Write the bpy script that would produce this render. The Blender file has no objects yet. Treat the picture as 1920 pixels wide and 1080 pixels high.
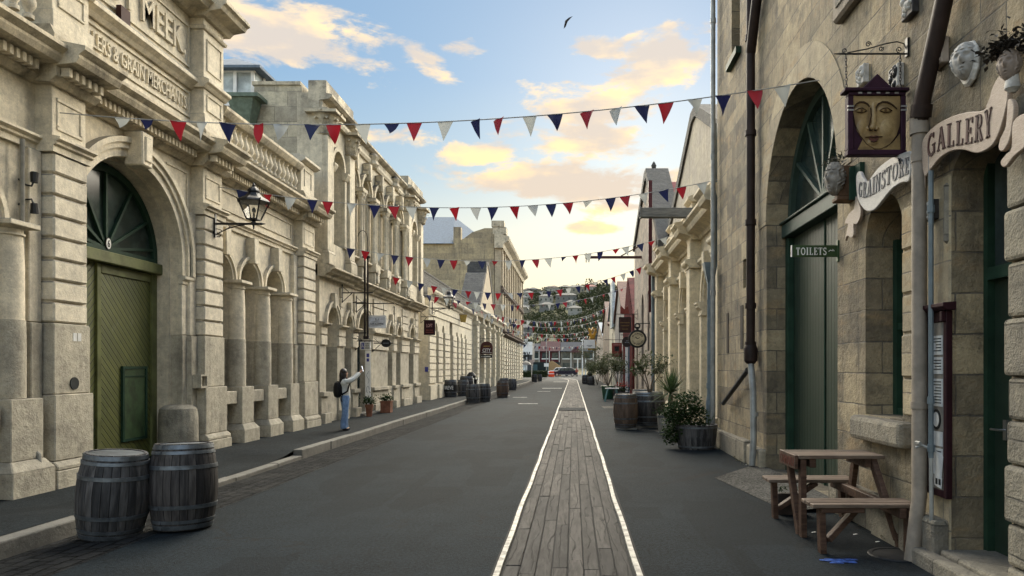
import bpy, bmesh, math, random
from mathutils import Vector, Matrix, noise as mnoise
R = math.radians
sc = bpy.context.scene
col = sc.collection
rnd = random.Random(7)
# ------------------------------------------------------------------ camera, sky, sun, exposure
F, CX, HY, H = 1350.0, 1075.0, 690.0, 1.65      # focal length in photo pixels, vanishing point, eye height
cam = bpy.data.cameras.new('camera')
cam.sensor_width = 36.0
cam.lens = 36.0 * F / 1920.0
cam.shift_x = -(CX - 960.0) / 1920.0
cam.shift_y = (HY - 540.0) / 1920.0
cam.clip_start = 0.05
cam.clip_end = 4000
co = bpy.data.objects.new('camera', cam)
col.objects.link(co)
co.location = (0, 0, H)
co.rotation_euler = (R(90), 0, 0)
sc.camera = co

SKY = 0.25                          # sky strength
SUN_EL, SUN_AZ = 20.0, 6.0          # the bright western sky down the street
world = bpy.data.worlds.new('World')
sc.world = world
world.use_nodes = True
sc.view_settings.view_transform = 'Standard'
sc.view_settings.look = 'None'
sc.view_settings.gamma = 1.0
sc.view_settings.exposure = 1.95
sun = bpy.data.lights.new('sun', 'SUN')
sun.energy = 5.0
sun.angle = R(100)
sun.color = (1.0, 0.90, 0.72)
so = bpy.data.objects.new('sun', sun)
col.objects.link(so)
so.location = (0, 40, 60)
so.rotation_euler = (R(90 - SUN_EL), 0, R(180 - SUN_AZ))   # light travels from +Y sky towards the camera

def build_world():
    nt = world.node_tree
    nt.nodes.clear()
    L = nt.links.new
    def N(t, **k):
        n = nt.nodes.new(t)
        for a, b in k.items():
            setattr(n, a, b)
        return n
    def M(op, a, b=None, c=None, clamp=False):
        n = N('ShaderNodeMath', operation=op, use_clamp=clamp)
        for i, v in enumerate((a, b, c)):
            if v is None: continue
            if isinstance(v, (int, float)): n.inputs[i].default_value = v
            else: L(v, n.inputs[i])
        return n.outputs[0]
    def mixc(f, a, b):
        n = N('ShaderNodeMix', data_type='RGBA')
        if isinstance(f, (int, float)): n.inputs[0].default_value = f
        else: L(f, n.inputs[0])
        for i, v in ((6, a), (7, b)):
            if isinstance(v, tuple): n.inputs[i].default_value = (*v, 1)
            else: L(v, n.inputs[i])
        return n.outputs[2]
    tc = N('ShaderNodeTexCoord')
    sep = N('ShaderNodeSeparateXYZ')
    L(tc.outputs['Generated'], sep.inputs[0])
    x, y, z = sep.outputs
    hl = M('SQRT', M('ADD', M('MULTIPLY', x, x), M('MULTIPLY', y, y)))
    hl = M('MAXIMUM', hl, 0.02)
    a = M('DIVIDE', x, hl)
    e = M('DIVIDE', z, hl)
    a = M('ARCTAN2', x, y)
    sky = N('ShaderNodeTexSky', sky_type='NISHITA')
    sky.sun_disc = False
    sky.sun_elevation = R(SUN_EL)
    sky.sun_rotation = R(SUN_AZ)
    # clear-sky colour by elevation
    ramp = N('ShaderNodeValToRGB')
    cr = ramp.color_ramp
    while len(cr.elements) < 6: cr.elements.new(0.5)
    stops = [(0.0, (1.06, 0.90, 0.56)), (0.10, (1.06, 0.95, 0.64)), (0.18, (0.88, 0.93, 0.80)),
             (0.27, (0.50, 0.72, 0.86)), (0.40, (0.33, 0.58, 0.86)), (0.70, (0.30, 0.50, 0.80))]
    for el, (p, c) in zip(cr.elements, stops):
        el.position = p; el.color = (*c, 1)
    # more gold toward the sunset azimuth
    az2 = M('MULTIPLY', M('SUBTRACT', a, 0.12), M('SUBTRACT', a, 0.12))
    gold = M('MULTIPLY', M('POWER', 2.718, M('MULTIPLY', az2, -3.0)), -0.035)
    L(M('ADD', e, M('ADD', gold, 0.03)), ramp.inputs[0])
    nis = N('ShaderNodeVectorMath', operation='SCALE')
    L(sky.outputs[0], nis.inputs[0]); nis.inputs[3].default_value = 0.075
    clear = mixc(0.25, ramp.outputs[0], nis.outputs[0])
    # clouds
    comb = N('ShaderNodeCombineXYZ')
    L(M('MULTIPLY', a, 1.0), comb.inputs[0]); L(M('MULTIPLY', e, 2.3), comb.inputs[1])
    def noise(scale, detail, rough, off=0.0, dist=0.0):
        n = N('ShaderNodeTexNoise', noise_dimensions='3D')
        mp = N('ShaderNodeMapping')
        mp.inputs['Location'].default_value = (off, off * .7, off * 1.3)
        L(comb.outputs[0], mp.inputs[0]); L(mp.outputs[0], n.inputs['Vector'])
        n.inputs['Scale'].default_value = scale
        n.inputs['Detail'].default_value = detail
        n.inputs['Roughness'].default_value = rough
        n.inputs['Distortion'].default_value = dist
        return n.outputs[0]
    n1 = noise(7.0, 9, 0.62, 3.1, 0.35)
    n2 = noise(26.0, 6, 0.6, 9.4, 0.2)
    blobs = [(500, 62, 210, 60, 1.15, .05), (620, 48, 150, 40, .8, .2), (790, 108, 62, 26, .9, .5), (885, 90, 72, 26, .8, .0),
             (1235, 120, 130, 66, 1., -.45), (1130, 95, 80, 30, .7, .2), (1150, 190, 150, 62, .95, -.25), (1120, 262, 150, 46, 1., 0.), (1080, 345, 210, 46, 1.1, .05),
             (900, 290, 90, 28, .75, -.1), (715, 252, 110, 24, .7, 0.), (1115, 428, 60, 12, .95, .06), (1240, 330, 90, 30, .75, 0.), (1150, 385, 110, 18, .7, 0.)]
    tot = None
    for (px, py, rx, ry, w, rot) in blobs:
        da = M('SUBTRACT', a, math.atan((px - CX) / F))
        hh = math.hypot(px - CX, F)
        de = M('SUBTRACT', e, (HY - py) / hh)
        c_, s_ = math.cos(rot), math.sin(rot)
        u = M('ADD', M('MULTIPLY', da, c_ / (rx / F)), M('MULTIPLY', de, -s_ / (rx / F)))
        v = M('ADD', M('MULTIPLY', da, s_ / (ry / F)), M('MULTIPLY', de, c_ / (ry / F)))
        d2 = M('ADD', M('MULTIPLY', u, u), M('MULTIPLY', v, v))
        g = M('MULTIPLY', M('POWER', 2.718, M('MULTIPLY', d2, -1.0)), w)
        tot = g if tot is None else M('MAXIMUM', tot, g)
    dens = M('ADD', M('MULTIPLY', tot, 0.62), M('ADD', M('MULTIPLY', M('SUBTRACT', n1, 0.5), 1.25), M('MULTIPLY', M('SUBTRACT', n2, 0.5), 0.5)))
    mask = N('ShaderNodeMapRange', interpolation_type='SMOOTHSTEP')
    L(dens, mask.inputs[0])
    mask.inputs[1].default_value = 0.24; mask.inputs[2].default_value = 0.46
    mk = mask.outputs[0]
    # lit gold tops, mauve-grey bellies
    shade = N('ShaderNodeMapRange', interpolation_type='SMOOTHSTEP')
    L(M('ADD', noise(9.0, 5, 0.55, 21.0), M('MULTIPLY', tot, 0.10)), shade.inputs[0])
    shade.inputs[1].default_value = 0.40; shade.inputs[2].default_value = 0.66
    cl_hi = mixc(M('MULTIPLY', e, 1.9, clamp=True), (1.55, 1.04, 0.44), (1.45, 1.10, 0.66))
    cl_lo = mixc(M('MULTIPLY', e, 1.9, clamp=True), (0.95, 0.73, 0.52), (0.86, 0.78, 0.70))
    cloud = mixc(shade.outputs[0], cl_hi, cl_lo)
    full = mixc(M('MULTIPLY', mk, 0.92), clear, cloud)
    bg = N('ShaderNodeBackground')
    # sky gain added overhead and behind the viewer to lift camera-facing surfaces
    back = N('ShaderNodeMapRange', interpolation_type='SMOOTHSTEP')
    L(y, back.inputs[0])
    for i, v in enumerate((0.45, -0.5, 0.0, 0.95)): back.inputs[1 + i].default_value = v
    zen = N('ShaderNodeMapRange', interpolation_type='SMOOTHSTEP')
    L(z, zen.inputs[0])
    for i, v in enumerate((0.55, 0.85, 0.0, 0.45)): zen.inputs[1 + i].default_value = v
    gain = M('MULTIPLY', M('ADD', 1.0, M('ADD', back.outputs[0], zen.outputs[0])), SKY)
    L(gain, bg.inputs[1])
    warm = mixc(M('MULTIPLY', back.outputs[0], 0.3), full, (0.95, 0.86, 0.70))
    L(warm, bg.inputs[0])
    out = N('ShaderNodeOutputWorld')
    L(bg.outputs[0], out.inputs[0])
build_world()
world.cycles.sampling_method = 'MANUAL'
world.cycles.sample_map_resolution = 512
sc.cycles.max_bounces = 6
sc.cycles.diffuse_bounces = 3
sc.cycles.caustics_reflective = False
sc.cycles.caustics_refractive = False
sc.cycles.use_denoising = True

# ------------------------------------------------------------------ survey helpers (photo pixel -> place on a known plane)
def yl(px, w): return F * w / (CX - px)            # distance along the street on the left plane X = -w
def yr(px, w): return F * w / (px - CX)            # same on the right plane X = +w
def zz(py, Y): return H + (HY - py) * Y / F
def xx(px, Y): return (px - CX) * Y / F

# ------------------------------------------------------------------ materials
def mat(name):
    m = bpy.data.materials.new(name)
    m.use_nodes = True
    nt = m.node_tree
    return m, nt, nt.nodes['Principled BSDF']

class G:                                           # tiny node-graph helper
    def __init__(s, name, rough=0.8, metal=0.0):
        s.m, s.nt, s.b = mat(name)
        s.b.inputs['Roughness'].default_value = rough
        s.b.inputs['Metallic'].default_value = metal
        s.L = s.nt.links.new
    def N(s, t, **k):
        n = s.nt.nodes.new(t)
        for a, b in k.items(): setattr(n, a, b)
        return n
    def put(s, v, sock):
        if isinstance(v, (int, float)): sock.default_value = v
        elif isinstance(v, tuple): sock.default_value = (*v, 1) if len(v) == 3 and sock.type == 'RGBA' else v
        else: s.L(v, sock)
    def M(s, op, a, b=None, c=None, clamp=False):
        n = s.N('ShaderNodeMath', operation=op, use_clamp=clamp)
        for i, v in enumerate((a, b, c)):
            if v is not None: s.put(v, n.inputs[i])
        return n.outputs[0]
    def mix(s, f, a, b, mode='MIX'):
        n = s.N('ShaderNodeMix', data_type='RGBA', blend_type=mode)
        s.put(f, n.inputs[0]); s.put(a, n.inputs[6]); s.put(b, n.inputs[7])
        return n.outputs[2]
    def pos(s): return s.N('ShaderNodeNewGeometry').outputs['Position']
    def obj(s): return s.N('ShaderNodeTexCoord').outputs['Object']
    def nrm(s): return s.N('ShaderNodeNewGeometry').outputs['Normal']
    def xyz(s, v):
        n = s.N('ShaderNodeSeparateXYZ'); s.L(v, n.inputs[0]); return n.outputs
    def vec(s, x, y, z):
        n = s.N('ShaderNodeCombineXYZ')
        for i, v in enumerate((x, y, z)): s.put(v, n.inputs[i])
        return n.outputs[0]
    def noise(s, v, scale, detail=5, rough=.55, sx=1, sy=1, sz=1, dist=0):
        mp = s.N('ShaderNodeMapping'); mp.inputs['Scale'].default_value = (sx, sy, sz)
        s.L(v, mp.inputs[0])
        n = s.N('ShaderNodeTexNoise')
        s.L(mp.outputs[0], n.inputs['Vector'])
        n.inputs['Scale'].default_value = scale; n.inputs['Detail'].default_value = detail
        n.inputs['Roughness'].default_value = rough; n.inputs['Distortion'].default_value = dist
        return n.outputs[0]
    def rng(s, v, a, b, c=0., d=1.):
        n = s.N('ShaderNodeMapRange', interpolation_type='SMOOTHSTEP')
        s.put(v, n.inputs[0])
        for i, q in enumerate((a, b, c, d)): n.inputs[1 + i].default_value = q
        return n.outputs[0]
    def bump(s, h, strength=.3, dist=.02):
        n = s.N('ShaderNodeBump'); n.inputs['Strength'].default_value = strength
        n.inputs['Distance'].default_value = dist
        s.L(h, n.inputs['Height']); s.L(n.outputs[0], s.b.inputs['Normal'])
    def base(s, c): s.put(c, s.b.inputs['Base Color'])
    def rand(s): return s.N('ShaderNodeNewGeometry').outputs['Random Per Island']

def plain(name, c, rough=.6, metal=0., var=.25, scale=6., bump=.0):
    g = G(name, rough, metal)
    if metal == 0 and rough >= .5: g.b.inputs['Specular IOR Level'].default_value = .2
    n = g.noise(g.obj(), scale, 6, .6)
    k = g.rng(n, .3, .7, 1 - var, 1 + var)
    v = g.N('ShaderNodeVectorMath', operation='SCALE')
    v.inputs[0].default_value = c; g.L(k, v.inputs[3])
    g.base(v.outputs[0])
    if bump: g.bump(g.noise(g.obj(), scale * 5, 4), bump, .01)
    return g.m

def stone(name, c1, c2, stain=(.10, .09, .075), stain_amt=.5, ledge=.7, blocks=None, joint=(.2, .18, .14), bump=.35, top=None, blockvar=.25, streak=.5, warm=None):
    """Weathered limestone: tint patches, rain streaks, lichen on ledges, optional ashlar blocks (w, h, row offset z)."""
    g = G(name, .88)
    p = g.pos()
    x, y, z = g.xyz(p)
    nbig = g.noise(p, .55, 5, .6)
    c = g.mix(g.rng(nbig, .35, .68), c1, c2)
    h = g.noise(p, 18, 6, .6)
    fine = g.noise(p, 60, 3, .6)
    jm = None
    if blocks:
        bw, bh, oz = blocks
        wob = g.M('MULTIPLY', g.M('SUBTRACT', g.noise(p, 3.0, 3), .5), .025)
        u = g.M('ADD', g.M('ADD', x, y), wob)
        bt = g.N('ShaderNodeTexBrick')
        g.L(g.vec(u, g.M('ADD', g.M('ADD', z, oz), wob), 0.), bt.inputs['Vector'])
        bt.offset_frequency = 2; bt.squash = 1.0; bt.offset = .42
        for k_, v_ in (('Scale', 1.), ('Mortar Size', .008), ('Mortar Smooth', .35), ('Bias', 0.), ('Brick Width', bw), ('Row Height', bh)):
            bt.inputs[k_].default_value = v_
        lo, hi = 1 - blockvar, 1 + blockvar * .6
        bt.inputs['Color1'].default_value = (lo, lo, lo * 1.03, 1)
        bt.inputs['Color2'].default_value = (hi, hi * .99, hi * .95, 1)
        bt.inputs['Mortar'].default_value = (.9, .9, .9, 1)
        c = g.mix(1.0, c, bt.outputs['Color'], 'MULTIPLY')
        if warm:
            wn = g.rng(g.noise(p, 1.7, 4, .65, 1, 1, 2.2), .52, .68)
            c = g.mix(g.M('MULTIPLY', wn, .75), c, warm)
        jm = bt.outputs['Fac']
        jn = g.rng(g.noise(p, 5, 4), .3, .6, .35, 1.)
        c = g.mix(g.M('MULTIPLY', jm, jn), c, joint)
    # rain streaks
    st = g.rng(g.noise(p, 1.0, 7, .68, 3.0, 3.0, .28), .49, .68)
    blot = g.rng(g.noise(p, 2.2, 8, .7), .48, .66)
    s_ = g.M('MULTIPLY', g.M('ADD', g.M('MULTIPLY', st, streak), g.M('MULTIPLY', blot, 1 - streak)), stain_amt)
    if top:
        za, zb = top
        tz = g.M('MULTIPLY', g.rng(z, za, zb), g.rng(g.noise(p, 1.6, 8, .7), .36, .60))
        s_ = g.M('MAXIMUM', s_, g.M('MULTIPLY', tz, .85))
    nx, ny, nz = g.xyz(g.nrm())
    led = g.M('MULTIPLY', g.rng(nz, .25, .75), g.rng(g.noise(p, 3.0, 7, .7), .25, .5))
    s_ = g.M('MAXIMUM', s_, g.M('MULTIPLY', led, ledge), clamp=True)
    c = g.mix(s_, c, stain)
    mott = g.noise(p, 5.5, 8, .78)
    vv = g.N('ShaderNodeVectorMath', operation='SCALE'); g.L(c, vv.inputs[0]); g.L(g.rng(mott, .30, .70, .74, 1.18), vv.inputs[3]); c = vv.outputs[0]
    pit = g.M('MULTIPLY', g.rng(g.noise(p, 26, 4, .7), .60, .70), .45)
    c = g.mix(pit, c, stain)
    c = g.mix(g.M('MULTIPLY', g.rng(fine, .35, .65), .12), c, (.10, .09, .075))
    g.base(c)
    hh = g.M('ADD', g.M('MULTIPLY', h, .8), g.M('MULTIPLY', fine, .35))
    if jm is not None: hh = g.M('SUBTRACT', hh, g.M('MULTIPLY', jm, 1.6))
    g.bump(hh, bump, .03)
    return g.m

CREAM = stone('cream limestone', (.77, .685, .52), (.67, .60, .465), (.21, .20, .175), .42, .9, bump=.35, streak=.6)
CREAMB = stone('cream limestone blocks', (.74, .665, .52), (.62, .56, .44), (.23, .212, .18), .42, .9, bump=.4)
LEDGE = stone('weathered cornice stone', (.68, .59, .425), (.52, .46, .34), (.05, .046, .04), .85, 1.0, bump=.4)
GREYLOW = stone('grey cement dado', (.50, .455, .355), (.40, .365, .29), (.13, .12, .10), .65, .5, bump=.55, streak=.5)
AGED = stone('aged limestone', (.70, .62, .46), (.58, .515, .385), (.14, .128, .108), .5, .9, bump=.3, top=(8.2, 9.3), streak=.7)
AGEDB = stone('aged ashlar wall', (.58, .52, .385), (.48, .43, .325), (.13, .12, .11), .55, .9, blocks=(.85, .42, 0.), bump=.4, blockvar=.35)
LOWCREAM = stone('painted limestone', (.72, .65, .49), (.62, .56, .43), (.22, .2, .17), .35, .9, bump=.2)
TAN = stone('tan ashlar gable', (.44, .36, .22), (.36, .30, .195), (.09, .08, .07), .7, .5, blocks=(1.2, .5, 0.), bump=.3, streak=.75)
TANF = stone('tan facade stone', (.46, .38, .26), (.38, .32, .22), (.12, .10, .085), .5, .6, bump=.3)
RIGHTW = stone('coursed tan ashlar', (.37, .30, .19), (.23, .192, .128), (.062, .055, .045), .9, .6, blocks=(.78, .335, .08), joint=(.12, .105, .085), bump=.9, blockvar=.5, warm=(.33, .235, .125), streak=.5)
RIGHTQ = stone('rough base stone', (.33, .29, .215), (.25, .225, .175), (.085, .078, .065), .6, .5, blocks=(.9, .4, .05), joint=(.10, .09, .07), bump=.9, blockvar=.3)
RCREAM = stone('clean cream limestone', (.72, .61, .41), (.63, .54, .38), (.25, .21, .16), .3, .75, bump=.15)
RUBBLE = stone('dark lichened stone', (.085, .082, .075), (.055, .053, .049), (.19, .185, .17), .3, .0, blocks=(.35, .18, 0.), joint=(.05, .05, .045), bump=.8)
PINKST = stone('pinkish rubble stone', (.33, .26, .20), (.27, .23, .18), (.10, .09, .08), .6, .5, blocks=(.6, .3, .1), bump=.5)
SHED = stone('rendered shed wall', (.30, .27, .24), (.24, .22, .2), (.12, .1, .09), .6, .4, bump=.3)
KERB = stone('kerb stone', (.17, .162, .142), (.125, .12, .106), (.12, .115, .10), .4, .35, bump=.4)

def asphalt(name, c, spk=.5):
    g = G(name, .9)
    p = g.pos()
    big = g.noise(p, .35, 5, .6)
    mid = g.noise(p, 2.4, 6, .65)
    fine = g.noise(p, 110, 2, .7)
    f2 = g.noise(p, 38, 4, .7)
    grit = g.noise(p, 30, 4, .85)
    k = g.M('ADD', g.rng(big, .3, .7, .70, 1.2), g.M('ADD', g.rng(mid, .35, .65, -.16, .16), g.M('ADD', g.rng(grit, .36, .64, -.6, .8), g.rng(fine, .45, .68, -.18, spk))))
    v = g.N('ShaderNodeVectorMath', operation='SCALE'); v.inputs[0].default_value = c
    g.L(k, v.inputs[3])
    lane = g.noise(p, .8, 4, .6, 1, .08, 1)
    c2 = g.mix(g.M('MULTIPLY', g.rng(lane, .45, .65), .35), v.outputs[0], tuple(q * 1.55 for q in c))
    vo = g.N('ShaderNodeTexVoronoi', feature='DISTANCE_TO_EDGE'); mp = g.N('ShaderNodeMapping'); mp.inputs['Scale'].default_value = (.5, .22, .5)
    wv = g.N('ShaderNodeVectorMath', operation='ADD'); g.L(p, wv.inputs[0])
    wn = g.M('MULTIPLY', g.noise(p, 1.6, 5, .65), 1.6); g.L(g.vec(wn, wn, 0.), wv.inputs[1])
    g.L(wv.outputs[0], mp.inputs[0]); g.L(mp.outputs[0], vo.inputs['Vector']); vo.inputs['Scale'].default_value = 1.0
    ck = g.M('MULTIPLY', g.rng(vo.outputs['Distance'], .016, .004), g.rng(g.noise(p, .5, 3), .48, .6))
    c2 = g.mix(g.M('MULTIPLY', ck, .8), c2, (.010, .010, .010))
    pt = g.N('ShaderNodeTexVoronoi', feature='F1', distance='CHEBYCHEV'); mp2 = g.N('ShaderNodeMapping'); mp2.inputs['Scale'].default_value = (.32, .12, .3)
    g.L(p, mp2.inputs[0]); g.L(mp2.outputs[0], pt.inputs['Vector'])
    pc = g.xyz(pt.outputs['Color'])[0]
    c2 = g.mix(g.M('MULTIPLY', g.rng(pc, .72, .74), .5), c2, tuple(q * .55 for q in c))
    stn = g.rng(g.noise(p, 1.1, 6, .7), .56, .72)
    c2 = g.mix(g.M('MULTIPLY', stn, .45), c2, tuple(q * .5 for q in c))
    g.base(c2); g.b.inputs['Specular IOR Level'].default_value = .12
    g.bump(g.M('ADD', g.M('MULTIPLY', fine, .8), f2), .55, .012)
    return g.m
ASPH = asphalt('asphalt', (.0072, .0112, .0142), 1.1)
PAVE = asphalt('footpath asphalt', (.0098, .0134, .0158), .9)
CONC = asphalt('old concrete', (.070, .067, .060), .3)

def setts():
    g = G('stone setts', .95); g.b.inputs['Specular IOR Level'].default_value = .1
    p = g.pos(); x, y, z = g.xyz(p)
    bt = g.N('ShaderNodeTexBrick')
    w = g.M('MULTIPLY', g.M('SUBTRACT', g.noise(p, 4, 3), .5), .08)
    g.L(g.vec(g.M('ADD', y, w), g.M('ADD', x, w), 0.), bt.inputs['Vector'])
    for k_, v_ in (('Scale', 1.), ('Mortar Size', .014), ('Mortar Smooth', .6), ('Bias', 0.), ('Brick Width', .27), ('Row Height', .15)):
        bt.inputs[k_].default_value = v_
    bt.inputs['Color1'].default_value = (.021, .022, .023, 1); bt.inputs['Color2'].default_value = (.009, .010, .011, 1)
    bt.inputs['Mortar'].default_value = (.004, .004, .004, 1)
    g.base(g.mix(g.rng(g.noise(p, 1.3, 6, .7), .45, .7, 0, .5), bt.outputs['Color'], (.05, .05, .047)))
    g.bump(g.M('SUBTRACT', g.M('MULTIPLY', g.noise(p, 14, 5), .8), g.M('MULTIPLY', bt.outputs['Fac'], 1.5)), .9, .05)
    return g.m
SETTS = setts()

def wood(name, c1, c2, ax='y', scale=3., rough=.7, crack=.0, per=True):
    g = G(name, rough); g.b.inputs['Specular IOR Level'].default_value = .2
    p = g.obj()
    st = {'x': (.12, 1, 1), 'y': (1, .12, 1), 'z': (1, 1, .12)}[ax]
    if per:
        o = g.N('ShaderNodeVectorMath', operation='ADD'); g.L(p, o.inputs[0])
        rr = g.M('MULTIPLY', g.rand(), 37.)
        g.L(g.vec(rr, rr, rr), o.inputs[1]); p = o.outputs[0]
    n = g.noise(p, scale * 4, 7, .65, *st, dist=.6)
    n2 = g.noise(p, scale * 16, 4, .6, *st)
    c = g.mix(g.rng(n, .32, .68), c1, c2)
    if per: c = g.mix(1., c, g.mix(g.rand(), (.60, .61, .62), (1.25, 1.22, 1.18)), 'MULTIPLY')
    c = g.mix(g.M('MULTIPLY', g.rng(n2, .42, .66), .45), c, tuple(q * .35 for q in c1))
    h = g.M('ADD', n, g.M('MULTIPLY', n2, .5))
    if crack:
        wv = g.N('ShaderNodeTexWave', wave_type='BANDS', bands_direction='X' if ax == 'y' else 'Z', wave_profile='SAW')
        mp = g.N('ShaderNodeMapping'); mp.inputs['Scale'].default_value = (1, .16, 1) if ax == 'y' else (1, 1, .16)
        g.L(p, mp.inputs[0]); g.L(mp.outputs[0], wv.inputs[0])
        wv.inputs['Scale'].default_value = 3.2; wv.inputs['Distortion'].default_value = 9.
        wv.inputs['Detail'].default_value = 3.; wv.inputs['Detail Scale'].default_value = 1.6
        ck = g.M('MULTIPLY', g.rng(wv.outputs['Fac'], .86, .97), g.rng(g.noise(p, 2.2, 4, .6, 1, .5, 1), .40, .54))
        c = g.mix(g.M('MULTIPLY', ck, crack), c, (.018, .017, .016))
        h = g.M('SUBTRACT', h, g.M('MULTIPLY', ck, 2.))
    g.base(c)
    g.bump(h, .45, .012)
    return g.m
BOARD = wood('grey weathered planks', (.040, .037, .034), (.084, .078, .072), 'y', 1.6, .85, crack=.95)
STAVE = wood('grey barrel staves', (.024, .025, .028), (.115, .113, .116), 'z', 2.2, .65)
STAVEB = wood('dark barrel staves', (.018, .017, .019), (.085, .079, .077), 'z', 2.2, .6)
STAVEBR = wood('brown barrel staves', (.07, .048, .036), (.13, .095, .075), 'z', 2.2, .65)
TABLEW = wood('stained picnic timber', (.046, .026, .018), (.092, .056, .040), 'x', 2.5, .6)
TABLET = wood('worn picnic planks', (.095, .068, .052), (.165, .128, .10), 'x', 2.5, .7)
BEAMW = wood('grey hoist timber', (.12, .125, .12), (.20, .20, .19), 'x', 2., .7)

def planked(name, c, dirx, freq, c2=None):
    """Painted boards with grooves. dirx = weights of (y, z) in the plank coordinate."""
    g = G(name, .5)
    p = g.pos(); x, y, z = g.xyz(p)
    u = g.M('MULTIPLY', g.M('ADD', g.M('MULTIPLY', y, dirx[0]), g.M('MULTIPLY', z, dirx[1])), freq)
    fr = g.M('FRACT', u)
    gr = g.M('SUBTRACT', 1., g.M('MULTIPLY', g.rng(fr, .02, .12), g.rng(fr, .98, .90)))
    cell = g.N('ShaderNodeTexWhiteNoise', noise_dimensions='1D'); g.L(g.M('FLOOR', u), cell.inputs['W'])
    k = g.M('ADD', g.M('MULTIPLY', cell.outputs[0], .25), .86)
    v = g.N('ShaderNodeVectorMath', operation='SCALE'); v.inputs[0].default_value = c; g.L(k, v.inputs[3])
    cc = v.outputs[0]
    cc = g.mix(g.rng(g.noise(p, 1.4, 7, .7), .4, .7, 0, .8), cc, c2 or tuple(q * .6 for q in c))
    scr = g.M('MULTIPLY', g.rng(g.noise(p, 9, 6, .7, 1, 1, .3), .60, .70), .25)
    cc = g.mix(scr, cc, (.22, .22, .18))
    cc = g.mix(gr, cc, (.012, .014, .008))
    g.base(cc)
    g.bump(g.M('SUBTRACT', g.M('MULTIPLY', g.noise(p, 30, 4), .15), gr), .6, .02)
    return g.m
OLIVE_R = planked('olive diagonal boards', (.105, .115, .030), (.707, .707), 11.5, (.055, .07, .02))
OLIVE_L = planked('olive mirrored boards', (.105, .115, .030), (-.707, .707), 11.5, (.055, .07, .02))
GREENV = planked('dark green boards', (.024, .042, .026), (1., 0.), 8., (.026, .045, .028))
OLIVE = plain('olive door paint', (.115, .125, .05), .5, 0, .3, 3, .15)
DKGREEN = plain('dark green paint', (.016, .042, .026), .6, 0, .3, 3, .1)
TRIMGREEN = plain('pale green trim', (.045, .072, .058), .5, 0, .2, 3, .1)
WICKET = plain('wicket green paint', (.028, .055, .022), .45, 0, .5, 5, .2)
BLUEBLACK = plain('blue black joinery', (.012, .018, .026), .35, 0, .2)

def glass(name, c, rough=.08):
    g = G(name, rough)
    n = g.noise(g.pos(), 1.6, 5, .6)
    g.base(g.mix(g.rng(n, .35, .7), c, tuple(q * 2.2 + .01 for q in c)))
    g.b.inputs['Specular IOR Level'].default_value = .3
    return g.m
GLASS = glass('dusty dark glass', (.030, .040, .038))
GLASSG = glass('green tinted glass', (.017, .028, .024), .15)
PALEGLASS = glass('pale glass', (.30, .33, .33), .1)
BLACK = plain('black ironwork', (.012, .012, .013), .45, .3, .2)
IRON = plain('dark brown pipe paint', (.026, .016, .013), .55, 0, .35, 4, .1)
ZINC = plain('grey pipe paint', (.26, .265, .25), .45, .2, .25, 4, .1)
BLUEPIPE = plain('blue grey pipe paint', (.115, .15, .17), .45, .1, .25, 4, .1)
BEIGEPIPE = plain('beige pipe paint', (.24, .205, .165), .55, 0, .25, 4, .1)
HOOP = plain('galvanised hoop', (.105, .12, .135), .42, .55, .4, 8, .2)
HOOPD = plain('dark steel hoop', (.09, .10, .11), .42, .55, .4, 8, .2)
RAIL = plain('worn steel rail', (.25, .235, .205), .6, .1, .65, 9, .3)
WHITE = plain('white paint', (.78, .77, .74), .5, 0, .08)
OFFWHITE = plain('off white lettering', (.70, .70, .64), .5, 0, .08)
GLYPH = plain('black lettering', (.02, .02, .02), .5, 0, .1)
MAROON = plain('maroon paint', (.022, .005, .008), .6, 0, .25)
PURPLE = plain('plum frame paint', (.030, .010, .022), .65, 0, .3, 8, .1)
REDSIGN = plain('dull red sign', (.20, .045, .035), .5, 0, .25)
REDSHED = plain('red corrugated iron', (.12, .024, .023), .7, 0, .3, 2)
PINKROOF = plain('faded red roofing', (.24, .06, .065), .75, 0, .2)
SLATE = plain('blue grey roofing', (.13, .165, .205), .75, 0, .15)
TERRA = plain('terracotta', (.21, .095, .06), .8, 0, .25)
LEAD = plain('white stucco cast', (.50, .48, .44), .7, 0, .3, 14, .3)
SIGNGREEN = plain('green sign paint', (.022, .055, .016), .4, 0, .15)
BLUESIGN = plain('blue sign paint', (.03, .04, .25), .4, 0, .1)
BLUEMARK = plain('blue spray paint', (.035, .085, .30), .9, 0, .7, 26)
YELLOW = plain('yellow enamel', (.40, .20, .015), .4, 0, .35, 3)
GOLD = plain('mustard cloth', (.42, .29, .08), .7, 0, .25, 12)
PAPER = plain('paper', (.62, .62, .60), .7, 0, .1)
FLAGS = []
for nm, c in (('white flag', (.34, .36, .355)), ('navy flag', (.006, .009, .046)), ('red flag', (.20, .006, .013))):
    g = G(nm, .6)
    g.base(c)
    tr = g.N('ShaderNodeBsdfTranslucent'); tr.inputs[0].default_value = (*c, 1)
    mx = g.N('ShaderNodeMixShader'); mx.inputs[0].default_value = .35
    g.L(g.b.outputs[0], mx.inputs[1]); g.L(tr.outputs[0], mx.inputs[2])
    g.L(mx.outputs[0], g.nt.nodes['Material Output'].inputs[0])
    FLAGS.append(g.m)

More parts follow.
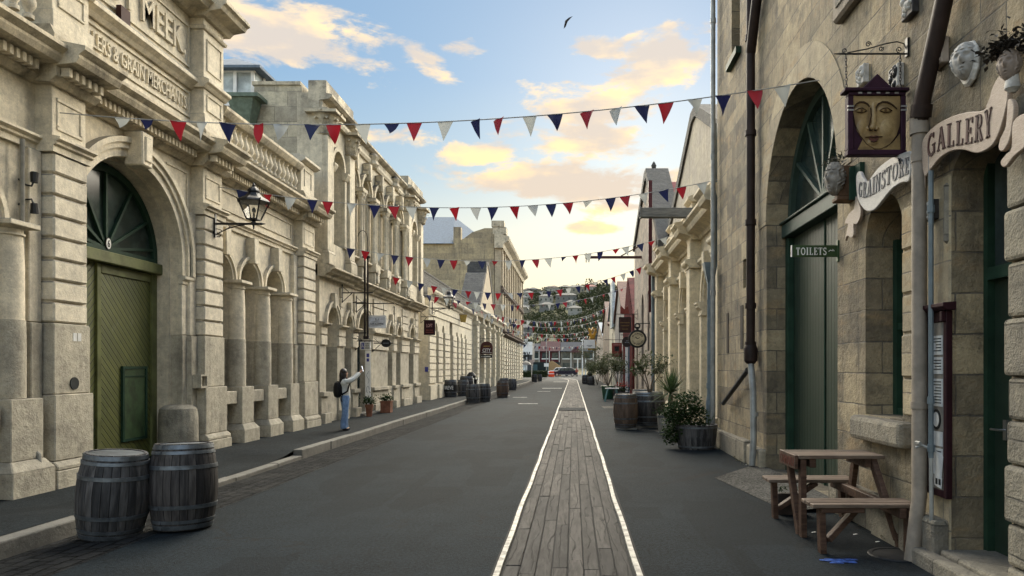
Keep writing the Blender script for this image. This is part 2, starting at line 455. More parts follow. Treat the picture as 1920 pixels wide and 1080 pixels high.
def leafmat(name, c1, c2):
    g = G(name, .7); g.b.inputs['Specular IOR Level'].default_value = .2
    p = g.pos()
    n = g.noise(p, 5, 3); n2 = g.noise(p, 35, 2)
    c = g.mix(g.rng(n, .35, .65), c1, c2)
    c = g.mix(g.rng(n2, .45, .7, 0, .5), c, tuple(q * 2.0 for q in c2))
    g.base(c)
    tr = g.N('ShaderNodeBsdfTranslucent'); g.L(c, tr.inputs[0])
    mx = g.N('ShaderNodeMixShader'); mx.inputs[0].default_value = .25
    g.L(g.b.outputs[0], mx.inputs[1]); g.L(tr.outputs[0], mx.inputs[2])
    g.L(mx.outputs[0], g.nt.nodes['Material Output'].inputs[0])
    return g.m
LEAF = leafmat('glossy shrub leaf', (.035, .05, .022), (.075, .085, .04))
IVY = leafmat('ivy leaf', (.011, .028, .007), (.023, .046, .012))
SPIKE = leafmat('yucca blade', (.03, .055, .02), (.07, .105, .045))
BARK = plain('bark', (.13, .105, .08), .85, 0, .3, 9, .3)
SOIL = plain('potting soil', (.035, .027, .02), .95, 0, .3)
# ------------------------------------------------------------------ mesh helpers
class MB:
    def __init__(s): s.v = []; s.f = []
    def add(s, vs, fs):
        o = len(s.v)
        s.v += [tuple(p) for p in vs]
        s.f += [tuple(i + o for i in f) for f in fs]
        return s
    def box(s, x0, x1, y0, y1, z0, z1, m=None):
        vs = [(x, y, z) for z in (z0, z1) for y in (y0, y1) for x in (x0, x1)]
        if m is not None: vs = [m @ Vector(q) for q in vs]
        return s.add(vs, [(0, 2, 3, 1), (4, 5, 7, 6), (0, 1, 5, 4), (2, 6, 7, 3), (0, 4, 6, 2), (1, 3, 7, 5)])
    def bar(s, a, b, w, h=None, up=(0, 0, 1)):
        """rectangular bar between two points"""
        h = h or w
        a, b = Vector(a), Vector(b)
        d = (b - a).normalized()
        u = Vector(up)
        if abs(d.dot(u)) > .98: u = Vector((1, 0, 0))
        r = d.cross(u).normalized(); u = r.cross(d)
        vs = []
        for p in (a, b):
            for i, j in ((-1, -1), (1, -1), (1, 1), (-1, 1)):
                vs.append(p + r * (i * w / 2) + u * (j * h / 2))
        return s.add(vs, [(0, 3, 2, 1), (4, 5, 6, 7), (0, 1, 5, 4), (1, 2, 6, 5), (2, 3, 7, 6), (3, 0, 4, 7)])
    def tube(s, pts, r, n=8, cap=True):
        pts = [Vector(p) for p in pts]
        rs = r if isinstance(r, (list, tuple)) else [r] * len(pts)
        u = None; rings = []
        o = len(s.v)
        for i, p in enumerate(pts):
            d = (pts[min(i + 1, len(pts) - 1)] - pts[max(i - 1, 0)]).normalized()
            if u is None:
                u = Vector((0, 0, 1)) if abs(d.z) < .9 else Vector((1, 0, 0))
            u = (u - d * u.dot(d)).normalized()
            w = d.cross(u)
            for k in range(n):
                t = 2 * math.pi * k / n
                s.v.append(tuple(p + (u * math.cos(t) + w * math.sin(t)) * rs[i]))
        for i in range(len(pts) - 1):
            for k in range(n):
                a = o + i * n + k; b = o + i * n + (k + 1) % n
                s.f.append((a, b, b + n, a + n))
        if cap:
            s.f.append(tuple(o + k for k in range(n))[::-1])
            s.f.append(tuple(o + (len(pts) - 1) * n + k for k in range(n)))
        return s
    def lathe(s, prof, c=(0, 0, 0), n=20, a0=0., a1=None, rmod=None):
        full = a1 is None
        a1 = 2 * math.pi if full else a1
        m = n if full else n + 1
        o = len(s.v)
        for (r, z) in prof:
            for k in range(m):
                t = a0 + (a1 - a0) * k / n
                rr = r * (rmod(k, z) if rmod else 1)
                s.v.append((c[0] + rr * math.cos(t), c[1] + rr * math.sin(t), c[2] + z))
        for i in range(len(prof) - 1):
            for k in range(n):
                a = o + i * m + k; b = o + i * m + (k + 1) % m
                s.f.append((a, b, b + m, a + m))
        if full:
            if prof[0][0] > 1e-6: s.f.append(tuple(o + k for k in range(n))[::-1])
            if prof[-1][0] > 1e-6: s.f.append(tuple(o + (len(prof) - 1) * m + k for k in range(n)))
        return s
    def prism(s, poly, fn, t0, t1):
        """2-D polygon extruded: fn(u, v, t) -> point"""
        n = len(poly)
        vs = [fn(u, v, t0) for u, v in poly] + [fn(u, v, t1) for u, v in poly]
        fs = [tuple(range(n))[::-1], tuple(range(n, 2 * n))]
        for i in range(n):
            j = (i + 1) % n
            fs.append((i, j, n + j, n + i))
        return s.add(vs, fs)
    def build(s, name, m, parent=None, bevel=0., smooth=False, world=True, loc=None, seg=1, angle=35):
        me = bpy.data.meshes.new(name)
        off = Vector((0, 0, 0))
        if parent is not None and world:
            q = parent
            while q is not None: off = off + q.location; q = q.parent
        if loc is not None and parent is None: off = Vector(loc)
        me.from_pydata([tuple(Vector(p) - off) for p in s.v] if off.length else s.v, [], s.f)
        bm = bmesh.new(); bm.from_mesh(me)
        bmesh.ops.recalc_face_normals(bm, faces=bm.faces)
        if smooth:
            for f in bm.faces: f.smooth = True
            ca = math.cos(R(angle))
            for e in bm.edges:
                if len(e.link_faces) == 2 and e.link_faces[0].normal.dot(e.link_faces[1].normal) < ca: e.smooth = False
        bm.to_mesh(me); bm.free()
        o = bpy.data.objects.new(name, me)
        col.objects.link(o)
        me.materials.append(m)
        if parent is not None: o.parent = parent
        elif loc is not None: o.location = loc
        if bevel:
            b = o.modifiers.new('bevel', 'BEVEL'); b.width = bevel; b.segments = seg; b.limit_method = 'ANGLE'; b.angle_limit = R(40)
            b.harden_normals = False
        return o

def tag(o, label, cat, group=None):
    o['label'] = label; o['category'] = cat
    if group: o['group'] = group
    return o
def thing(name, label, cat, loc=(0, 0, 0), rz=0., group=None):
    o = bpy.data.objects.new(name, None); col.objects.link(o)
    o.empty_display_size = .2
    o.location = loc; o.rotation_euler = (0, 0, rz)
    return tag(o, label, cat, group)
def struct(o): o['kind'] = 'structure'; return o
def copy_tree(o, parent=None):
    c = o.copy(); col.objects.link(c); c.parent = parent
    for ch in list(o.children): copy_tree(ch, c)
    return c
def copy_thing(o, label, loc, rz=0., rot=None, scale=None, group=None):
    c = copy_tree(o)
    c.location = loc
    c.rotation_euler = rot if rot else (0, 0, rz)
    if scale: c.scale = scale
    c['label'] = label
    if group: c['group'] = group
    return c

# flat lettering from the built-in font: 2-D triangles, extruded through a mapping
def text2d(s, h=1., w=None, bold=0., align='c'):
    cu = bpy.data.curves.new('t', 'FONT'); cu.body = s; cu.size = 1; cu.resolution_u = 2; cu.offset = bold
    o = bpy.data.objects.new('t', cu); col.objects.link(o)
    bpy.context.view_layer.update()
    dg = bpy.context.evaluated_depsgraph_get()
    me = bpy.data.meshes.new_from_object(o.evaluated_get(dg))
    vs = [(v.co.x, v.co.y) for v in me.vertices]; fs = [tuple(p.vertices) for p in me.polygons]
    bpy.data.objects.remove(o); bpy.data.curves.remove(cu); bpy.data.meshes.remove(me)
    x0 = min(v[0] for v in vs); x1 = max(v[0] for v in vs); cap = .70
    ky = h / cap; kx = (w / (x1 - x0)) if w else ky
    ww = (x1 - x0) * kx
    sh = {'c': -ww / 2, 'l': 0, 'r': -ww}[align]
    return [((x - x0) * kx + sh, y * ky) for x, y in vs], fs
def add_text(mb, s, fn, h, w=None, t0=0., t1=.01, bold=0., align='c'):
    vs, fs = text2d(s, h, w, bold, align)
    cnt = {}
    for f in fs:
        for i in range(len(f)):
            a, b = f[i], f[(i + 1) % len(f)]
            cnt[(min(a, b), max(a, b))] = cnt.get((min(a, b), max(a, b)), 0) + 1
    n = len(vs)
    out = list(fs)
    pts = [fn(u, v, t1) for u, v in vs]
    pts += [fn(u, v, t0) for u, v in vs]
    for (a, b), k in cnt.items():
        if k == 1: out.append((a, b, b + n, a + n))
    return mb.add(pts, out)

# small serif alphabet drawn as strokes (thick stems, thin hairlines, slab serifs)
def arc(cx, cy, rx, ry, a0, a1, n=14):
    return [(cx + rx * math.cos(R(a0 + (a1 - a0) * i / n)), cy + ry * math.sin(R(a0 + (a1 - a0) * i / n))) for i in range(n + 1)]
T_, t_ = .17, .065
SER = {
 'I': (.34, [([(.17, 0), (.17, 1)], T_), ([(.02, .03), (.32, .03)], t_), ([(.02, .97), (.32, .97)], t_)]),
 'L': (.58, [([(.17, 0), (.17, 1)], T_), ([(.02, .97), (.34, .97)], t_), ([(.02, .04), (.54, .04)], t_), ([(.53, 0), (.53, .26)], t_)]),
 'E': (.60, [([(.17, 0), (.17, 1)], T_), ([(.02, .96), (.54, .96)], t_), ([(.02, .04), (.56, .04)], t_), ([(.55, 0), (.55, .24)], t_), ([(.53, .78), (.53, 1)], t_), ([(.2, .5), (.42, .5)], t_), ([(.42, .38), (.42, .62)], t_)]),
 'T': (.62, [([(.31, 0), (.31, 1)], T_), ([(.02, .96), (.60, .96)], t_), ([(.045, .76), (.045, 1)], t_), ([(.575, .76), (.575, 1)], t_), ([(.16, .03), (.46, .03)], t_)]),
 'A': (.68, [([(.08, 0), (.34, 1)], t_), ([(.34, 1), (.58, 0)], T_), ([(.17, .33), (.48, .33)], t_), ([(0, .03), (.2, .03)], t_), ([(.44, .03), (.70, .03)], t_)]),
 'N': (.70, [([(.12, 0), (.12, 1)], t_), ([(.10, 1), (.58, 0)], T_), ([(.58, 0), (.58, 1)], t_), ([(0, .97), (.2, .97)], t_), ([(.0, .03), (.24, .03)], t_), ([(.46, .97), (.70, .97)], t_)]),
 'R': (.66, [([(.17, 0), (.17, 1)], T_), ([(.02, .97), (.34, .97)], t_), ([(.02, .03), (.34, .03)], t_), (arc(.30, .74, .22, .23, 90, -90), .11), ([(.32, .50), (.60, .02)], T_), ([(.52, .03), (.68, .03)], t_)]),
 'Y': (.66, [([(.33, 0), (.33, .48)], T_), ([(.10, 1), (.33, .45)], T_), ([(.33, .45), (.58, 1)], t_), ([(.0, .97), (.24, .97)], t_), ([(.46, .97), (.68, .97)], t_), ([(.18, .03), (.48, .03)], t_)]),
 'O': (.74, [(arc(.37, .5, .29, .45, 0, 360, 24), .12)]),
 'G': (.74, [(arc(.38, .5, .30, .45, 48, 300, 18), .13), ([(.60, .04), (.60, .46)], .13), ([(.44, .45), (.72, .45)], t_), ([(.58, .74), (.60, .98)], t_)]),
 'S': (.54, [(arc(.27, .735, .19, .215, 30, 260, 12) + arc(.27, .265, .20, .215, 80, -150, 12), .12), ([(.46, .74), (.46, .98)], t_), ([(.06, .02), (.06, .26)], t_)]),
}
def strokes(word, gap=.10):
    x = 0; out = []
    for ch in word:
        if ch == ' ': x += .35; continue
        w, st = SER[ch]
        out += [([(px + x, py) for px, py in pts], wd) for pts, wd in st]
        x += w + gap
    return out, x - gap
def add_strokes(mb, word, fn, t0, t1, length=1., gap=.10):
    st, tw = strokes(word, gap)
    for pts, wd in st:
        L, Rr = [], []
        for i, p in enumerate(pts):
            a = pts[max(i - 1, 0)]; b = pts[min(i + 1, len(pts) - 1)]
            dx, dy = b[0] - a[0], b[1] - a[1]; d = math.hypot(dx, dy) or 1
            nx, ny = -dy / d * wd / 2, dx / d * wd / 2
            L.append((p[0] + nx, p[1] + ny)); Rr.append((p[0] - nx, p[1] - ny))
        for i in range(len(pts) - 1):
            q = [L[i], L[i + 1], Rr[i + 1], Rr[i]]
            mb.prism([(u / tw, v) for u, v in q], fn, t0, t1)
    return mb

# facade frame: s along the street, d out of the wall towards the street, z up
class Fr:
    def __init__(s, side, w): s.side, s.w = side, w
    def p(s, q, d, z): return (s.side * (s.w - d), q, z)
    def box(s, mb, s0, s1, d0, d1, z0, z1):
        x = sorted((s.side * (s.w - d0), s.side * (s.w - d1)))
        return mb.box(x[0], x[1], s0, s1, z0, z1)
    def extrude(s, mb, prof, s0, s1, dd=0., dz=0.):
        """profile [(d, z)] extruded along the street"""
        return mb.prism([(d + dd if d > 0 else d, z + dz) for d, z in prof], lambda d, z, t: s.p(t, d, z), s0, s1)
    def shape(s, mb, poly, d0, d1):
        """polygon in (s, z) given a thickness"""
        return mb.prism(poly, lambda u, v, t: s.p(u, t, v), d0, d1)
    def wall(s, mb, s0, s1, z0, z1, ops=(), d=0., depth=.4, back=True):
        """wall face with openings (centre, half width, z bottom, z spring, rise) and their reveals; rise None = flat head"""
        ops = sorted(ops)
        cur = s0
        P = s.p
        def quad(a, b, c, e): mb.add([a, b, c, e], [(0, 1, 2, 3)])
        for (c, hw, zb, zs, rise) in ops:
            a, b = c - hw, c + hw
            if a > cur + 1e-4: quad(P(cur, d, z0), P(a, d, z0), P(a, d, z1), P(cur, d, z1))
            if zb > z0 + 1e-4:
                quad(P(a, d, z0), P(b, d, z0), P(b, d, zb), P(a, d, zb))
                quad(P(a, d, zb), P(b, d, zb), P(b, d - depth, zb), P(a, d - depth, zb))
            n = 20 if rise else 1
            arcp = [(c - hw * math.cos(math.pi * i / n), zs + (rise or 0) * math.sin(math.pi * i / n)) for i in range(n + 1)]
            for i in range(n):
                (u0, v0), (u1, v1) = arcp[i], arcp[i + 1]
                if rise is None and zs >= z1 - 1e-4: continue
                quad(P(u0, d, v0), P(u1, d, v1), P(u1, d, z1), P(u0, d, z1))
                quad(P(u0, d, v0), P(u1, d, v1), P(u1, d - depth, v1), P(u0, d - depth, v0))
            for q in (a, b): quad(P(q, d, zb), P(q, d, zs), P(q, d - depth, zs), P(q, d - depth, zb))
            cur = b
        if s1 > cur + 1e-4: quad(P(cur, d, z0), P(s1, d, z0), P(s1, d, z1), P(cur, d, z1))
        if back:   # thickness: ends, top and a back face
            t = d - depth - .25
            quad(P(s0, d, z0), P(s0, t, z0), P(s0, t, z1), P(s0, d, z1))
            quad(P(s1, d, z0), P(s1, t, z0), P(s1, t, z1), P(s1, d, z1))
            if not any(o[3] >= z1 - 1e-4 for o in ops): quad(P(s0, d, z1), P(s1, d, z1), P(s1, t, z1), P(s0, t, z1))
            quad(P(s0, t, z0), P(s1, t, z0), P(s1, t, z1), P(s0, t, z1))
        return mb
    def archring(s, mb, c, zs, r0, r1, d0, d1, leg=0., n=24, k=1.):
        pts = []
        for i in range(n + 1):
            t = math.pi * i / n
            pts.append((-math.cos(t), math.sin(t)))
        out = [(c + r1 * u, zs + r1 * v * k) for u, v in pts]
        inn = [(c + r0 * u, zs + r0 * v * k) for u, v in pts]
        if leg:
            out = [(c - r1, zs - leg)] + out + [(c + r1, zs - leg)]
            inn = [(c - r0, zs - leg)] + inn + [(c + r0, zs - leg)]
        m = len(out)
        for i in range(m - 1):
            q = [inn[i], out[i], out[i + 1], inn[i + 1]]
            vs = [s.p(u, d0, v) for u, v in q] + [s.p(u, d1, v) for u, v in q]
            fs = [(4, 5, 6, 7), (0, 4, 7, 3), (1, 2, 6, 5)]
            if i == 0: fs.append((0, 1, 5, 4))
            if i == m - 2: fs.append((3, 7, 6, 2))
            mb.add(vs, fs)
        return mb
    def archfill(s, mb, c, hw, zb, zs, rise, d, n=20):
        poly = [(c - hw, zb)] + [(c - hw * math.cos(math.pi * i / n), zs + (rise or 0) * math.sin(math.pi * i / n)) for i in range(n + 1)] + [(c + hw, zb)]
        return s.shape(mb, poly, d - .03, d)
    def keystone(s, mb, c, z0, z1, w0, w1, d1, d0=0.):
        return s.shape(mb, [(c - w0 / 2, z0), (c + w0 / 2, z0), (c + w1 / 2, z1), (c - w1 / 2, z1)], d0, d1)

def leaves(mb, pts, size, rg, flat=.0, asp=2.2):
    """pointed leaves (two triangles folded along the midrib) at the given points"""
    for p in pts:
        a = rg.uniform(0, 6.283); t = rg.uniform(-.9, .9)
        d = Vector((math.cos(a) * math.cos(t), math.sin(a) * math.cos(t), math.sin(t)))
        r = d.cross(Vector((rg.uniform(-.4, .4), rg.uniform(-.4, .4), 1))).normalized()
        up = r.cross(d)
        L = size * rg.uniform(.7, 1.25); w = L / asp
        p = Vector(p)
        mb.add([p, p + d * L * .5 + r * w * .5 + up * w * .15, p + d * L, p + d * L * .5 - r * w * .5 + up * w * .15], [(0, 1, 2), (0, 2, 3)])
# ------------------------------------------------------------------ ground, road, footpath, boardwalk
mb = MB(); mb.add([(-1500, -300, -.14), (1500, -300, -.14), (1500, 3000, -.14), (-1500, 3000, -.14)], [(0, 1, 2, 3)])
struct(mb.build('ground', asphalt('grey ground', (.075, .078, .07))))
mb = MB()
mb.add([(-4.15, -8, 0), (3.9, -8, 0), (3.9, 112, 0), (-4.15, 112, 0)], [(0, 1, 2, 3)])
mb.add([(-160, 112, 0), (160, 112, 0), (160, 178, 0), (-160, 178, 0)], [(0, 1, 2, 3)])
struct(mb.build('road', ASPH))
mb = MB()
n = 60
for i in range(n):
    y0, y1 = -8 + 116 * i / n, -8 + 116 * (i + 1) / n
    mb.add([(-5.06, y0, -.045), (-4.15, y0, .002), (-4.15, y1, .002), (-5.06, y1, -.045)], [(0, 1, 2, 3)])
struct(mb.build('gutter', SETTS))
def sstep(a, b, x):
    t = max(0., min(1., (x - a) / (b - a))); return t * t * (3 - 2 * t)
def pz(x, y):
    dip = sstep(7.4, 8.6, y) * (1 - sstep(12.6, 13.6, y))
    edge = sstep(-7.3, -5.6, x)
    return .12 - .105 * dip * (.35 + .65 * edge)
mb = MB()
ys = [-8 + .5 * i for i in range(60)] + [22 + 2 * i for i in range(46)]
xs = [-7.9, -7.3, -6.9, -6.5, -6.1, -5.7, -5.22]
mb.v = [(x, y, pz(x, y)) for y in ys for x in xs]
m_ = len(xs)
for j in range(len(ys) - 1):
    for i in range(m_ - 1):
        a = j * m_ + i
        mb.f.append((a, a + 1, a + m_ + 1, a + m_))
struct(mb.build('footpath', PAVE, smooth=True))
def kerb(y0, y1, z):
    mb = MB(); y = y0; r = random.Random(int(y0 * 7) + 3)
    while y < y1 - .2:
        L = min(r.uniform(1.3, 2.1), y1 - y)
        dz = r.uniform(-.008, .008); dx = r.uniform(-.012, .012)
        mb.box(-5.22 + dx, -5.045 + dx, y + .006, y + L - .006, -.13, z + dz)
        y += L
    return struct(mb.build('kerb', KERB, bevel=.018, seg=2))
kerb(-8, 7.5, .125); kerb(7.5, 13.4, .022); kerb(13.4, 108, .125)
mb = MB()
mb.box(-7.6, -5.23, 8.3, 12.9, -.1, .05)
# timber boardwalk between two steel rails
def bend(y): return -max(0., y - 92) ** 2 / 330.
def rail(x):
    mb = MB(); r = random.Random(5 if x < 0 else 9)
    ph = r.uniform(0, 6)
    pts = [-4 + .5 * i for i in range(60)] + [26 + 2 * i for i in range(46)]
    for a, b in zip(pts, pts[1:]):
        def xo(y): return x + bend(y) + .006 * math.sin(y * .9 + ph) + .005 * math.sin(y * 2.3 + ph)
        w = .024
        vs = [(xo(a) - w, a, -.05), (xo(a) + w, a, -.05), (xo(b) + w, b, -.05), (xo(b) - w, b, -.05),
              (xo(a) - w, a, .03), (xo(a) + w, a, .03), (xo(b) + w, b, .03), (xo(b) - w, b, .03)]
        mb.add(vs, [(4, 5, 6, 7), (0, 1, 5, 4), (2, 3, 7, 6), (0, 4, 7, 3), (1, 2, 6, 5)])
    return struct(mb.build('rail', RAIL))
rail(-.605); rail(.515)
mb = MB()
nb = 8; W0, W1 = -.565, .475
bw = (W1 - W0) / nb
for i in range(nb):
    y = -4 - rnd.uniform(0, 2)
    while y < 118:
        L = rnd.uniform(.8, 2.6)
        if y + L > 86: L = min(L, 1.2)
        y2 = y + L
        z = .016 + rnd.uniform(-.006, .006)
        g0, g1 = rnd.uniform(.003, .007), rnd.uniform(.003, .007)
        a, b = W0 + i * bw + g0, W0 + (i + 1) * bw - g1
        ya, yb = y + .004, y2 - .004
        mb.add([(a + bend(ya), ya, -.06), (b + bend(ya), ya, -.06), (b + bend(yb), yb, -.06), (a + bend(yb), yb, -.06),
                (a + bend(ya), ya, z), (b + bend(ya), ya, z + rnd.uniform(-.003, .003)), (b + bend(yb), yb, z), (a + bend(yb), yb, z)],
               [(4, 5, 6, 7), (0, 1, 5, 4), (1, 2, 6, 5), (2, 3, 7, 6), (3, 0, 4, 7)])
        y = y2
struct(mb.build('boardwalk', BOARD, bevel=.004))
mb = MB(); mb.box(W0, W1, 27.6, 29.4, 0, .034); struct(mb.build('asphalt_patch', ASPH))
mb = MB(); mb.add([(-.66, -4, .004), (.57, -4, .004), (.57, 94, .004), (-.66, 94, .004)], [(0, 1, 2, 3)])
struct(mb.build('boardwalk_bed', plain('dark bed', (.02, .02, .02), .9)))
# concrete aprons at the right-hand doors
def apron(pts, zs, name='ramp'):
    mb = MB(); n = len(pts)
    mb.add([(x, y, z) for (x, y), z in zip(pts, zs)], [tuple(range(n))])
    return struct(mb.build(name, CONC))
apron([(2.12, 10.8), (2.45, 8.25), (3.12, 8.2), (3.12, 12.1)], [.006, .006, .09, .05])
apron([(2.1, 19.0), (2.55, 15.6), (3.5, 15.8), (3.5, 19.8)], [.006, .006, .02, .02])
apron([(1.2, 31.0), (1.25, 29.4), (2.6, 29.4), (2.6, 31.0)], [.006] * 4)
mb = MB(); r = random.Random(3)
for k in range(26):
    cx_, cy_ = 2.27 + r.uniform(-.12, .12), 6.14 + r.uniform(-.06, .06)
    a_ = .035 + r.uniform(0, .03); mb.add([(cx_ - a_, cy_ - .012, .004 + k * .00005), (cx_ + a_, cy_ - .02, .004 + k * .00005), (cx_ + a_, cy_ + .014, .004 + k * .00005), (cx_ - a_ * .8, cy_ + .018, .004 + k * .00005)], [(0, 1, 2, 3)])
struct(mb.build('paint_mark', BLUEMARK))
for (px, py, w, l) in ((990, 757, .9, .16), (975, 745, .8, .18), (1035, 728, 1.6, .5), (945, 742, .7, .2), (1052, 716, 1.8, .6), (1020, 734, .9, .2)):
    Y = F * H / (py - HY); X = xx(px, Y)
    mb = MB(); mb.add([(X - w / 2, Y - l, .004), (X + w / 2, Y - l, .004), (X + w / 2, Y + l, .004), (X - w / 2, Y + l, .004)], [(0, 1, 2, 3)])
    struct(mb.build('road_marking', plain('worn marking', (.28, .28, .27), .8, 0, .5, 5)))
mb = MB(); mb.lathe([(.0, .006), (.20, .006), (.21, .012), (.24, .012), (.25, .002)], (2.86, 6.35, 0), 28)
tag(mb.build('drain_cover', plain('drain iron', (.02, .02, .021), .6), loc=(2.86, 6.35, 0)), 'dark round drain cover at the foot of the beige downpipe', 'drain')

# ------------------------------------------------------------------ left 1: the grain merchants' building
L1 = thing('merchant_building', 'ornate cream stone merchants building with green arched door and raised lettering', 'building', (-7.1, 11.55, 0))
f = Fr(-1, 7.1)
ARC_L = [(7.09, .46), (8.36, .46)]
ARC_R = [(14.45, .46), (15.72, .46), (17.0, .46)]
ops_u = [(11.55, 1.42, 2.25, 3.57, 1.42)] + [(c, h, 2.25, 3.48, h) for c, h in ARC_L + ARC_R]
ops_l = [(11.55, 1.42, 0, 2.25, None)] + [(c, h, .95, 2.25, None) for c, h in ARC_L + ARC_R]
f.wall(MB(), 3.5, 19.15, 2.25, 6.1, ops_u, 0, .42) if 0 else None
mb = MB(); f.wall(mb, 3.5, 19.15, 2.25, 6.1, ops_u, 0, .42); mb.build('wall', CREAM, L1)
mb = MB(); f.wall(mb, 3.5, 19.15, -.1, 2.25, ops_l, 0.004, .42); mb.build('dado', GREYLOW, L1)
PIL = [(9.50, 10.16), (13.38, 14.10), (18.30, 19.15)]
for a, b in PIL:
    mb = MB()
    f.box(mb, a + .03, b - .03, -.02, .205, 2.25, 4.52)
    zt = 4.50
    k = 0
    while zt > 2.4:
        zb = max(2.25, zt - .262)
        f.box(mb, a, b, -.015, .25, zb, zt)
        zt -= .283; k += 1
    mb.build('pilaster', CREAMB, L1, bevel=.022)
    mb = MB()
    f.box(mb, a - .24, a - .02, -.02, .10, 2.25, 4.5); f.box(mb, b + .02, b + .2, -.02, .10, 2.25, 4.5)
    zt = 4.49
    mb.build('pilaster_backing', CREAMB, L1, bevel=.01)
    mb = MB()
    f.box(mb, a - .02, b + .02, -.02, .262, 1.30, 2.245)
    f.box(mb, a - .05, b + .05, -.02, .30, .42, 1.297)
    f.extrude(mb, [(-.02, .30), (.36, .30), (.36, .36), (.30, .417), (-.02, .417)], a - .08, b + .08)
    f.box(mb, a - .10, b + .10, -.02, .37, -.1, .297)
    f.box(mb, a - .26, a - .055, -.02, .14, -.1, 2.24); f.box(mb, b + .055, b + .22, -.02, .14, -.1, 2.24)
    mb.build('pilaster_base', GREYLOW, L1, bevel=.012)
    # frieze panel above the string course
    mb = MB()
    f.box(mb, a, b, -.02, .22, 4.70, 5.40)
    w_ = .05
    for q in ((a + .08, b - .08, 5.20, 5.20 + w_), (a + .08, b - .08, 4.82, 4.82 + w_)): f.box(mb, q[0], q[1], .21, .238, q[2], q[3])
    for q in ((a + .08, a + .08 + w_), (b - .08 - w_, b - .08)): f.box(mb, q[0], q[1], .21, .235, 4.875, 5.195)
    mb.build('frieze_panel', CREAM, L1, bevel=.008)
STR = [(-.02, 4.50), (.05, 4.50), (.05, 4.58), (.09, 4.60), (.09, 4.63), (.14, 4.66), (.14, 4.69), (.02, 4.715), (-.02, 4.715)]
CORN = [(-.02, 5.39), (.06, 5.39), (.12, 5.45), (.14, 5.47), (.14, 5.60), (.40, 5.63), (.44, 5.70), (.44, 5.74), (.52, 5.80), (.52, 5.85), (.12, 5.93), (.12, 6.02), (.06, 6.14), (-.02, 6.14)]
for a, b in ((3.5, 9.48), (14.12, 18.28)):
    mb = MB(); f.extrude(mb, STR, a, b); mb.build('string_course', CREAM, L1)
for a, b in PIL:
    mb = MB(); f.extrude(mb, STR, a - .05, b + .05, .22, .003); mb.build('pilaster_cap', CREAM, L1)
mb = MB()
f.extrude(mb, CORN, 3.5, 19.15)
for a, b in PIL: f.extrude(mb, CORN, a - .12, b + .12, .22, .003)
mb.build('cornice', LEDGE, L1)
def dents(s0, s1, d0, d1, z0, z1, w=.055, p=.105):
    mb = MB()
    n = int((s1 - s0) / p)
    f.box(mb, s0, s1, d0 - .02, d0 + .02, z0 + .02, z1 - .02)
    for i in range(n): f.box(mb, s0 + i * p, s0 + i * p + w, d0, d1, z0, z1)
    mb.build('dentil_course', CREAM, L1)
dents(3.6, 9.3, .13, .26, 5.48, 5.592); dents(10.3, 13.2, .13, .26, 5.48, 5.592); dents(14.25, 18.1, .13, .26, 5.48, 5.592)
for a, b in PIL: dents(a - .04, b + .06, .35, .48, 5.483, 5.597, .06, .125)
# spandrel panels beside the door arch
mb = MB(); f.box(mb, 13.2, 13.24, -.01, .025, 4.2, 5.25)
f.box(mb, 12.55, 13.21, -.01, .023, 5.21, 5.248)
mb.build('wall_moulding', CREAM, L1, bevel=.006)
mb = MB()
for c0, c1 in ((14.35, 18.1),): 
    f.box(mb, c0, c1, -.01, .03, 5.24, 5.275); f.box(mb, c0, c1, -.01, .03, 4.86, 4.895)
    f.box(mb, c0, c0 + .04, -.01, .028, 4.9, 5.235); f.box(mb, c1 - .04, c1, -.01, .028, 4.9, 5.235)
mb.build('wall_moulding', CREAM, L1, bevel=.006)
# great door arch
mb = MB()
f.archring(mb, 11.55, 3.57, 1.421, 1.55, -.02, .06, .25, 40)
f.archring(mb, 11.55, 3.57, 1.55, 1.64, -.02, .10, .25, 40)
f.archring(mb, 11.55, 3.57, 1.64, 1.72, -.02, .14, .25, 40)
mb.build('archivolt', CREAM, L1)
mb = MB()
f.archring(mb, 11.55, 3.57, 1.36, 1.425, -.40, -.16, 3.45, 40)
mb.build('inner_arch', CREAMB, L1, smooth=True)
mb = MB(); f.keystone(mb, 11.51, 4.86, 5.40, .27, .32, .30)
f.box(mb, 11.42, 11.60, .28, .325, 4.93, 5.33)
mb.build('keystone', CREAM, L1, bevel=.02)
mb = MB()
f.box(mb, 12.965, 13.25, -.02, .05, 2.25, 3.16)
f.extrude(mb, [(-.02, 3.16), (.07, 3.16), (.07, 3.22), (.12, 3.25), (.12, 3.31), (-.02, 3.32)], 12.95, 13.30)
mb.build('jamb_pier', CREAMB, L1, bevel=.01)
mb = MB(); f.box(mb, 12.965, 13.25, -.02, .06, -.05, 2.247); mb.build('jamb_base', GREYLOW, L1, bevel=.01)
mb = MB()
mb.lathe([(.31, 0), (.33, .1), (.32, .80), (.30, .92), (.22, .98), (0, 1.0)], (-7.12, 12.98, 0), 24)
mb.build('guard_stone', stone('worn guard stone', (.34, .315, .25), (.25, .23, .185), (.08, .075, .065), .9, .4, bump=.9), L1, smooth=True)
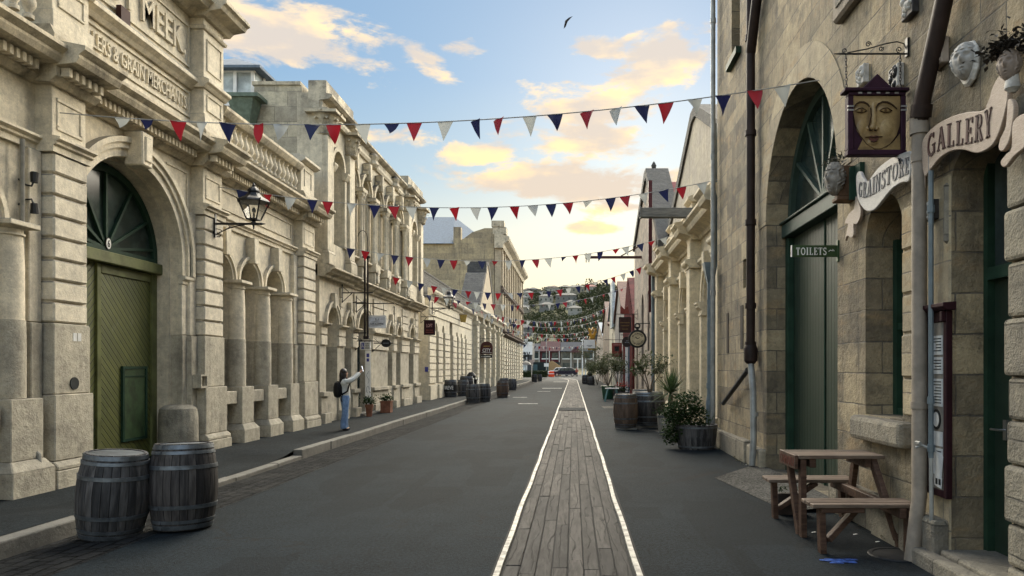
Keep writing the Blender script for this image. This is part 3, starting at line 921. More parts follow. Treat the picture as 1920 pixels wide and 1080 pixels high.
# door
D = -.385
mb = MB(); f.box(mb, 10.14, 11.335, D - .05, D - .02, .02, 3.31); mb.build('door_leaf', OLIVE_L, L1)
mb = MB(); f.box(mb, 11.365, 12.79, D - .05, D - .02, .02, 3.31); mb.build('door_leaf', OLIVE_R, L1)
mb = MB(); f.box(mb, 11.30, 11.40, D - .04, D + .015, .02, 3.31); f.box(mb, 12.76, 12.93, D - .04, D + .02, 0, 3.31); f.box(mb, 10.12, 10.24, D - .04, D + .02, 0, 3.31)
f.box(mb, 11.42, 12.74, D - .04, D + .008, 3.16, 3.30)
mb.build('door_frame', OLIVE, L1, bevel=.006)
mb = MB(); f.box(mb, 10.12, 12.97, D - .05, D + .12, 3.315, 3.50); mb.build('transom', OLIVE, L1, bevel=.012)
wk = MB(); f.box(wk, 11.96, 12.60, D - .03, D + .004, .44, 1.66); wk = wk.build('wicket_door', WICKET, L1)
mb = MB()
for q in ((11.94, 11.985, .42, 1.68), (12.575, 12.62, .42, 1.68)): f.box(mb, q[0], q[1], D - .02, D + .022, q[2], q[3])
for q in ((1.635, 1.68), (.42, .465), (1.50, 1.52)): f.box(mb, 11.987, 12.573, D - .02, D + .02, q[0], q[1])
mb.build('frame', DKGREEN, wk)
mb = MB(); f.archfill(mb, 11.55, 1.37, 3.5, 3.53, 1.36, D - .03, 40); fan = mb.build('fanlight', GLASSG, L1)
mb = MB()
c0 = Vector((11.52, 3.56))
for ang in (90, 122, 150, 58, 30, 8, 172):
    e = c0 + Vector((math.cos(R(ang)), math.sin(R(ang)))) * 1.36
    a_ = f.p(c0.x, D + .0, c0.y); b_ = f.p(e.x, D + .0, e.y)
    mb.bar(a_, b_, .045, .05, (1, 0, 0))
mb.build('glazing_bar', DKGREEN, fan)
mb = MB(); f.archring(mb, 11.55, 3.53, 1.25, 1.37, D - .04, D + .03, 0, 36); f.box(mb, 10.2, 12.9, D - .03, D + .035, 3.505, 3.58)
mb.build('fanlight_frame', DKGREEN, fan)
mb = MB(); f.shape(mb, [(11.52 + .07 * math.cos(t * .3142), 3.64 + .10 * math.sin(t * .3142)) for t in range(20)], D + .03, D + .05)
npl = mb.build('number_plate', GLYPH, L1)
mb = MB(); f.shape(mb, [(11.52 + .058 * math.cos(t * .3142), 3.64 + .085 * math.sin(t * .3142)) for t in range(20)], D + .05, D + .053); pl2 = mb.build('plate_face', WHITE, npl)
mb = MB(); add_text(mb, '6', lambda u, v, t: f.p(11.52 + u, t, 3.585 + v), .115, .06, D + .053, D + .056, .02); mb.build('numeral', GLYPH, npl)
# arcades: columns on pedestals, little archivolts, keystones, windows
for cs, last in ((ARC_L, 8.99), (ARC_R, 17.63)):
    for (c, h) in cs:
        mb = MB(); f.archring(mb, c, 3.48, .462, .53, -.02, .05, 0, 20); f.archring(mb, c, 3.48, .53, .60, -.02, .085, 0, 20)
        mb.build('archivolt', CREAM, L1)
        mb = MB(); f.keystone(mb, c, 3.92, 4.47, .17, .23, .19); mb.build('keystone', CREAM, L1, bevel=.012)
        w = MB(); f.archfill(w, c, .46, .9, 3.48, .46, -.40); w = w.build('window', GLASS, L1)
        mb = MB()
        f.box(mb, c - .46, c - .40, -.42, -.33, .95, 3.48); f.box(mb, c + .40, c + .46, -.42, -.33, .95, 3.48)
        f.box(mb, c - .40, c + .40, -.42, -.335, 2.5, 2.62); f.box(mb, c - .40, c + .40, -.42, -.335, 3.4, 3.5); f.box(mb, c - .03, c + .03, -.42, -.34, .95, 2.498)
        f.box(mb, c - .46, c + .46, -.42, -.30, .88, .948)
        mb.build('frame', BLUEBLACK, w)
        mb = MB(); f.box(mb, c - .30, c + .30, -.02, .22, .92, 1.18); mb.build('window_sill', GREYLOW, L1, bevel=.015)
    for c in [c for c, h in cs[:-1]] + [last - .635]:
        cc = c + .635
        X = -7.1 + .02
        mb = MB(); mb.lathe([(.19, 2.25), (.188, 2.9), (.172, 3.28), (.172, 3.30), (.195, 3.305), (.195, 3.33), (.175, 3.335), (.18, 3.38), (.225, 3.41)], (X, cc, 0), 24)
        mb.build('column', CREAM, L1, smooth=True)
        mb = MB(); mb.box(X - .25, X + .25, cc - .25, cc + .25, 3.41, 3.475); mb.build('abacus', CREAM, L1, bevel=.008)
        mb = MB(); mb.lathe([(.205, 1.27), (.205, 2.0), (.20, 2.248)], (X, cc, 0), 24); mb.build('column_base', GREYLOW, L1, smooth=True)
        mb = MB(); mb.box(X - .3, X + .27, cc - .27, cc + .27, .5, 1.265)
        mb.box(X - .3, X + .36, cc - .36, cc + .36, -.1, .38)
        mb.add([(X - .3, cc - .36, .38), (X + .36, cc - .36, .38), (X + .36, cc + .36, .38), (X - .3, cc + .36, .38), (X - .3, cc - .28, .5), (X + .28, cc - .28, .5), (X + .28, cc + .28, .5), (X - .3, cc + .28, .5)],
               [(0, 1, 5, 4), (1, 2, 6, 5), (2, 3, 7, 6), (4, 5, 6, 7)])
        mb.build('pedestal', GREYLOW, L1, bevel=.01)
# attic with raised lettering
mb = MB(); f.box(mb, 10.0, 13.5, -.5, 0, 6.1, 8.2); mb.build('attic_wall', CREAM, L1)
for a, b in ((9.46, 10.18), (13.34, 14.10)):
    mb = MB()
    f.box(mb, a - .04, b + .04, -.5, .29, 6.1, 6.36)
    f.box(mb, a, b, -.5, .25, 6.36, 6.84)
    f.extrude(mb, [(-.5, 6.84), (.28, 6.84), (.33, 6.9), (.38, 6.93), (.38, 6.99), (.28, 7.03), (-.5, 7.03)], a - .06, b + .06)
    f.box(mb, a, b, -.5, .25, 7.03, 8.0)
    f.extrude(mb, [(-.5, 7.93), (.29, 7.93), (.32, 7.98), (.25, 8.0), (-.5, 8.0)], a - .04, b + .04)
    f.box(mb, a, b, -.5, .25, 8.0, 8.15)
    for z0, z1 in ((6.45, 6.76), (7.2, 7.8)):
        f.box(mb, a + .1, b - .1, .24, .272, z1 - .035, z1); f.box(mb, a + .1, b - .1, .24, .272, z0, z0 + .035)
        f.box(mb, a + .1, a + .135, .24, .27, z0 + .036, z1 - .036); f.box(mb, b - .135, b - .1, .24, .27, z0 + .036, z1 - .036)
    mb.build('attic_pier', CREAM, L1, bevel=.008)
mb = MB()
f.extrude(mb, [(-.02, 6.80), (.05, 6.80), (.1, 6.86), (.18, 6.92), (.18, 6.98), (.05, 7.10), (-.02, 7.10)], 10.18, 13.34)
f.box(mb, 10.18, 13.34, -.02, .03, 6.12, 6.22)
for z0, z1 in ((6.30, 6.70), (7.22, 7.92)):
    f.box(mb, 10.22, 13.28, -.01, .03, z1, z1 + .035); f.box(mb, 10.22, 13.28, -.01, .03, z0 - .035, z0)
    f.box(mb, 13.245, 13.28, -.01, .028, z0 + .001, z1 - .001)
mb.build('attic_moulding', CREAM, L1)
mb = MB()
f.extrude(mb, [(-.5, 8.15), (.1, 8.15), (.18, 8.22), (.40, 8.26), (.44, 8.33), (.50, 8.36), (.50, 8.42), (.1, 8.5), (-.5, 8.5)], 9.2, 14.25)
for a, b in ((9.46, 10.18), (13.34, 14.10)): f.extrude(mb, [(-.5, 8.14), (.1, 8.14), (.18, 8.22), (.40, 8.26), (.44, 8.33), (.50, 8.36), (.50, 8.42), (.1, 8.503), (-.5, 8.503)], a - .1, b + .12, .22, .003)
f.box(mb, 13.3, 14.1, -.4, .3, 8.5, 8.75); f.box(mb, 9.5, 13.3, -.4, .05, 8.5, 8.9)
mb.build('attic_cornice', LEDGE, L1)
mb = MB(); add_text(mb, 'MILLERS & GRAIN MERCHANTS.', lambda u, v, t: f.p(13.20 + u, t, 6.385 + v), .235, 2.92, -.005, .035, .006, 'r'); mb.build('lettering', CREAM, L1)
mb = MB(); add_text(mb, 'J & T MEEK.', lambda u, v, t: f.p(13.12 + u, t, 7.36 + v), .44, 2.6, -.005, .05, .01, 'r'); mb.build('lettering', CREAM, L1)
mb = MB(); f.box(mb, 11.1, 11.33, .05, .13, 7.0, 7.25); mb.build('iron_plate', plain('rusty plate', (.05, .02, .018), .7), L1)
# balustrades
bal = None
def balusters(s0, s1, n):
    global bal
    for i in range(n):
        s_ = s0 + (s1 - s0) * i / (n - 1)
        if bal is None:
            mb = MB(); mb.lathe([(.065, 0), (.065, .05), (.04, .07), (.045, .10), (.085, .17), (.088, .22), (.06, .32), (.038, .40), (.045, .43), (.06, .45), (.06, .5)], (0, 0, 0), 14)
            bal = mb.build('baluster', CREAM, L1, smooth=True, world=False)
            o = bal
        else:
            o = bal.copy(); col.objects.link(o); o.parent = L1
        o.location = Vector((-7.0, s_, 6.135)) - L1.location
balusters(14.35, 18.05, 16); balusters(8.0, 9.25, 6)
for a, b in ((14.14, 18.2), (4.0, 9.4)):
    mb = MB()
    f.extrude(mb, [(-.12, 6.63), (.22, 6.63), (.26, 6.68), (.30, 6.74), (.30, 6.80), (.1, 6.86), (-.12, 6.86)], a, b)
    mb.build('handrail', LEDGE, L1)
mb = MB(); f.box(mb, 18.2, 19.12, -.5, .22, 6.1, 6.86); f.extrude(mb, [(-.5, 6.86), (.25, 6.86), (.36, 6.92), (.36, 6.98), (.2, 7.05), (-.5, 7.05)], 18.12, 19.2)
f.box(mb, 18.4, 18.44, .21, .24, 6.3, 6.7); f.box(mb, 18.86, 18.9, .21, .24, 6.3, 6.7); f.box(mb, 18.4, 18.9, .21, .242, 6.7, 6.74)
mb.build('parapet_pier', CREAM, L1, bevel=.008)
mb = MB(); f.shape(mb, [(14.12, 6.87), (14.12, 7.75), (14.25, 7.7), (14.5, 7.32), (14.9, 7.05), (15.5, 6.87)], -.45, -.1); mb.build('scroll_buttress', RUBBLE, L1)
mb = MB(); f.shape(mb, [(15.0, 6.5), (19.1, 6.5), (19.1, 6.9), (17.6, 7.4), (16.6, 8.0), (15.9, 7.6)], -2.2, -1.7)
mb.build('rear_gable', RUBBLE, L1)
mb = MB(); mb.box(-14, -7.85, 3.5, 19.15, 0, 6.05); mb.build('rear_block', CREAM, L1)
mb = MB(); mb.tube([f.p(9.12, .12, 4.55), f.p(9.12, .12, .75), f.p(9.16, .30, .55), f.p(9.16, .34, .02)], .028, 8); mb.build('drainpipe', plain('stone painted pipe', (.22, .21, .18), .6), L1, smooth=True)
mb = MB(); f.shape(mb, [(9.86 + .085 * math.cos(t * .2618), 1.44 + .085 * math.sin(t * .2618)) for t in range(24)], .26, .275)
tag(mb.build('plaque', plain('dark bronze', (.03, .034, .036), .4, .4), loc=f.p(9.86, .27, 1.44)), 'small dark round plaque on the stone pier left of the olive door', 'plaque')
mb = MB(); f.box(mb, 9.84, 9.91, .262, .266, 2.02, 2.13); f.box(mb, 9.93, 10.0, .262, .266, 2.02, 2.13)
tag(mb.build('notice', PAPER, loc=f.p(9.9, .262, 2.05)), 'pair of small white paper notices above the round plaque', 'notice')
mb = MB(); f.box(mb, 13.16, 13.40, .06, .30, 1.28, 1.32); f.box(mb, 13.16, 13.40, .06, .30, 1.50, 1.53); f.box(mb, 13.16, 13.19, .06, .30, 1.321, 1.499); f.box(mb, 13.37, 13.40, .06, .30, 1.321, 1.499)
tag(mb.build('wall_box', GREYLOW, loc=f.p(13.3, .2, 1.3)), 'small open stone coloured box fixed beside the green door jamb', 'box')
# glazed lantern on the roof behind
rl = thing('roof_lantern', 'white framed roof lantern with blue grey hipped roof behind the stone parapet', 'roof lantern', (-9.3, 20.6, 6))
mb = MB(); mb.box(-10.4, -8.75, 20.0, 22.0, 6, 8.95); mb.build('base', SHED, rl)
mb = MB(); mb.box(-10.4, -8.85, 20.05, 22.0, 8.95, 9.95); mb.build('pane', PALEGLASS, rl)
mb = MB()
for x in (-10.42, -9.92, -9.44, -8.95): mb.box(x, x + .09, 19.98, 20.04, 8.95, 9.95)
mb.box(-10.42, -8.84, 19.97, 20.045, 9.87, 9.96); mb.box(-10.42, -8.84, 19.97, 20.045, 8.93, 9.01)
for y in (20.5, 21.1, 21.7): mb.box(-8.84, -8.80, y, y + .09, 8.95, 9.95)
mb.build('frame', WHITE, rl)
mb = MB(); mb.add([(-10.6, 19.75, 9.97), (-8.6, 19.75, 9.97), (-8.6, 22.2, 9.97), (-10.6, 22.2, 9.97), (-9.8, 20.8, 10.6), (-9.8, 21.4, 10.6)], [(0, 1, 4), (1, 2, 5, 4), (2, 3, 5), (3, 0, 4, 5), (0, 3, 2, 1)]); mb.box(-10.6, -8.6, 19.75, 22.2, 9.9, 9.968); mb.build('roof', SLATE, rl)
rl2 = MB(); rl2.lathe([(.14, 0), (.16, .1), (.36, .62), (.38, .75), (.38, .82), (0, .82)], (-8.85, 20.05, 8.0), 4, R(45)) if 0 else rl2.add([(-9.0, 19.3, 8.1), (-8.7, 19.3, 8.1), (-8.7, 19.6, 8.1), (-9.0, 19.6, 8.1), (-9.2, 19.1, 8.85), (-8.5, 19.1, 8.85), (-8.5, 19.64, 8.85), (-9.2, 19.64, 8.85)], [(0, 1, 5, 4), (1, 2, 6, 5), (2, 3, 7, 6), (3, 0, 4, 7), (4, 5, 6, 7), (0, 3, 2, 1)])
rl2.box(-9.3, -8.35, 19.05, 19.66, 8.85, 8.95)
hp = rl2.build('rain_hopper', plain('pale green hopper', (.13, .17, .13), .5), loc=(-8.85, 19.4, 8.1))
tag(hp, 'pale green rain hopper high on the side wall of the tall stone block', 'rain hopper')
# ------------------------------------------------------------------ left 2: two-storey arcaded building
L2 = thing('arcaded_building', 'tall weathered cream building with Corinthian columns and two storeys of arches', 'building', (-6.9, 26, 0))
f = Fr(-1, 6.95)
E1, E2 = (19.72, 22.1), (29.5, 32.3)
GW = [(20.72, .48, .96), (22.20, .34, .96), (23.95, .80, .1), (27.3, .36, .96), (28.6, .36, .96), (30.85, .46, .96)]
ops_l = [(c, h, zb, 2.27, None) for c, h, zb in GW]
ops_u = [(c, h, 2.27, 2.88, h if h < .7 else .62) for c, h, zb in GW]
mb = MB(); f.wall(mb, 19.72, 32.3, -.1, 2.27, ops_l, 0, .45); mb.build('dado', GREYLOW, L2)
mb = MB(); f.wall(mb, 19.72, 32.3, 2.27, 4.2, ops_u, -.004, .45); mb.build('ground_floor_wall', CREAM, L2)
# rusticated blocks between the openings
segs = []
cur = 19.75
for c, h, zb in GW: segs.append((cur, c - h - .02)); cur = c + h + .02
segs.append((cur, 32.28))
for a, b in segs:
    mb = MB()
    z = 2.28
    while z < 4.05:
        if not (2.80 < z + .1 < 3.0):
            f.box(mb, a, b, -.02, .05, z + .008, min(z + .285, 4.12)) if z < 2.6 else f.box(mb, a + (.18 if z > 2.6 else 0), b - (.18 if z > 2.6 else 0), -.02, .045, z + .008, min(z + .285, 4.12)) if b - a > .5 else None
        z += .295
    if mb.v: mb.build('rustication', CREAMB, L2, bevel=.016)
for a, b in segs:
    mb = MB()
    f.box(mb, a - .03, b + .03, -.02, .16, -.1, .40); f.box(mb, a - .02, b + .02, -.02, .12, .86, .99); f.box(mb, a - .01, b + .01, -.02, .05, .40, .86)
    mb.build('plinth', GREYLOW, L2, bevel=.015)
for a, b in segs:
    mb = MB(); f.extrude(mb, [(-.02, 2.80), (.08, 2.80), (.10, 2.84), (.17, 2.87), (.17, 2.91), (-.02, 2.94)], a - .04, b + .04); mb.build('impost', LEDGE, L2)
for c, h, zb in GW:
    k = 1. if h < .7 else .62 / .8
    mb = MB(); f.archring(mb, c, 2.93 if h < .7 else 2.9, h + .002, h + .10, -.02, .06, 0, 20, k); f.archring(mb, c, 2.93 if h < .7 else 2.9, h + .10, h + .17, -.02, .09, 0, 20, k)
    mb.build('archivolt', CREAM, L2)
    mb = MB(); f.keystone(mb, c, 2.88 + h * k, 2.88 + h * k + .44, .13, .19, .13); mb.build('keystone', CREAM, L2, bevel=.012)
    if h < .7:
        w = MB(); f.archfill(w, c, h, .9, 2.88, h, -.43); w = w.build('window', GLASS, L2)
        mb = MB(); f.box(mb, c - h, c - h + .06, -.43, -.38, .96, 2.9); f.box(mb, c + h - .06, c + h, -.43, -.38, .96, 2.9); f.box(mb, c - h + .06, c + h - .06, -.43, -.385, 1.9, 1.97); f.box(mb, c - h + .06, c + h - .06, -.43, -.385, 2.82, 2.9)
        mb.build('frame', BLUEBLACK, w)
# entrance: dark grille door with fanlight
w = MB(); f.archfill(w, 23.95, .80, .1, 2.88, .62, -.43); w = w.build('entrance_door', BLUEBLACK, L2)
mb = MB()
for q in (23.2, 23.4, 23.6, 23.8, 24.0, 24.2, 24.4, 24.6): f.box(mb, q, q + .03, -.43, -.36, .15, 2.4)
for z in (.15, .7, 1.25, 1.8, 2.36): f.box(mb, 23.18, 24.7, -.43, -.365, z, z + .04)
mb.build('grille', plain('grey green grille', (.05, .07, .07), .5), w)
mb = MB(); f.box(mb, 23.15, 24.75, -.43, -.30, 2.44, 2.62); mb.build('transom', BLUEBLACK, w)
mb = MB(); f.box(mb, 22.95, 24.95, -.1, .30, -.05, .19); mb.build('doorstep', KERB, L2, bevel=.02)
# first-floor cornice
C1 = [(-.02, 4.16), (.06, 4.16), (.08, 4.22), (.20, 4.27), (.24, 4.33), (.34, 4.37), (.34, 4.42), (.06, 4.50), (-.02, 4.50)]
mb = MB(); f.extrude(mb, C1, 22.1, 29.5); mb.build('cornice', LEDGE, L2)
for a, b in (E1, E2):
    mb = MB(); f.extrude(mb, C1, a - .12, b + .12, .12, .003); mb.build('cornice', LEDGE, L2)
# upper storey: end bays project a little
f2 = Fr(-1, 6.95)
UW = [22.55, 24.0, 25.5, 27.0, 28.5]
mb = MB(); f2.wall(mb, 22.08, 29.52, 4.5, 9.15, [(c, .44, 5.2, 7.45, .44) for c in UW], -.05, .4); mb.build('upper_wall', AGED, L2)
for (a, b), c in ((E1, 20.95), (E2, 30.9)):
    mb = MB(); f2.wall(mb, a, b, 4.5, 9.2, [(c, .48, 5.2, 7.45, .48)], .08, .45); mb.build('end_bay', AGED, L2)
def upper_window(c, h, d):
    w = MB(); f2.archfill(w, c, h, 5.2, 7.45, h, d); w = w.build('window', GLASS, L2)
    mb = MB(); f2.box(mb, c - h, c - h + .07, d - .02, d + .05, 5.2, 7.45); f2.box(mb, c + h - .07, c + h, d - .02, d + .05, 5.2, 7.45); f2.box(mb, c - h + .07, c + h - .07, d - .02, d + .045, 6.4, 6.47); f2.box(mb, c - h + .07, c + h - .07, d - .02, d + .045, 7.38, 7.46)
    mb.build('frame', OFFWHITE, w)
for c in UW: upper_window(c, .44, -.43)
for c in (20.95, 30.9): upper_window(c, .48, -.35)
for c in UW:
    mb = MB(); f2.archring(mb, c, 7.45, .442, .54, -.07, .04, .0, 18); f2.archring(mb, c, 7.45, .54, .66, -.07, .10, .0, 18); mb.build('archivolt', LEDGE, L2)
    mb = MB(); f2.keystone(mb, c, 7.86, 8.45, .14, .26, .22, -.05); f2.box(mb, c - .16, c + .16, -.05, .17, 8.05, 8.22); mb.build('keystone', LEDGE, L2, bevel=.03)
for c in (20.95, 30.9):
    mb = MB(); f2.archring(mb, c, 7.45, .482, .60, .07, .15, 0, 18); mb.build('archivolt', AGED, L2)
    mb = MB()
    for q in (-1, 1):
        s0, s1 = sorted((c + q * .485, c + q * .68))
        f2.box(mb, s0, s1, .07, .15, 5.2, 7.22); f2.extrude(mb, [(.07, 7.22), (.17, 7.22), (.22, 7.30), (.26, 7.38), (.26, 7.44), (.07, 7.45)], s0 - .04, s1 + .04)
    mb.build('jamb_shaft', AGED, L2, bevel=.01)
def capital(X, Y, z0, z1, r):
    mb = MB(); h = z1 - z0
    mb.lathe([(r, z0), (r * 1.12, z0 + .03), (r * 1.02, z0 + .05), (r * 1.05, z0 + h * .4), (r * 1.35, z0 + h * .8), (r * 1.5, z0 + h * .86)], (X, Y, 0), 12)
    rg = random.Random(int(Y * 100))
    for row, (zc, n, rr) in enumerate(((z0 + h * .12, 8, 1.12), (z0 + h * .38, 8, 1.3), (z0 + h * .66, 8, 1.5))):
        for k in range(n):
            t = 2 * math.pi * (k + .5 * row) / n
            d = Vector((math.cos(t), math.sin(t), 0)); q = Vector((-d.y, d.x, 0))
            p = Vector((X, Y, zc)) + d * r
            w = r * .36; L = h * .30
            tip = d * r * (rr - 1 + .25)
            mb.add([p - q * w, p + q * w, p + q * w * .8 + d * r * .2 + Vector((0, 0, L * .8)), p - q * w * .8 + d * r * .2 + Vector((0, 0, L * .8)), p + tip + q * w * .5 + Vector((0, 0, L * 1.05)), p + tip - q * w * .5 + Vector((0, 0, L * 1.05)), p + tip * 1.05 + Vector((0, 0, L * .75))],
                   [(0, 1, 2, 3), (3, 2, 4, 5), (5, 4, 6)])
    a = r * 1.6
    mb.box(X - a, X + a, Y - a, Y + a, z0 + h * .88, z1)
    return mb.build('capital', LEDGE, L2)
# giant corner pilasters with leafy capitals
for s_ in (19.98, 21.95, 29.75, 32.05):
    mb = MB(); f2.box(mb, s_ - .25, s_ + .25, .07, .22, 4.9, 8.05); f2.box(mb, s_ - .30, s_ + .30, .07, .28, 4.5, 4.8); f2.extrude(mb, [(.07, 4.8), (.28, 4.8), (.23, 4.9), (.07, 4.9)], s_ - .28, s_ + .28); mb.build('corner_pilaster', AGED, L2, bevel=.012)
    capital(-6.95 + .07, s_, 8.05, 8.70, .27)
# slim columns between the upper arches
cs = [(a + b) / 2 for a, b in zip(UW, UW[1:])] + [21.84 + .0, 29.28]
for c in [x for x in cs if 22.2 < x < 29.4]:
    for q in (-.11, .11):
        mb = MB(); mb.lathe([(.10, 5.2), (.10, 5.3), (.085, 5.35), (.078, 7.05), (.09, 7.07), (.09, 7.1), (.08, 7.12), (.14, 7.3)], (-6.85, c + q, 0), 14); mb.build('column', AGED, L2, smooth=True)
    mb = MB(); f2.box(mb, c - .28, c + .28, -.06, .24, 7.30, 7.44); f2.box(mb, c - .22, c + .22, -.06, .2, 7.2, 7.29); mb.build('abacus', LEDGE, L2, bevel=.015)
    mb = MB(); f2.box(mb, c - .28, c + .28, -.06, .25, 4.9, 5.195); f2.box(mb, c - .24, c + .24, -.06, .20, 4.5, 4.895); mb.build('pedestal', AGED, L2, bevel=.015)
    mb = MB(); f2.shape(mb, [(c - .09, 4.55), (c + .09, 4.55), (c + .11, 4.7), (c + .07, 4.8), (c + .12, 5.0), (c - .12, 5.0), (c - .07, 4.8), (c - .11, 4.7)], .19, .27); mb.build('console', CREAM, L2, bevel=.02)
mb = MB(); f2.extrude(mb, [(-.06, 5.08), (.05, 5.08), (.12, 5.14), (.12, 5.19), (-.06, 5.2)], 22.1, 29.5); mb.build('sill_course', LEDGE, L2)
# entablature and blocking
ENT = [(-.3, 8.62), (.02, 8.62), (.06, 8.70), (.06, 8.78), (.0, 8.80), (.0, 8.98), (.10, 9.02), (.18, 9.08), (.18, 9.14), (.02, 9.17), (.02, 9.28), (-.3, 9.28)]
mb = MB(); f2.extrude(mb, ENT, 22.2, 29.5); mb.build('entablature', AGED, L2)
for a, b in (E1, E2):
    mb = MB(); f2.extrude(mb, [(d, z + (.24 if z > 9.2 else 0)) for d, z in ENT], a - .03, b + .03, .17, .004); mb.build('entablature', AGED, L2)
for c in UW[1:4:2]:
    mb = MB(); mb.lathe([(.18, 8.5), (.26, 8.62), (.2, 8.75), (.26, 8.9), (.1, 9.05), (0, 9.1)], (-6.93, c + .75, 0), 10); mb.build('boss', LEDGE, L2)
mb = MB(); mb.box(-8.75, -7.45, 19.74, 32.28, 4.2, 9.4); mb.box(-13, -8.8, 19.74, 32.28, 0, 8.6); mb.box(-8.79, -7.66, 19.74, 32.28, 0, 4.19); mb.build('side_wall', AGEDB, L2)
mb = MB(); mb.box(-8.8, -7.47, 19.70, 32.32, 9.405, 9.5); mb.build('coping', LEDGE, L2)

# ------------------------------------------------------------------ left 3: low rusticated building
L3 = thing('low_building', 'low cream rusticated building with tall narrow arched openings and dark parapet', 'building', (-6.9, 41, 0))
f = Fr(-1, 6.9)
W3 = [(36.3, .30, .9, 3.6, .30), (38.2, .30, .9, 3.6, .30), (40.6, .48, .1, 3.9, .48), (42.7, .28, .9, 3.5, .28), (44.3, .28, .9, 3.5, .28), (45.9, .28, .9, 3.5, .28)]
mb = MB(); f.wall(mb, 34.3, 49.0, -.1, 5.0, W3, 0, .4); mb.build('wall', LOWCREAM, L3)
mb = MB(); cur = 34.35; segs = []
for c, h, *_ in W3: segs.append((cur, c - h - .03)); cur = c + h + .03
segs.append((cur, 48.6))
for a, b in segs:
    mb = MB(); z = .9
    while z < 3.5:
        f.box(mb, a, b, -.01, .05, z, z + .30)
        z += .33
    mb.build('rustication', LOWCREAM, L3, bevel=.02)
mb = MB()
for z in (4.2, 4.53): f.box(mb, 34.35, 48.6, -.01, .05, z, z + .30)
mb.build('rustication', LOWCREAM, L3, bevel=.02)
mb = MB(); f.box(mb, 34.28, 49.0, -.01, .12, -.1, .75); mb.build('plinth', GREYLOW, L3, bevel=.02) if 0 else None
for a, b in segs:
    mb = MB(); f.box(mb, a - .01, b + .01, -.01, .10, -.1, .8); mb.build('plinth', LOWCREAM, L3, bevel=.02)
for c, h, zb, zs, r_ in W3:
    w = MB(); f.archfill(w, c, h, zb, zs, r_, -.36); w.build('door' if h > .4 else 'window', BLUEBLACK if h < .4 else plain('brown door', (.07, .05, .04), .6), L3)
mb = MB(); f.extrude(mb, [(-.02, 4.98), (.05, 4.98), (.1, 5.1), (.28, 5.2), (.34, 5.3), (.34, 5.38), (0, 5.5), (-.02, 5.5)], 34.2, 49.1); mb.build('cornice', LOWCREAM, L3)
mb = MB(); f.box(mb, 34.35, 49.0, -.6, -.25, 5.0, 6.25); f.box(mb, 34.3, 49.0, -.62, -.22, 6.253, 6.33); mb.build('parapet', RUBBLE, L3)
mb = MB(); mb.box(-14, -7.68, 34.3, 49, 0, 5.6); mb.build('end_wall', SHED, L3)
# ------------------------------------------------------------------ left 3b: pedimented cream front
L3b = thing('pedimented_building', 'cream columned front with steep stone gable topped by dark lichened coping', 'building', (-6.9, 58, 0))
f = Fr(-1, 6.9)
W4 = [(52.0, .5, .1, 3.6, .5), (55.5, .5, .1, 3.6, .5), (59.0, .5, .1, 3.6, .5), (63.0, .5, .1, 3.6, .5)]
mb = MB(); f.wall(mb, 49.2, 67.8, -.1, 6.0, W4, 0, .5); mb.build('wall', LOWCREAM, L3b)
for c, h, zb, zs, r_ in W4:
    w = MB(); f.archfill(w, c, h, zb, zs, r_, -.45); w.build('door', BLUEBLACK, L3b)
for s_ in (49.9, 53.7, 57.3, 61.0, 65.0, 67.2):
    mb = MB(); f.box(mb, s_ - .42, s_ + .42, -.02, .28, -.1, 4.6)
    z = .9
    f.extrude(mb, [(-.02, 4.6), (.30, 4.6), (.42, 4.75), (.42, 4.85), (-.02, 4.9)], s_ - .5, s_ + .5); f.box(mb, s_ - .36, s_ + .36, -.02, .25, 4.9, 6.0); mb.build('pilaster', LOWCREAM, L3b, bevel=.02)
    mb = MB()
    while z < 4.4: f.box(mb, s_ - .45, s_ + .45, .2, .33, z, z + .30); z += .36
    mb.build('rustication', LOWCREAM, L3b, bevel=.02)
mb = MB(); f.extrude(mb, [(-.02, 5.3), (.3, 5.3), (.4, 5.5), (.62, 5.65), (.62, 5.8), (.3, 6.05), (-.02, 6.1)], 49.2, 67.8); mb.build('cornice', LOWCREAM, L3b)
mb = MB(); f.shape(mb, [(52.6, 6.05), (62.5, 6.05), (62.0, 6.6), (58.6, 9.4), (58.0, 9.9), (57.0, 9.8), (56.4, 9.2), (53.2, 6.7)], -.3, .05); mb.build('gable', TANF, L3b)
mb = MB(); f.shape(mb, [(52.2, 6.3), (55.6, 9.0), (56.2, 9.1), (56.5, 10.0), (58.1, 10.2), (58.8, 9.7), (62.8, 6.3), (62.8, 6.06), (61.9, 6.62), (58.5, 9.4), (57.9, 9.88), (57.1, 9.78), (56.5, 9.1), (53.0, 6.35), (52.2, 6.1)], -1.4, .10); mb.build('coping', RUBBLE, L3b)
mb = MB(); mb.box(-14, -7.85, 49.2, 67.8, 0, 6.0); mb.build('rear_block', SHED, L3b)

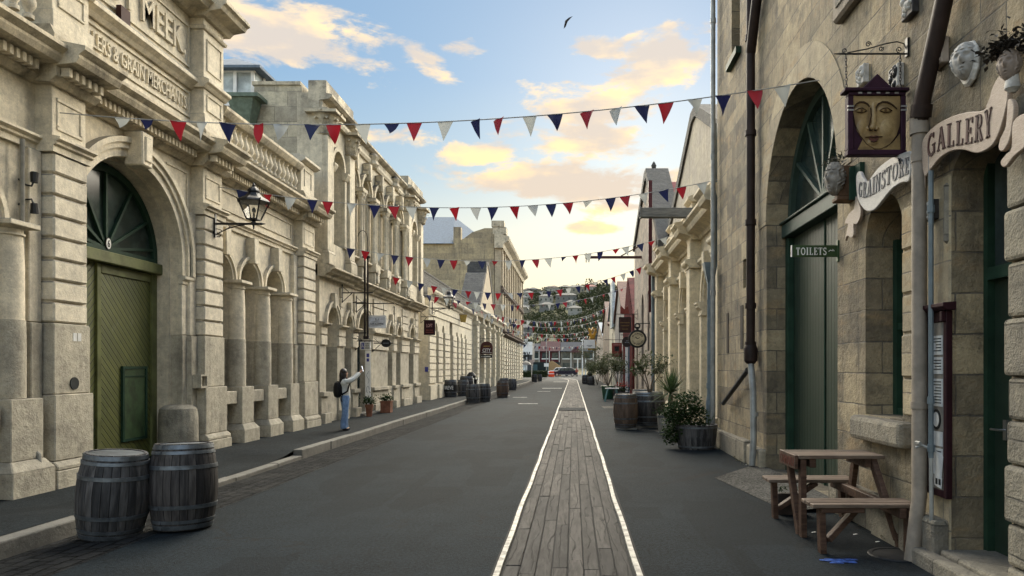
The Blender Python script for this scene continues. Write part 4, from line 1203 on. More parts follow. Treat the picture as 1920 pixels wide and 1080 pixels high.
# ------------------------------------------------------------------ left 4: tall corner warehouse
L4 = thing('tall_warehouse', 'tall tan stone warehouse with slate blue roof and long windowed street front', 'building', (-7, 82, 0))
f = Fr(-1, 6.85)
S0, S1 = 68.2, 96.5
mb = MB(); mb.box(-22, -7.5, S0, S1 - .3, 0, 13.4)
mb.prism([(-13.4, 13.3), (-7.3, 13.3), (-7.3, 14.9), (-8.4, 14.9), (-9.6, 14.5), (-10.4, 13.9), (-11.3, 13.5), (-13.4, 13.35)], lambda u, v, t: (u, t, v), S0 - .004, S0 + .6)
mb.build('gable_wall', TAN, L4)
cols_ = [70 + 2.6 * i for i in range(10)]
tiers = [(.1 if 0 else .9, 3.4, .45, 4.6), (5.4, 7.4, .0, 8.7), (9.4, 11.6, .0, 13.0)]
zlev = [(-.1, 4.8), (4.8, 8.9), (8.9, 13.6)]
for (z0, z1), (zb, zs, rise, _), mt, nm in zip(zlev, tiers, (LOWCREAM, TANF, TANF), ('ground_floor', 'first_floor', 'second_floor')):
    mb = MB(); f.wall(mb, S0, S1, z0, z1, [(c, .5, zb, zs, .45) for c in cols_], 0, .35); mb.build(nm, mt, L4)
    for c in cols_:
        w = MB(); f.archfill(w, c, .5, zb, zs, .45, -.30); w.build('window', GLASS, L4)
for c in [S0 + .7] + [c + 1.3 for c in cols_[:-1]] + [S1 - .5]:
    mb = MB(); z = .3
    while z < 4.4: f.box(mb, c - .7, c + .7, -.01, .09, z, z + .33); z += .40
    mb.build('rustication', LOWCREAM, L4, bevel=.03)
for z, dd in ((4.7, .45), (5.1, .25), (8.8, .30), (9.15, .2)):
    mb = MB(); f.extrude(mb, [(-.02, z), (.1, z), (dd, z + .16), (dd, z + .24), (-.02, z + .30)], S0 - .1, S1 + .1); mb.build('string_course', plain('dark stained string', (.10, .075, .06), .8), L4)
for c in [S0 + .5] + [c + 1.3 for c in cols_[:-1]] + [S1 - .4]:
    for z0, z1 in ((5.42, 8.79), (9.47, 13.0)):
        mb = MB(); f.box(mb, c - .22, c + .22, -.01, .14, z0, z1); mb.build('pilaster_strip', TANF, L4, bevel=.02)
mb = MB(); f.extrude(mb, [(-.02, 13.0), (.2, 13.0), (.3, 13.4), (.7, 13.7), (.8, 13.9), (.8, 14.05), (.1, 14.3), (-.6, 14.3), (-.6, 13.0)], S0 - .3, S1 + .3); mb.build('cornice', LEDGE, L4)
mb = MB(); f.box(mb, S0 - .05, S0 + 1.6, -.8, .5, 14.3, 15.0); f.box(mb, S0 - .1, S0 + 1.0, -.9, .3, 15.003, 15.6); mb.build('parapet_block', LEDGE, L4, bevel=.04); mb = MB(); f.box(mb, S1 - 1.2, S1, -.5, .5, 14.3, 14.8); mb.build('parapet_block', LEDGE, L4, bevel=.04)
mb = MB(); mb.add([(-23, S0 - .3, 13.4), (-11.5, S0 - .3, 13.4), (-7.5, S0 + 4, 13.4), (-7.5, S1, 13.4), (-23, S1, 13.4), (-20, S0 + 6, 17.2), (-12.2, S0 + 6, 17.2), (-12.2, S1 - 6, 17.2), (-20, S1 - 6, 17.2)],
                  [(0, 1, 6, 5), (1, 2, 6), (2, 3, 7, 6), (3, 4, 8, 7), (4, 0, 5, 8), (5, 6, 7, 8)])
rf = mb.build('roof', SLATE, L4)
mb = MB(); mb.box(-11.35, -10.65, S0 - .05, S0 + .8, 11.5, 15.0); mb.build('chimney', TAN, L4)
mb = MB(); mb.add([(-14.3, 70.1, 14.75), (-13.2, 70.1, 14.75), (-13.2, 71.2, 15.35), (-14.3, 71.2, 15.35)], [(0, 1, 2, 3)]); mb.build('skylight', PALEGLASS, rf) if 0 else None
# ------------------------------------------------------------------ right 1: coursed tan stone building with the arched green door
R1 = thing('stone_building', 'tan coursed stone building with tall arched green door and gallery doorway', 'building', (3.1, 10, 0))
f = Fr(1, 3.1)
WX = 3.1
ops = [(5.495, .405, .15, 3.18, .25), (7.205, .435, 1.16, 2.95, .44), (10.0, 1.555, .02, 3.95, 1.62),
       (12.95, .20, 3.1, 3.62, None), (13.75, .35, 7.6, 9.4, None)]
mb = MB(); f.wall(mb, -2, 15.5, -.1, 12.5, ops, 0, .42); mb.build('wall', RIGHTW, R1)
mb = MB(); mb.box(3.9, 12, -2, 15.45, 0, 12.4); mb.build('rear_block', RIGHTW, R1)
# rough plinth courses
for a, b in ((5.92, 8.43), (11.57, 15.5)):
    mb = MB(); r = random.Random(int(a * 10)); y = a
    while y < b - .15:
        L = min(r.uniform(.6, 1.0), b - y)
        f.box(mb, y + .004, y + L - .004, -.02, .11 + r.uniform(-.02, .03), -.1, .36 + r.uniform(-.03, .04)); y += L
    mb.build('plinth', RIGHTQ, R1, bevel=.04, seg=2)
# dressed stones round the openings: arch ring, quoins
ASH = stone('dressed ashlar', (.42, .345, .225), (.34, .285, .19), (.11, .10, .08), .5, .5, blocks=(1.3, .37, .06), joint=(.16, .14, .11), bump=.35, blockvar=.22, warm=(.37, .26, .13), streak=.5)
mb = MB(); f.archring(mb, 10.0, 3.95, 1.56, 1.98, -.02, .012, 0, 30, 1.04); mb.build('arch_ring', ASH, R1)
mb = MB(); f.box(mb, 5.905, 6.42, -.42, .012, -.1, 3.25); mb.build('doorway_pier', ASH, R1, bevel=.012)
mb = MB(); f.box(mb, 5.905, 6.0, -.38, .035, 2.66, 3.2); mb.build('rough_springer', RIGHTQ, R1, bevel=.04)
mb = MB(); r = random.Random(4)
z = -.05
while z < 3.3:
    h = r.uniform(.28, .42)
    f.box(mb, 4.55, 5.085 + r.uniform(-.015, .015), -.42, .05 + r.uniform(-.012, .02), z + .005, z + h - .005); z += h
mb.build('door_jamb', RIGHTQ, R1, bevel=.03, seg=2)
mb = MB()
z = 1.2
while z < 3.1:
    h = r.uniform(.3, .42)
    f.box(mb, 6.50, 6.765, -.30, .012 + r.uniform(0, .012), z + .004, z + h - .004); z += h
mb.build('window_jamb', ASH, R1, bevel=.02)
mb = MB(); f.box(mb, 6.58, 7.78, -.40, .13, .90, 1.15); mb.build('window_sill', RIGHTQ, R1, bevel=.05, seg=2)
# the great door
D = -.40
mb = MB(); f.box(mb, 8.44, 11.56, D - .06, D, -.02, 3.72); dl = mb.build('door_leaf', GREENV, R1)
mb = MB(); f.box(mb, 11.40, 11.555, D, D + .10, 0, 3.72); f.box(mb, 8.445, 8.56, D, D + .10, 0, 3.72); f.box(mb, 9.98, 10.02, D, D + .02, 0, 3.72)
mb.build('door_frame', DKGREEN, R1, bevel=.008)
mb = MB(); f.box(mb, 8.44, 11.56, D - .06, D + .16, 3.725, 3.93); f.box(mb, 8.44, 11.56, D - .06, D + .20, 3.935, 3.97); mb.build('transom', TRIMGREEN, R1, bevel=.01)
fan = MB(); f.archfill(fan, 10.0, 1.555, 3.9, 3.97, 1.60, D - .02, 30); fan = fan.build('fanlight', GLASSG, R1)
mb = MB(); f.archring(mb, 10.0, 3.98, 1.42, 1.56, D - .02, D + .06, 0, 30, 1.02)
for ang in (35, 63, 90, 117, 145): mb.bar(f.p(10.0, D + .01, 4.0), f.p(10.0 + 1.45 * math.cos(R(ang)), D + .01, 4.0 + 1.45 * math.sin(R(ang))), .05, .06, (1, 0, 0))
mb.build('glazing_bar', TRIMGREEN, fan)
# window
w = MB(); f.archfill(w, 7.205, .436, 1.15, 2.95, .44, -.36); w = w.build('window', GLASS, R1)
mb = MB(); f.box(mb, 7.55, 7.64, -.38, -.29, 1.16, 3.0); f.box(mb, 6.77, 6.84, -.38, -.29, 1.16, 3.0); f.box(mb, 6.84, 7.55, -.38, -.30, 2.05, 2.12); f.box(mb, 6.84, 7.55, -.38, -.30, 1.16, 1.23); mb.build('frame', DKGREEN, w)
for c, hw, zb, zt in ((12.95, .2, 3.1, 3.62), (13.75, .35, 7.6, 9.4)):
    w = MB(); f.box(w, c - hw, c + hw, -.44, -.40, zb, zt); w.build('window', GLASS, R1)
mb = MB(); f.box(mb, 13.3, 14.2, -.01, .10, 7.48, 7.6); mb.build('window_sill', DKGREEN, R1)
for a, b, z0, z1 in ((14.35, 14.52, 1.95, 2.75), (13.12, 13.32, 2.0, 2.8)):
    mb = MB(); f.box(mb, a, b, .002, .012, z0, z1); mb.build('slot_infill', plain('dark slot', (.05, .042, .035), .9), R1)
# gallery door
mb = MB(); f.box(mb, 5.09, 5.90, -.36, -.32, .1, 3.45); gd = mb.build('gallery_door', plain('deep green door', (.018, .034, .022), .45, 0, .2, 3, .1), R1)
mb = MB(); f.box(mb, 5.84, 5.90, -.32, -.26, .15, 3.43); f.box(mb, 5.09, 5.84, -.32, -.25, 2.36, 2.46); mb.build('frame', DKGREEN, gd)
mb = MB(); f.box(mb, 5.10, 5.83, -.32, -.315, 2.47, 3.4); mb.build('pane', GLASS, gd)
mb = MB(); f.box(mb, 5.66, 5.70, -.32, -.30, 1.08, 1.24); mb.tube([f.p(5.68, -.30, 1.16), f.p(5.68, -.255, 1.16), f.p(5.78, -.25, 1.16)], .009, 8); mb.build('handle', plain('steel handle', (.5, .5, .5), .3, .9, .1), gd)
mb = MB(); f.box(mb, 4.6, 5.9, -.41, .10, -.1, .165); mb.box(2.87, 2.998, 4.3, 6.2, -.1, .13); mb.build('doorstep', RIGHTQ, R1, bevel=.025, seg=2)

# pipes on the right wall
g_ = 'downpipes on the right-hand buildings'
mb = MB(); X = 2.98; Y = 12.1
mb.tube([(X, Y, 12), (X, Y, 1.75)], .075, 14)
for z in (2.0, 2.65, 4.05, 5.55, 7.15, 8.6): mb.tube([(X, Y, z), (X, Y, z + .09)], .095, 14)
mb.tube([(X, Y, 6.95), (X, Y - .22, 7.35), (X + .01, Y - .42, 7.75), (X + .08, Y - .52, 7.95)], [.085, .085, .085, .08], 12)
mb.lathe([(.07, 0), (.11, .05), (.12, .25), (.10, .30), (.085, .34)], (X, Y, 1.72), 14)
bp = mb.build('downpipe', IRON, None, smooth=True, loc=(X, Y, 1.7))
tag(bp, 'thick dark brown cast downpipe with side branch near the tall arched door', 'downpipe', g_)
mb = MB(); mb.tube([(X, Y, 1.75), (X - .02, Y - .25, 1.25), (X - .02, Y - .28, .45), (X - .06, Y - .33, .05)], .055, 12); mb.tube([(X, Y - .26, .85), (X, Y - .26, .93)], .066, 12)
tag(mb.build('pipe_foot', ZINC, None, smooth=True, loc=(X, Y, .05)), 'pale grey lower leg below the thick dark brown downpipe', 'downpipe', g_)
mb = MB(); mb.tube([(2.99, 14.35, .95), (2.98, 12.3, 1.62)], .045, 10); tag(mb.build('branch_pipe', plain('lead pipe', (.05, .05, .052), .5), None, smooth=True, loc=(2.99, 14.3, .95)), 'dark slanting waste pipe on the stone wall beside the brown downpipe', 'pipe', g_)
mb = MB(); mb.tube([(2.98, 15.35, 12), (2.98, 15.35, .15)], .05, 12)
for z in (3.2, 6.1, 9.): mb.tube([(2.98, 15.35, z), (2.98, 15.35, z + .1)], .062, 12)
tag(mb.build('downpipe', ZINC, None, smooth=True, loc=(2.98, 15.35, .15)), 'pale grey downpipe at the far corner of the tan stone building', 'downpipe', g_)
mb = MB(); X, Y = 3.0, 15.75
mb.add([(X - .16, Y - .12, 3.95), (X + .14, Y - .12, 3.95), (X + .14, Y + .14, 3.95), (X - .16, Y + .14, 3.95), (X - .07, Y - .06, 3.5), (X + .07, Y - .06, 3.5), (X + .07, Y + .07, 3.5), (X - .07, Y + .07, 3.5)], [(0, 1, 2, 3), (4, 5, 1, 0), (5, 6, 2, 1), (6, 7, 3, 2), (7, 4, 0, 3), (7, 6, 5, 4)])
mb.tube([(X, Y, 3.55), (X, Y, 1.1), (X - .03, Y - .02, .9), (X - .05, Y - .03, .04)], .075, 12); mb.tube([(X, Y, 1.2), (X, Y, 1.32)], .09, 12)
mb.tube([(X + .1, Y, 3.9), (X + .1, Y, 7)], .05, 8)
tag(mb.build('downpipe', BLUEPIPE, None, smooth=True, loc=(X, Y, .04)), 'blue grey downpipe with hopper head above the half barrel planter', 'downpipe', g_)
mb = MB(); X, Y = 2.98, 6.2
mb.tube([(X, Y, 3.72), (X, Y, .55), (X - .03, Y - .02, .38), (X - .09, Y - .05, .0)], .062, 14)
mb.tube([(X, Y, 3.66), (X, Y, 3.8)], .078, 14); mb.tube([(X, Y, 3.42), (X, Y, 3.5)], .07, 14); mb.tube([(X, Y, 1.3), (X, Y, 1.36)], .07, 14)
dp = mb.build('downpipe', BEIGEPIPE, None, smooth=True, loc=(X, Y, 0)); tag(dp, 'beige downpipe with bent foot between the picnic table and the gallery doorway', 'downpipe', g_)
mb = MB(); mb.tube([(X, Y, 3.74), (X + .0, Y - .06, 3.95), (X + .03, 5.62, 5.05)], .07, 14); mb.tube([(X, Y - .05, 3.9), (X, Y - .02, 3.8)], .085, 14); mb.build('upper_run', IRON, dp, smooth=True)
mb = MB(); mb.tube([(2.99, 6.02, 3.46), (2.99, 6.02, .9)], .022, 8)
for z in (2.95, 1.35, .95): mb.tube([(2.99, 6.02, z), (2.99, 6.02, z + .06)], .03, 8)
tag(mb.build('conduit', BLUEPIPE, None, smooth=True, loc=(2.99, 6.02, .9)), 'thin grey conduit running beside the beige downpipe', 'conduit')
mb = MB(); mb.tube([(2.99, 6.02, .93), (2.985, 6.0, .5), (2.985, 6.0, .02)], .018, 8); mb.tube([(2.99, 6.02, .97), (2.93, 6.05, 1.0), (2.88, 6.06, .98)], .012, 8); mb.tube([(2.90, 6.02, 1.02), (2.90, 6.09, 1.02)], .016, 6)
tag(mb.build('tap', ZINC, None, smooth=True, loc=(2.99, 6.02, .02)), 'small outdoor tap on a thin pipe beside the beige downpipe', 'tap')

# ------------------------------------------------------------------ signs on the right wall
def rp(px, py, w=3.0): return (yr(px, w), zz(py, yr(px, w)))
def board(name, pix, w, th, m, label, cat='sign', loc=None, extra=None):
    poly = [rp(a, b, w) for a, b in pix]
    mb = MB(); mb.prism(poly, lambda u, v, t: (t, u, v), w, w + th)
    cy = sum(p[0] for p in poly) / len(poly); cz = sum(p[1] for p in poly) / len(poly)
    return tag(mb.build(name, m, None, bevel=.006, loc=(w + th, cy, cz)), label, cat)
def smooth_poly(pts, n=5):
    out = []; N_ = len(pts)
    for i in range(N_):
        p0, p1, p2, p3 = (Vector(pts[(i + k - 1) % N_]) for k in range(4))
        for k in range(n):
            t = k / n
            out.append(tuple(.5 * ((2 * p1) + (p2 - p0) * t + (2 * p0 - 5 * p1 + 4 * p2 - p3) * t * t + (3 * p1 - p0 - 3 * p2 + p3) * t ** 3)))
    return out
def scroll_mat(name, c, edge):
    g = G(name, .55)
    p = g.pos()
    n = g.noise(p, 30, 5, .6, 1, 1, 6, .5); n2 = g.noise(p, 4, 4)
    k = g.rng(n, .35, .7)
    c_ = g.mix(g.M('MULTIPLY', k, .55), c, edge); c_ = g.mix(g.rng(n2, .5, .75, 0, .6), c_, tuple(q * .7 for q in c))
    g.base(c_); g.bump(n, .3, .01); return g.m
PINKB = scroll_mat('pink grained board', (.40, .315, .245), (.20, .135, .10))
PALEB = scroll_mat('white grained board', (.52, .50, .47), (.25, .24, .225))
gal = board('gallery_sign', smooth_poly([(1733, 330), (1728, 300), (1730, 262), (1752, 236), (1785, 218), (1815, 210), (1842, 207), (1852, 190), (1862, 160), (1874, 141), (1886, 142), (1890, 158), (1888, 190), (1880, 225), (1870, 255), (1856, 276), (1832, 287), (1806, 281), (1784, 283), (1762, 296), (1744, 318)], 4), 2.97, .035, PINKB,
    'pink grained ribbon board lettered GALLERY above the doorway', 'sign')
# ribbon tails of the gallery board
for pix in ([(1889, 188), (1897, 188), (1901, 205), (1896, 245), (1890, 268), (1880, 283), (1872, 280), (1874, 262), (1884, 240), (1887, 215)], [(1899, 228), (1925, 212), (1935, 230), (1925, 270), (1900, 294), (1886, 312), (1878, 312), (1876, 302), (1886, 288), (1896, 276)]):
    mb = MB(); mb.prism([rp(a, b, 2.95) for a, b in smooth_poly(pix, 4)], lambda u, v, t: (t, u, v), 2.95, 2.985); mb.build('ribbon_tail', PINKB, gal, bevel=.006)
mb = MB()
mb.prism([rp(a, b, 2.99) for a, b in smooth_poly([(1729, 290), (1733, 330), (1730, 370), (1722, 392), (1714, 395), (1716, 370), (1722, 340)], 4)], lambda u, v, t: (t, u, v), 2.99, 3.01)
mb.build('ribbon_tail', PINKB, gal, bevel=.006)
def bezier(pts):
    def q(t):
        n = len(pts) - 1
        P = [Vector(p) for p in pts]
        while len(P) > 1: P = [a.lerp(b, t) for a, b in zip(P, P[1:])]
        return P[0]
    return q
def right_words(mb, word, base_px, top_px, w, t0, t1, gap=.12):
    """serif words laid along a baseline and a cap line (photo survey points on the wall plane)"""
    B = bezier([rp(a, b, w) for a, b in base_px]); T = bezier([rp(a, b, w) for a, b in top_px])
    def fn(u, v, t):
        p = B(min(max(u, 0), 1)).lerp(T(min(max(u, 0), 1)), v)
        return (t, p.x, p.y)
    return add_strokes(mb, word, fn, t0, t1, gap=gap)
LET = plain('dark maroon lettering', (.05, .016, .016), .5)
mb = MB(); right_words(mb, 'GALLERY', [(1739, 300), (1765, 268), (1800, 275), (1830, 272), (1859, 254)], [(1738, 258), (1765, 228), (1800, 225), (1835, 222), (1859, 200)], 2.965, 2.963, 2.972, .14); mb.build('lettering', LET, gal)
gs = board('grainstore_sign', smooth_poly([(1612, 322), (1618, 334), (1626, 340), (1645, 316), (1668, 298), (1690, 288), (1706, 284), (1708, 300), (1704, 338), (1690, 342), (1672, 354), (1655, 374), (1640, 392), (1626, 396), (1616, 388), (1608, 372), (1605, 345), (1606, 326)], 4), 2.99, .035, PALEB,
    'white grained ribbon board lettered GRAINSTORE over the arched window', 'sign')
mb = MB()
for pix in ([(1604, 368), (1612, 385), (1613, 405), (1606, 420), (1600, 420), (1600, 440), (1596, 446), (1588, 442), (1584, 452), (1588, 430), (1590, 420), (1584, 418), (1592, 400), (1602, 390)],):
    mb.prism([rp(a, b, 3.03) for a, b in smooth_poly(pix, 3)], lambda u, v, t: (t, u, v), 3.03, 3.06)
mb.build('ribbon_tail', PINKB, gs, bevel=.006)
mb = MB(); right_words(mb, 'GRAINSTORE', [(1609, 366), (1625, 384), (1650, 352), (1680, 335), (1703, 326)], [(1611, 340), (1626, 350), (1650, 318), (1682, 300), (1704, 294)], 2.985, 2.983, 2.992, .14); mb.build('lettering', plain('grey lettering', (.12, .12, .13), .5), gs)

# hanging face sign on its wrought bracket
Yf = 6.66
br = thing('sign_bracket', 'black wrought iron scroll bracket carrying the painted face sign', 'bracket', (3.1, Yf, 4.6))
def fp(px, py, Y=Yf): return (xx(px, Y), Y, zz(py, Y))
mb = MB(); mb.bar(fp(1704, 72), fp(1704, 106), .05, .05); mb.tube([fp(1563, 101), fp(1575, 101), fp(1704, 101)], [.004, .009, .009], 8)
mb.tube([fp(1588, 99), fp(1625, 92), fp(1660, 82), fp(1682, 78), fp(1695, 82), fp(1701, 95)], .006, 6)
def spiral(cx_, cy_, r0, turns, a0, sgn=1):
    pts = []
    for i in range(22):
        t = i / 21; a = a0 + sgn * t * turns * 2 * math.pi; rr = r0 * (1 - .75 * t)
        pts.append(fp(cx_ + rr * math.cos(a), cy_ + rr * math.sin(a)))
    return pts
for c in ((1584, 95, 5, 1.3, 1.5, 1), (1686, 93, 6, 1.3, 1.5, 1), (1628, 83, 5.5, 1.4, .2, -1), (1652, 91, 5, 1.4, -.6, 1)): mb.tube(spiral(*c), .005, 6)
mb.build('scrollwork', BLACK, br, smooth=True)
fs = thing('face_sign', 'hanging pedimented sign painted with a golden face in a plum frame', 'sign', (xx(1641, Yf), Yf, zz(293, Yf)))
def fbx(mb, x0, x1, y0, y1, t0, t1):
    a = fp(x0, y1); b = fp(x1, y0); return mb.box(a[0], b[0], Yf + t0, Yf + t1, a[2], b[2])
mb = MB(); fbx(mb, 1588, 1694, 182, 292, -.02, .03); mb.build('panel', PURPLE, fs)
mb = MB()
fbx(mb, 1587, 1597, 182, 283, -.045, .04); fbx(mb, 1686, 1695, 182, 283, -.045, .04); fbx(mb, 1586, 1696, 283.2, 293, -.05, .045)
fbx(mb, 1579, 1699, 169, 175.5, -.075, .06); fbx(mb, 1588, 1694, 175.7, 182, -.05, .045)
mb.build('frame', PURPLE, fs, bevel=.006)
mb = MB(); mb.prism([fp(1613, 169)[::2], fp(1669, 169)[::2], fp(1641, 142)[::2]], lambda u, v, t: (u, t, v), Yf - .055, Yf + .04)
mb.build('pediment', PURPLE, fs, bevel=.006)
mb = MB()
for k in range(5): fbx(mb, 1605 + k * 17, 1612 + k * 17, 176.6, 179.6, -.056, -.04)
for q in (1586, 1685): fbx(mb, q, q + 11, 201, 204, -.052, -.04); fbx(mb, q, q + 11, 208, 211, -.052, -.04)
mb.build('trim', plain('aged silver trim', (.30, .29, .29), .4, .3), fs)
def sp(px, py): p = fp(px, py); return (p[0], p[2])
def flat(mb, pix, t0, t1, sm=4):
    pts = smooth_poly(pix, sm) if sm else pix
    return mb.prism([sp(a, b) for a, b in pts], lambda u, v, t: (u, t, v), Yf - t1, Yf - t0)
gf = G('antique gold paint', .45)
p_ = gf.obj()
gf.base(gf.mix(gf.rng(gf.noise(p_, 40, 6, .65), .35, .7), gf.mix(gf.rng(gf.noise(p_, 7, 5), .35, .65), (.38, .28, .12), (.30, .21, .085)), (.20, .135, .055)))
fx_, fy_, fz_ = gf.xyz(p_)
def spot(px, py, rx, ry):
    q = fp(px, py); k = Yf / F
    du = gf.M('DIVIDE', gf.M('SUBTRACT', fx_, q[0] - fs.location.x), rx * k); dv = gf.M('DIVIDE', gf.M('SUBTRACT', fz_, q[2] - fs.location.z), ry * k)
    return gf.M('POWER', 2.718, gf.M('MULTIPLY', gf.M('ADD', gf.M('MULTIPLY', du, du), gf.M('MULTIPLY', dv, dv)), -1.))
dk = None
for px, py, rx, ry, w_ in ((1600, 240, 10, 34, .8), (1684, 235, 9, 40, .8), (1626, 222, 4, 24, .7), (1612, 203, 15, 5, .6), (1657, 202, 16, 5, .6), (1634, 252, 12, 5, .45), (1634, 272, 12, 3, .4), (1616, 262, 12, 12, .5), (1664, 266, 14, 10, .6), (1620, 280, 20, 4, .6), (1640, 184, 50, 5, .35)):
    q_ = gf.M('MULTIPLY', spot(px, py, rx, ry), w_); dk = q_ if dk is None else gf.M('MAXIMUM', dk, q_)
lt = gf.M('MAXIMUM', spot(1640, 194, 26, 8), gf.M('MAXIMUM', spot(1637, 226, 3, 26), gf.M('MAXIMUM', spot(1655, 236, 13, 15), spot(1610, 232, 7, 14))))
cc_ = gf.mix(gf.rng(gf.noise(p_, 40, 6, .65), .35, .7, 0, .5), gf.mix(gf.M('MULTIPLY', lt, .8), (.33, .225, .095), (.50, .37, .19)), (.20, .13, .052))
gf.base(gf.mix(dk, cc_, (.075, .042, .018)))
GOLDP = gf.m
mb = MB(); flat(mb, [(1597, 184), (1606, 183), (1640, 182.6), (1676, 183), (1684.5, 184), (1684.5, 210), (1684, 235), (1678, 256), (1666, 272), (1650, 281), (1636, 281), (1622, 272), (1610, 255), (1601, 236), (1597, 212)], .02, .034, 3)
flat(mb, [(1616, 262), (1626, 276), (1640, 282.6), (1606, 282.6)], .02, .031, 0); flat(mb, [(1685, 252), (1685.3, 282.6), (1640, 282.6), (1660, 278), (1674, 266)], .02, .031, 0)
mb.build('painted_face', GOLDP, fs)
# raised modelling of the face: nose, lids, lips, chin
mb = MB()
def dome(cx_, cy_, rx, ry, h, n=14):
    c = fp(cx_, cy_); rings = [(1, 0), (.8, .55), (.45, .88), (0, 1)]
    k = Yf / F
    vs = []; fs_ = []
    for (q, z) in rings[:-1]:
        for i in range(n):
            a = 2 * math.pi * i / n
            vs.append((c[0] + rx * q * k * math.cos(a), Yf - .032 - h * z, c[2] + ry * q * k * math.sin(a)))
    vs.append((c[0], Yf - .032 - h, c[2]))
    for j in range(2):
        for i in range(n): fs_.append((j * n + i, j * n + (i + 1) % n, (j + 1) * n + (i + 1) % n, (j + 1) * n + i))
    for i in range(n): fs_.append((2 * n + i, 2 * n + (i + 1) % n, 3 * n))
    mb.add(vs, fs_)
dome(1635, 222, 6, 30, .022); dome(1633, 241, 7, 7, .028); dome(1625, 243, 4.5, 4.5, .016); dome(1641, 243, 4.5, 4.5, .016)
dome(1612, 208, 13, 7, .012); dome(1656, 207, 14, 7.5, .012); dome(1634, 268, 11, 8, .012); dome(1612, 240, 9, 14, .008); dome(1660, 242, 14, 18, .008)
mb.build('face_relief', GOLDP, fs, smooth=True)
def brush(mb, pts, w, t0=.03, t1=.050):
    L_, R_ = [], []
    for i, p in enumerate(pts):
        a = pts[max(0, i - 1)]; b = pts[min(len(pts) - 1, i + 1)]
        dx, dy = b[0] - a[0], b[1] - a[1]; d = math.hypot(dx, dy) or 1
        ww = (w[i] if isinstance(w, list) else w) / 2
        L_.append((p[0] - dy / d * ww, p[1] + dx / d * ww)); R_.append((p[0] + dy / d * ww, p[1] - dx / d * ww))
    for i in range(len(pts) - 1): flat(mb, [L_[i], L_[i + 1], R_[i + 1], R_[i]], t0, t1, 0)
UMB = plain('umber brushwork', (.035, .018, .010), .5)
mb = MB()
brush(mb, [(1598, 206), (1601, 199), (1608, 194.5), (1616, 194.5), (1623, 198), (1627, 203)], [1, 2, 2.6, 2.6, 2, 1], .03, .048)
brush(mb, [(1638, 216), (1639, 205), (1643, 198), (1651, 194), (1660, 194.5), (1669, 199), (1678, 207)], [1, 1.6, 2.2, 2.6, 2.6, 2, 1], .03, .048)
brush(mb, [(1600, 211), (1606, 207), (1613, 206), (1621, 210)], [.6, 1.5, 1.5, .8], .03, .049); brush(mb, [(1603, 213), (1612, 214.5), (1621, 211)], .7, .03, .049)
brush(mb, [(1646, 210), (1652, 206.5), (1660, 205.5), (1669, 211)], [.8, 1.5, 1.5, .6], .03, .049); brush(mb, [(1647, 211), (1656, 214.5), (1667, 212)], .7, .03, .049)
brush(mb, [(1629, 205), (1630, 220), (1627, 234), (1624, 241), (1627, 246)], [.5, .8, .8, 1., .8], .03, .052)
for c in ((1629, 247), (1638, 247)): brush(mb, [(c[0] - 2.5, c[1]), (c[0], c[1] + .6), (c[0] + 2.5, c[1])], 1.4, .03, .056)
brush(mb, [(1619, 260), (1627, 259.5), (1634, 261), (1641, 259), (1651, 259)], [.5, 1.2, 1.2, 1.2, .5], .03, .050)
brush(mb, [(1629, 268.5), (1634, 269.5), (1640, 268)], 1., .03, .048)
brush(mb, [(1597, 214), (1601, 237), (1610, 256), (1622, 272), (1636, 281), (1650, 281), (1666, 272), (1678, 256), (1684, 238)], .9, .03, .036)
mb.build('brushwork', UMB, fs)
mb = MB()
flat(mb, [(1625, 260), (1630, 257), (1634, 258.4), (1638, 256.6), (1646, 259.5), (1634, 261.5)], .03, .047, 3); flat(mb, [(1626, 262), (1634, 263), (1644, 261), (1640, 267), (1634, 268.5), (1629, 267)], .03, .047, 3)
mb.build('lips', plain('brown red lips', (.10, .035, .025), .4), fs)
mb = MB()
for c in ((1612, 210.4), (1656.5, 210)): flat(mb, [(c[0] + 2.6 * math.cos(k * .63), c[1] + 2.6 * math.sin(k * .63)) for k in range(10)], .03, .0485, 0)
mb.build('iris', plain('umber iris', (.09, .05, .02), .3), fs)
mb = MB()
def chain(mb, a, b, n):
    a, b = Vector(a), Vector(b)
    for i in range(n):
        p = a.lerp(b, (i + .5) / n); L_ = (b - a).length / n * .72
        d = (b - a).normalized(); q = Vector((1, 0, 0)) if i % 2 else Vector((0, 1, 0))
        q = (q - d * q.dot(d)).normalized()
        mb.tube([p + d * L_ * math.cos(t * .785) + q * L_ * .45 * math.sin(t * .785) for t in range(9)], .0035, 5)
chain(mb, fp(1586, 103), fp(1587, 170), 11); chain(mb, fp(1688, 103), fp(1688, 170), 11)
chain(mb, fp(1686, 294), (2.93, Yf - .2, zz(318, Yf)), 7)
mb.build('chain', BLACK, fs)

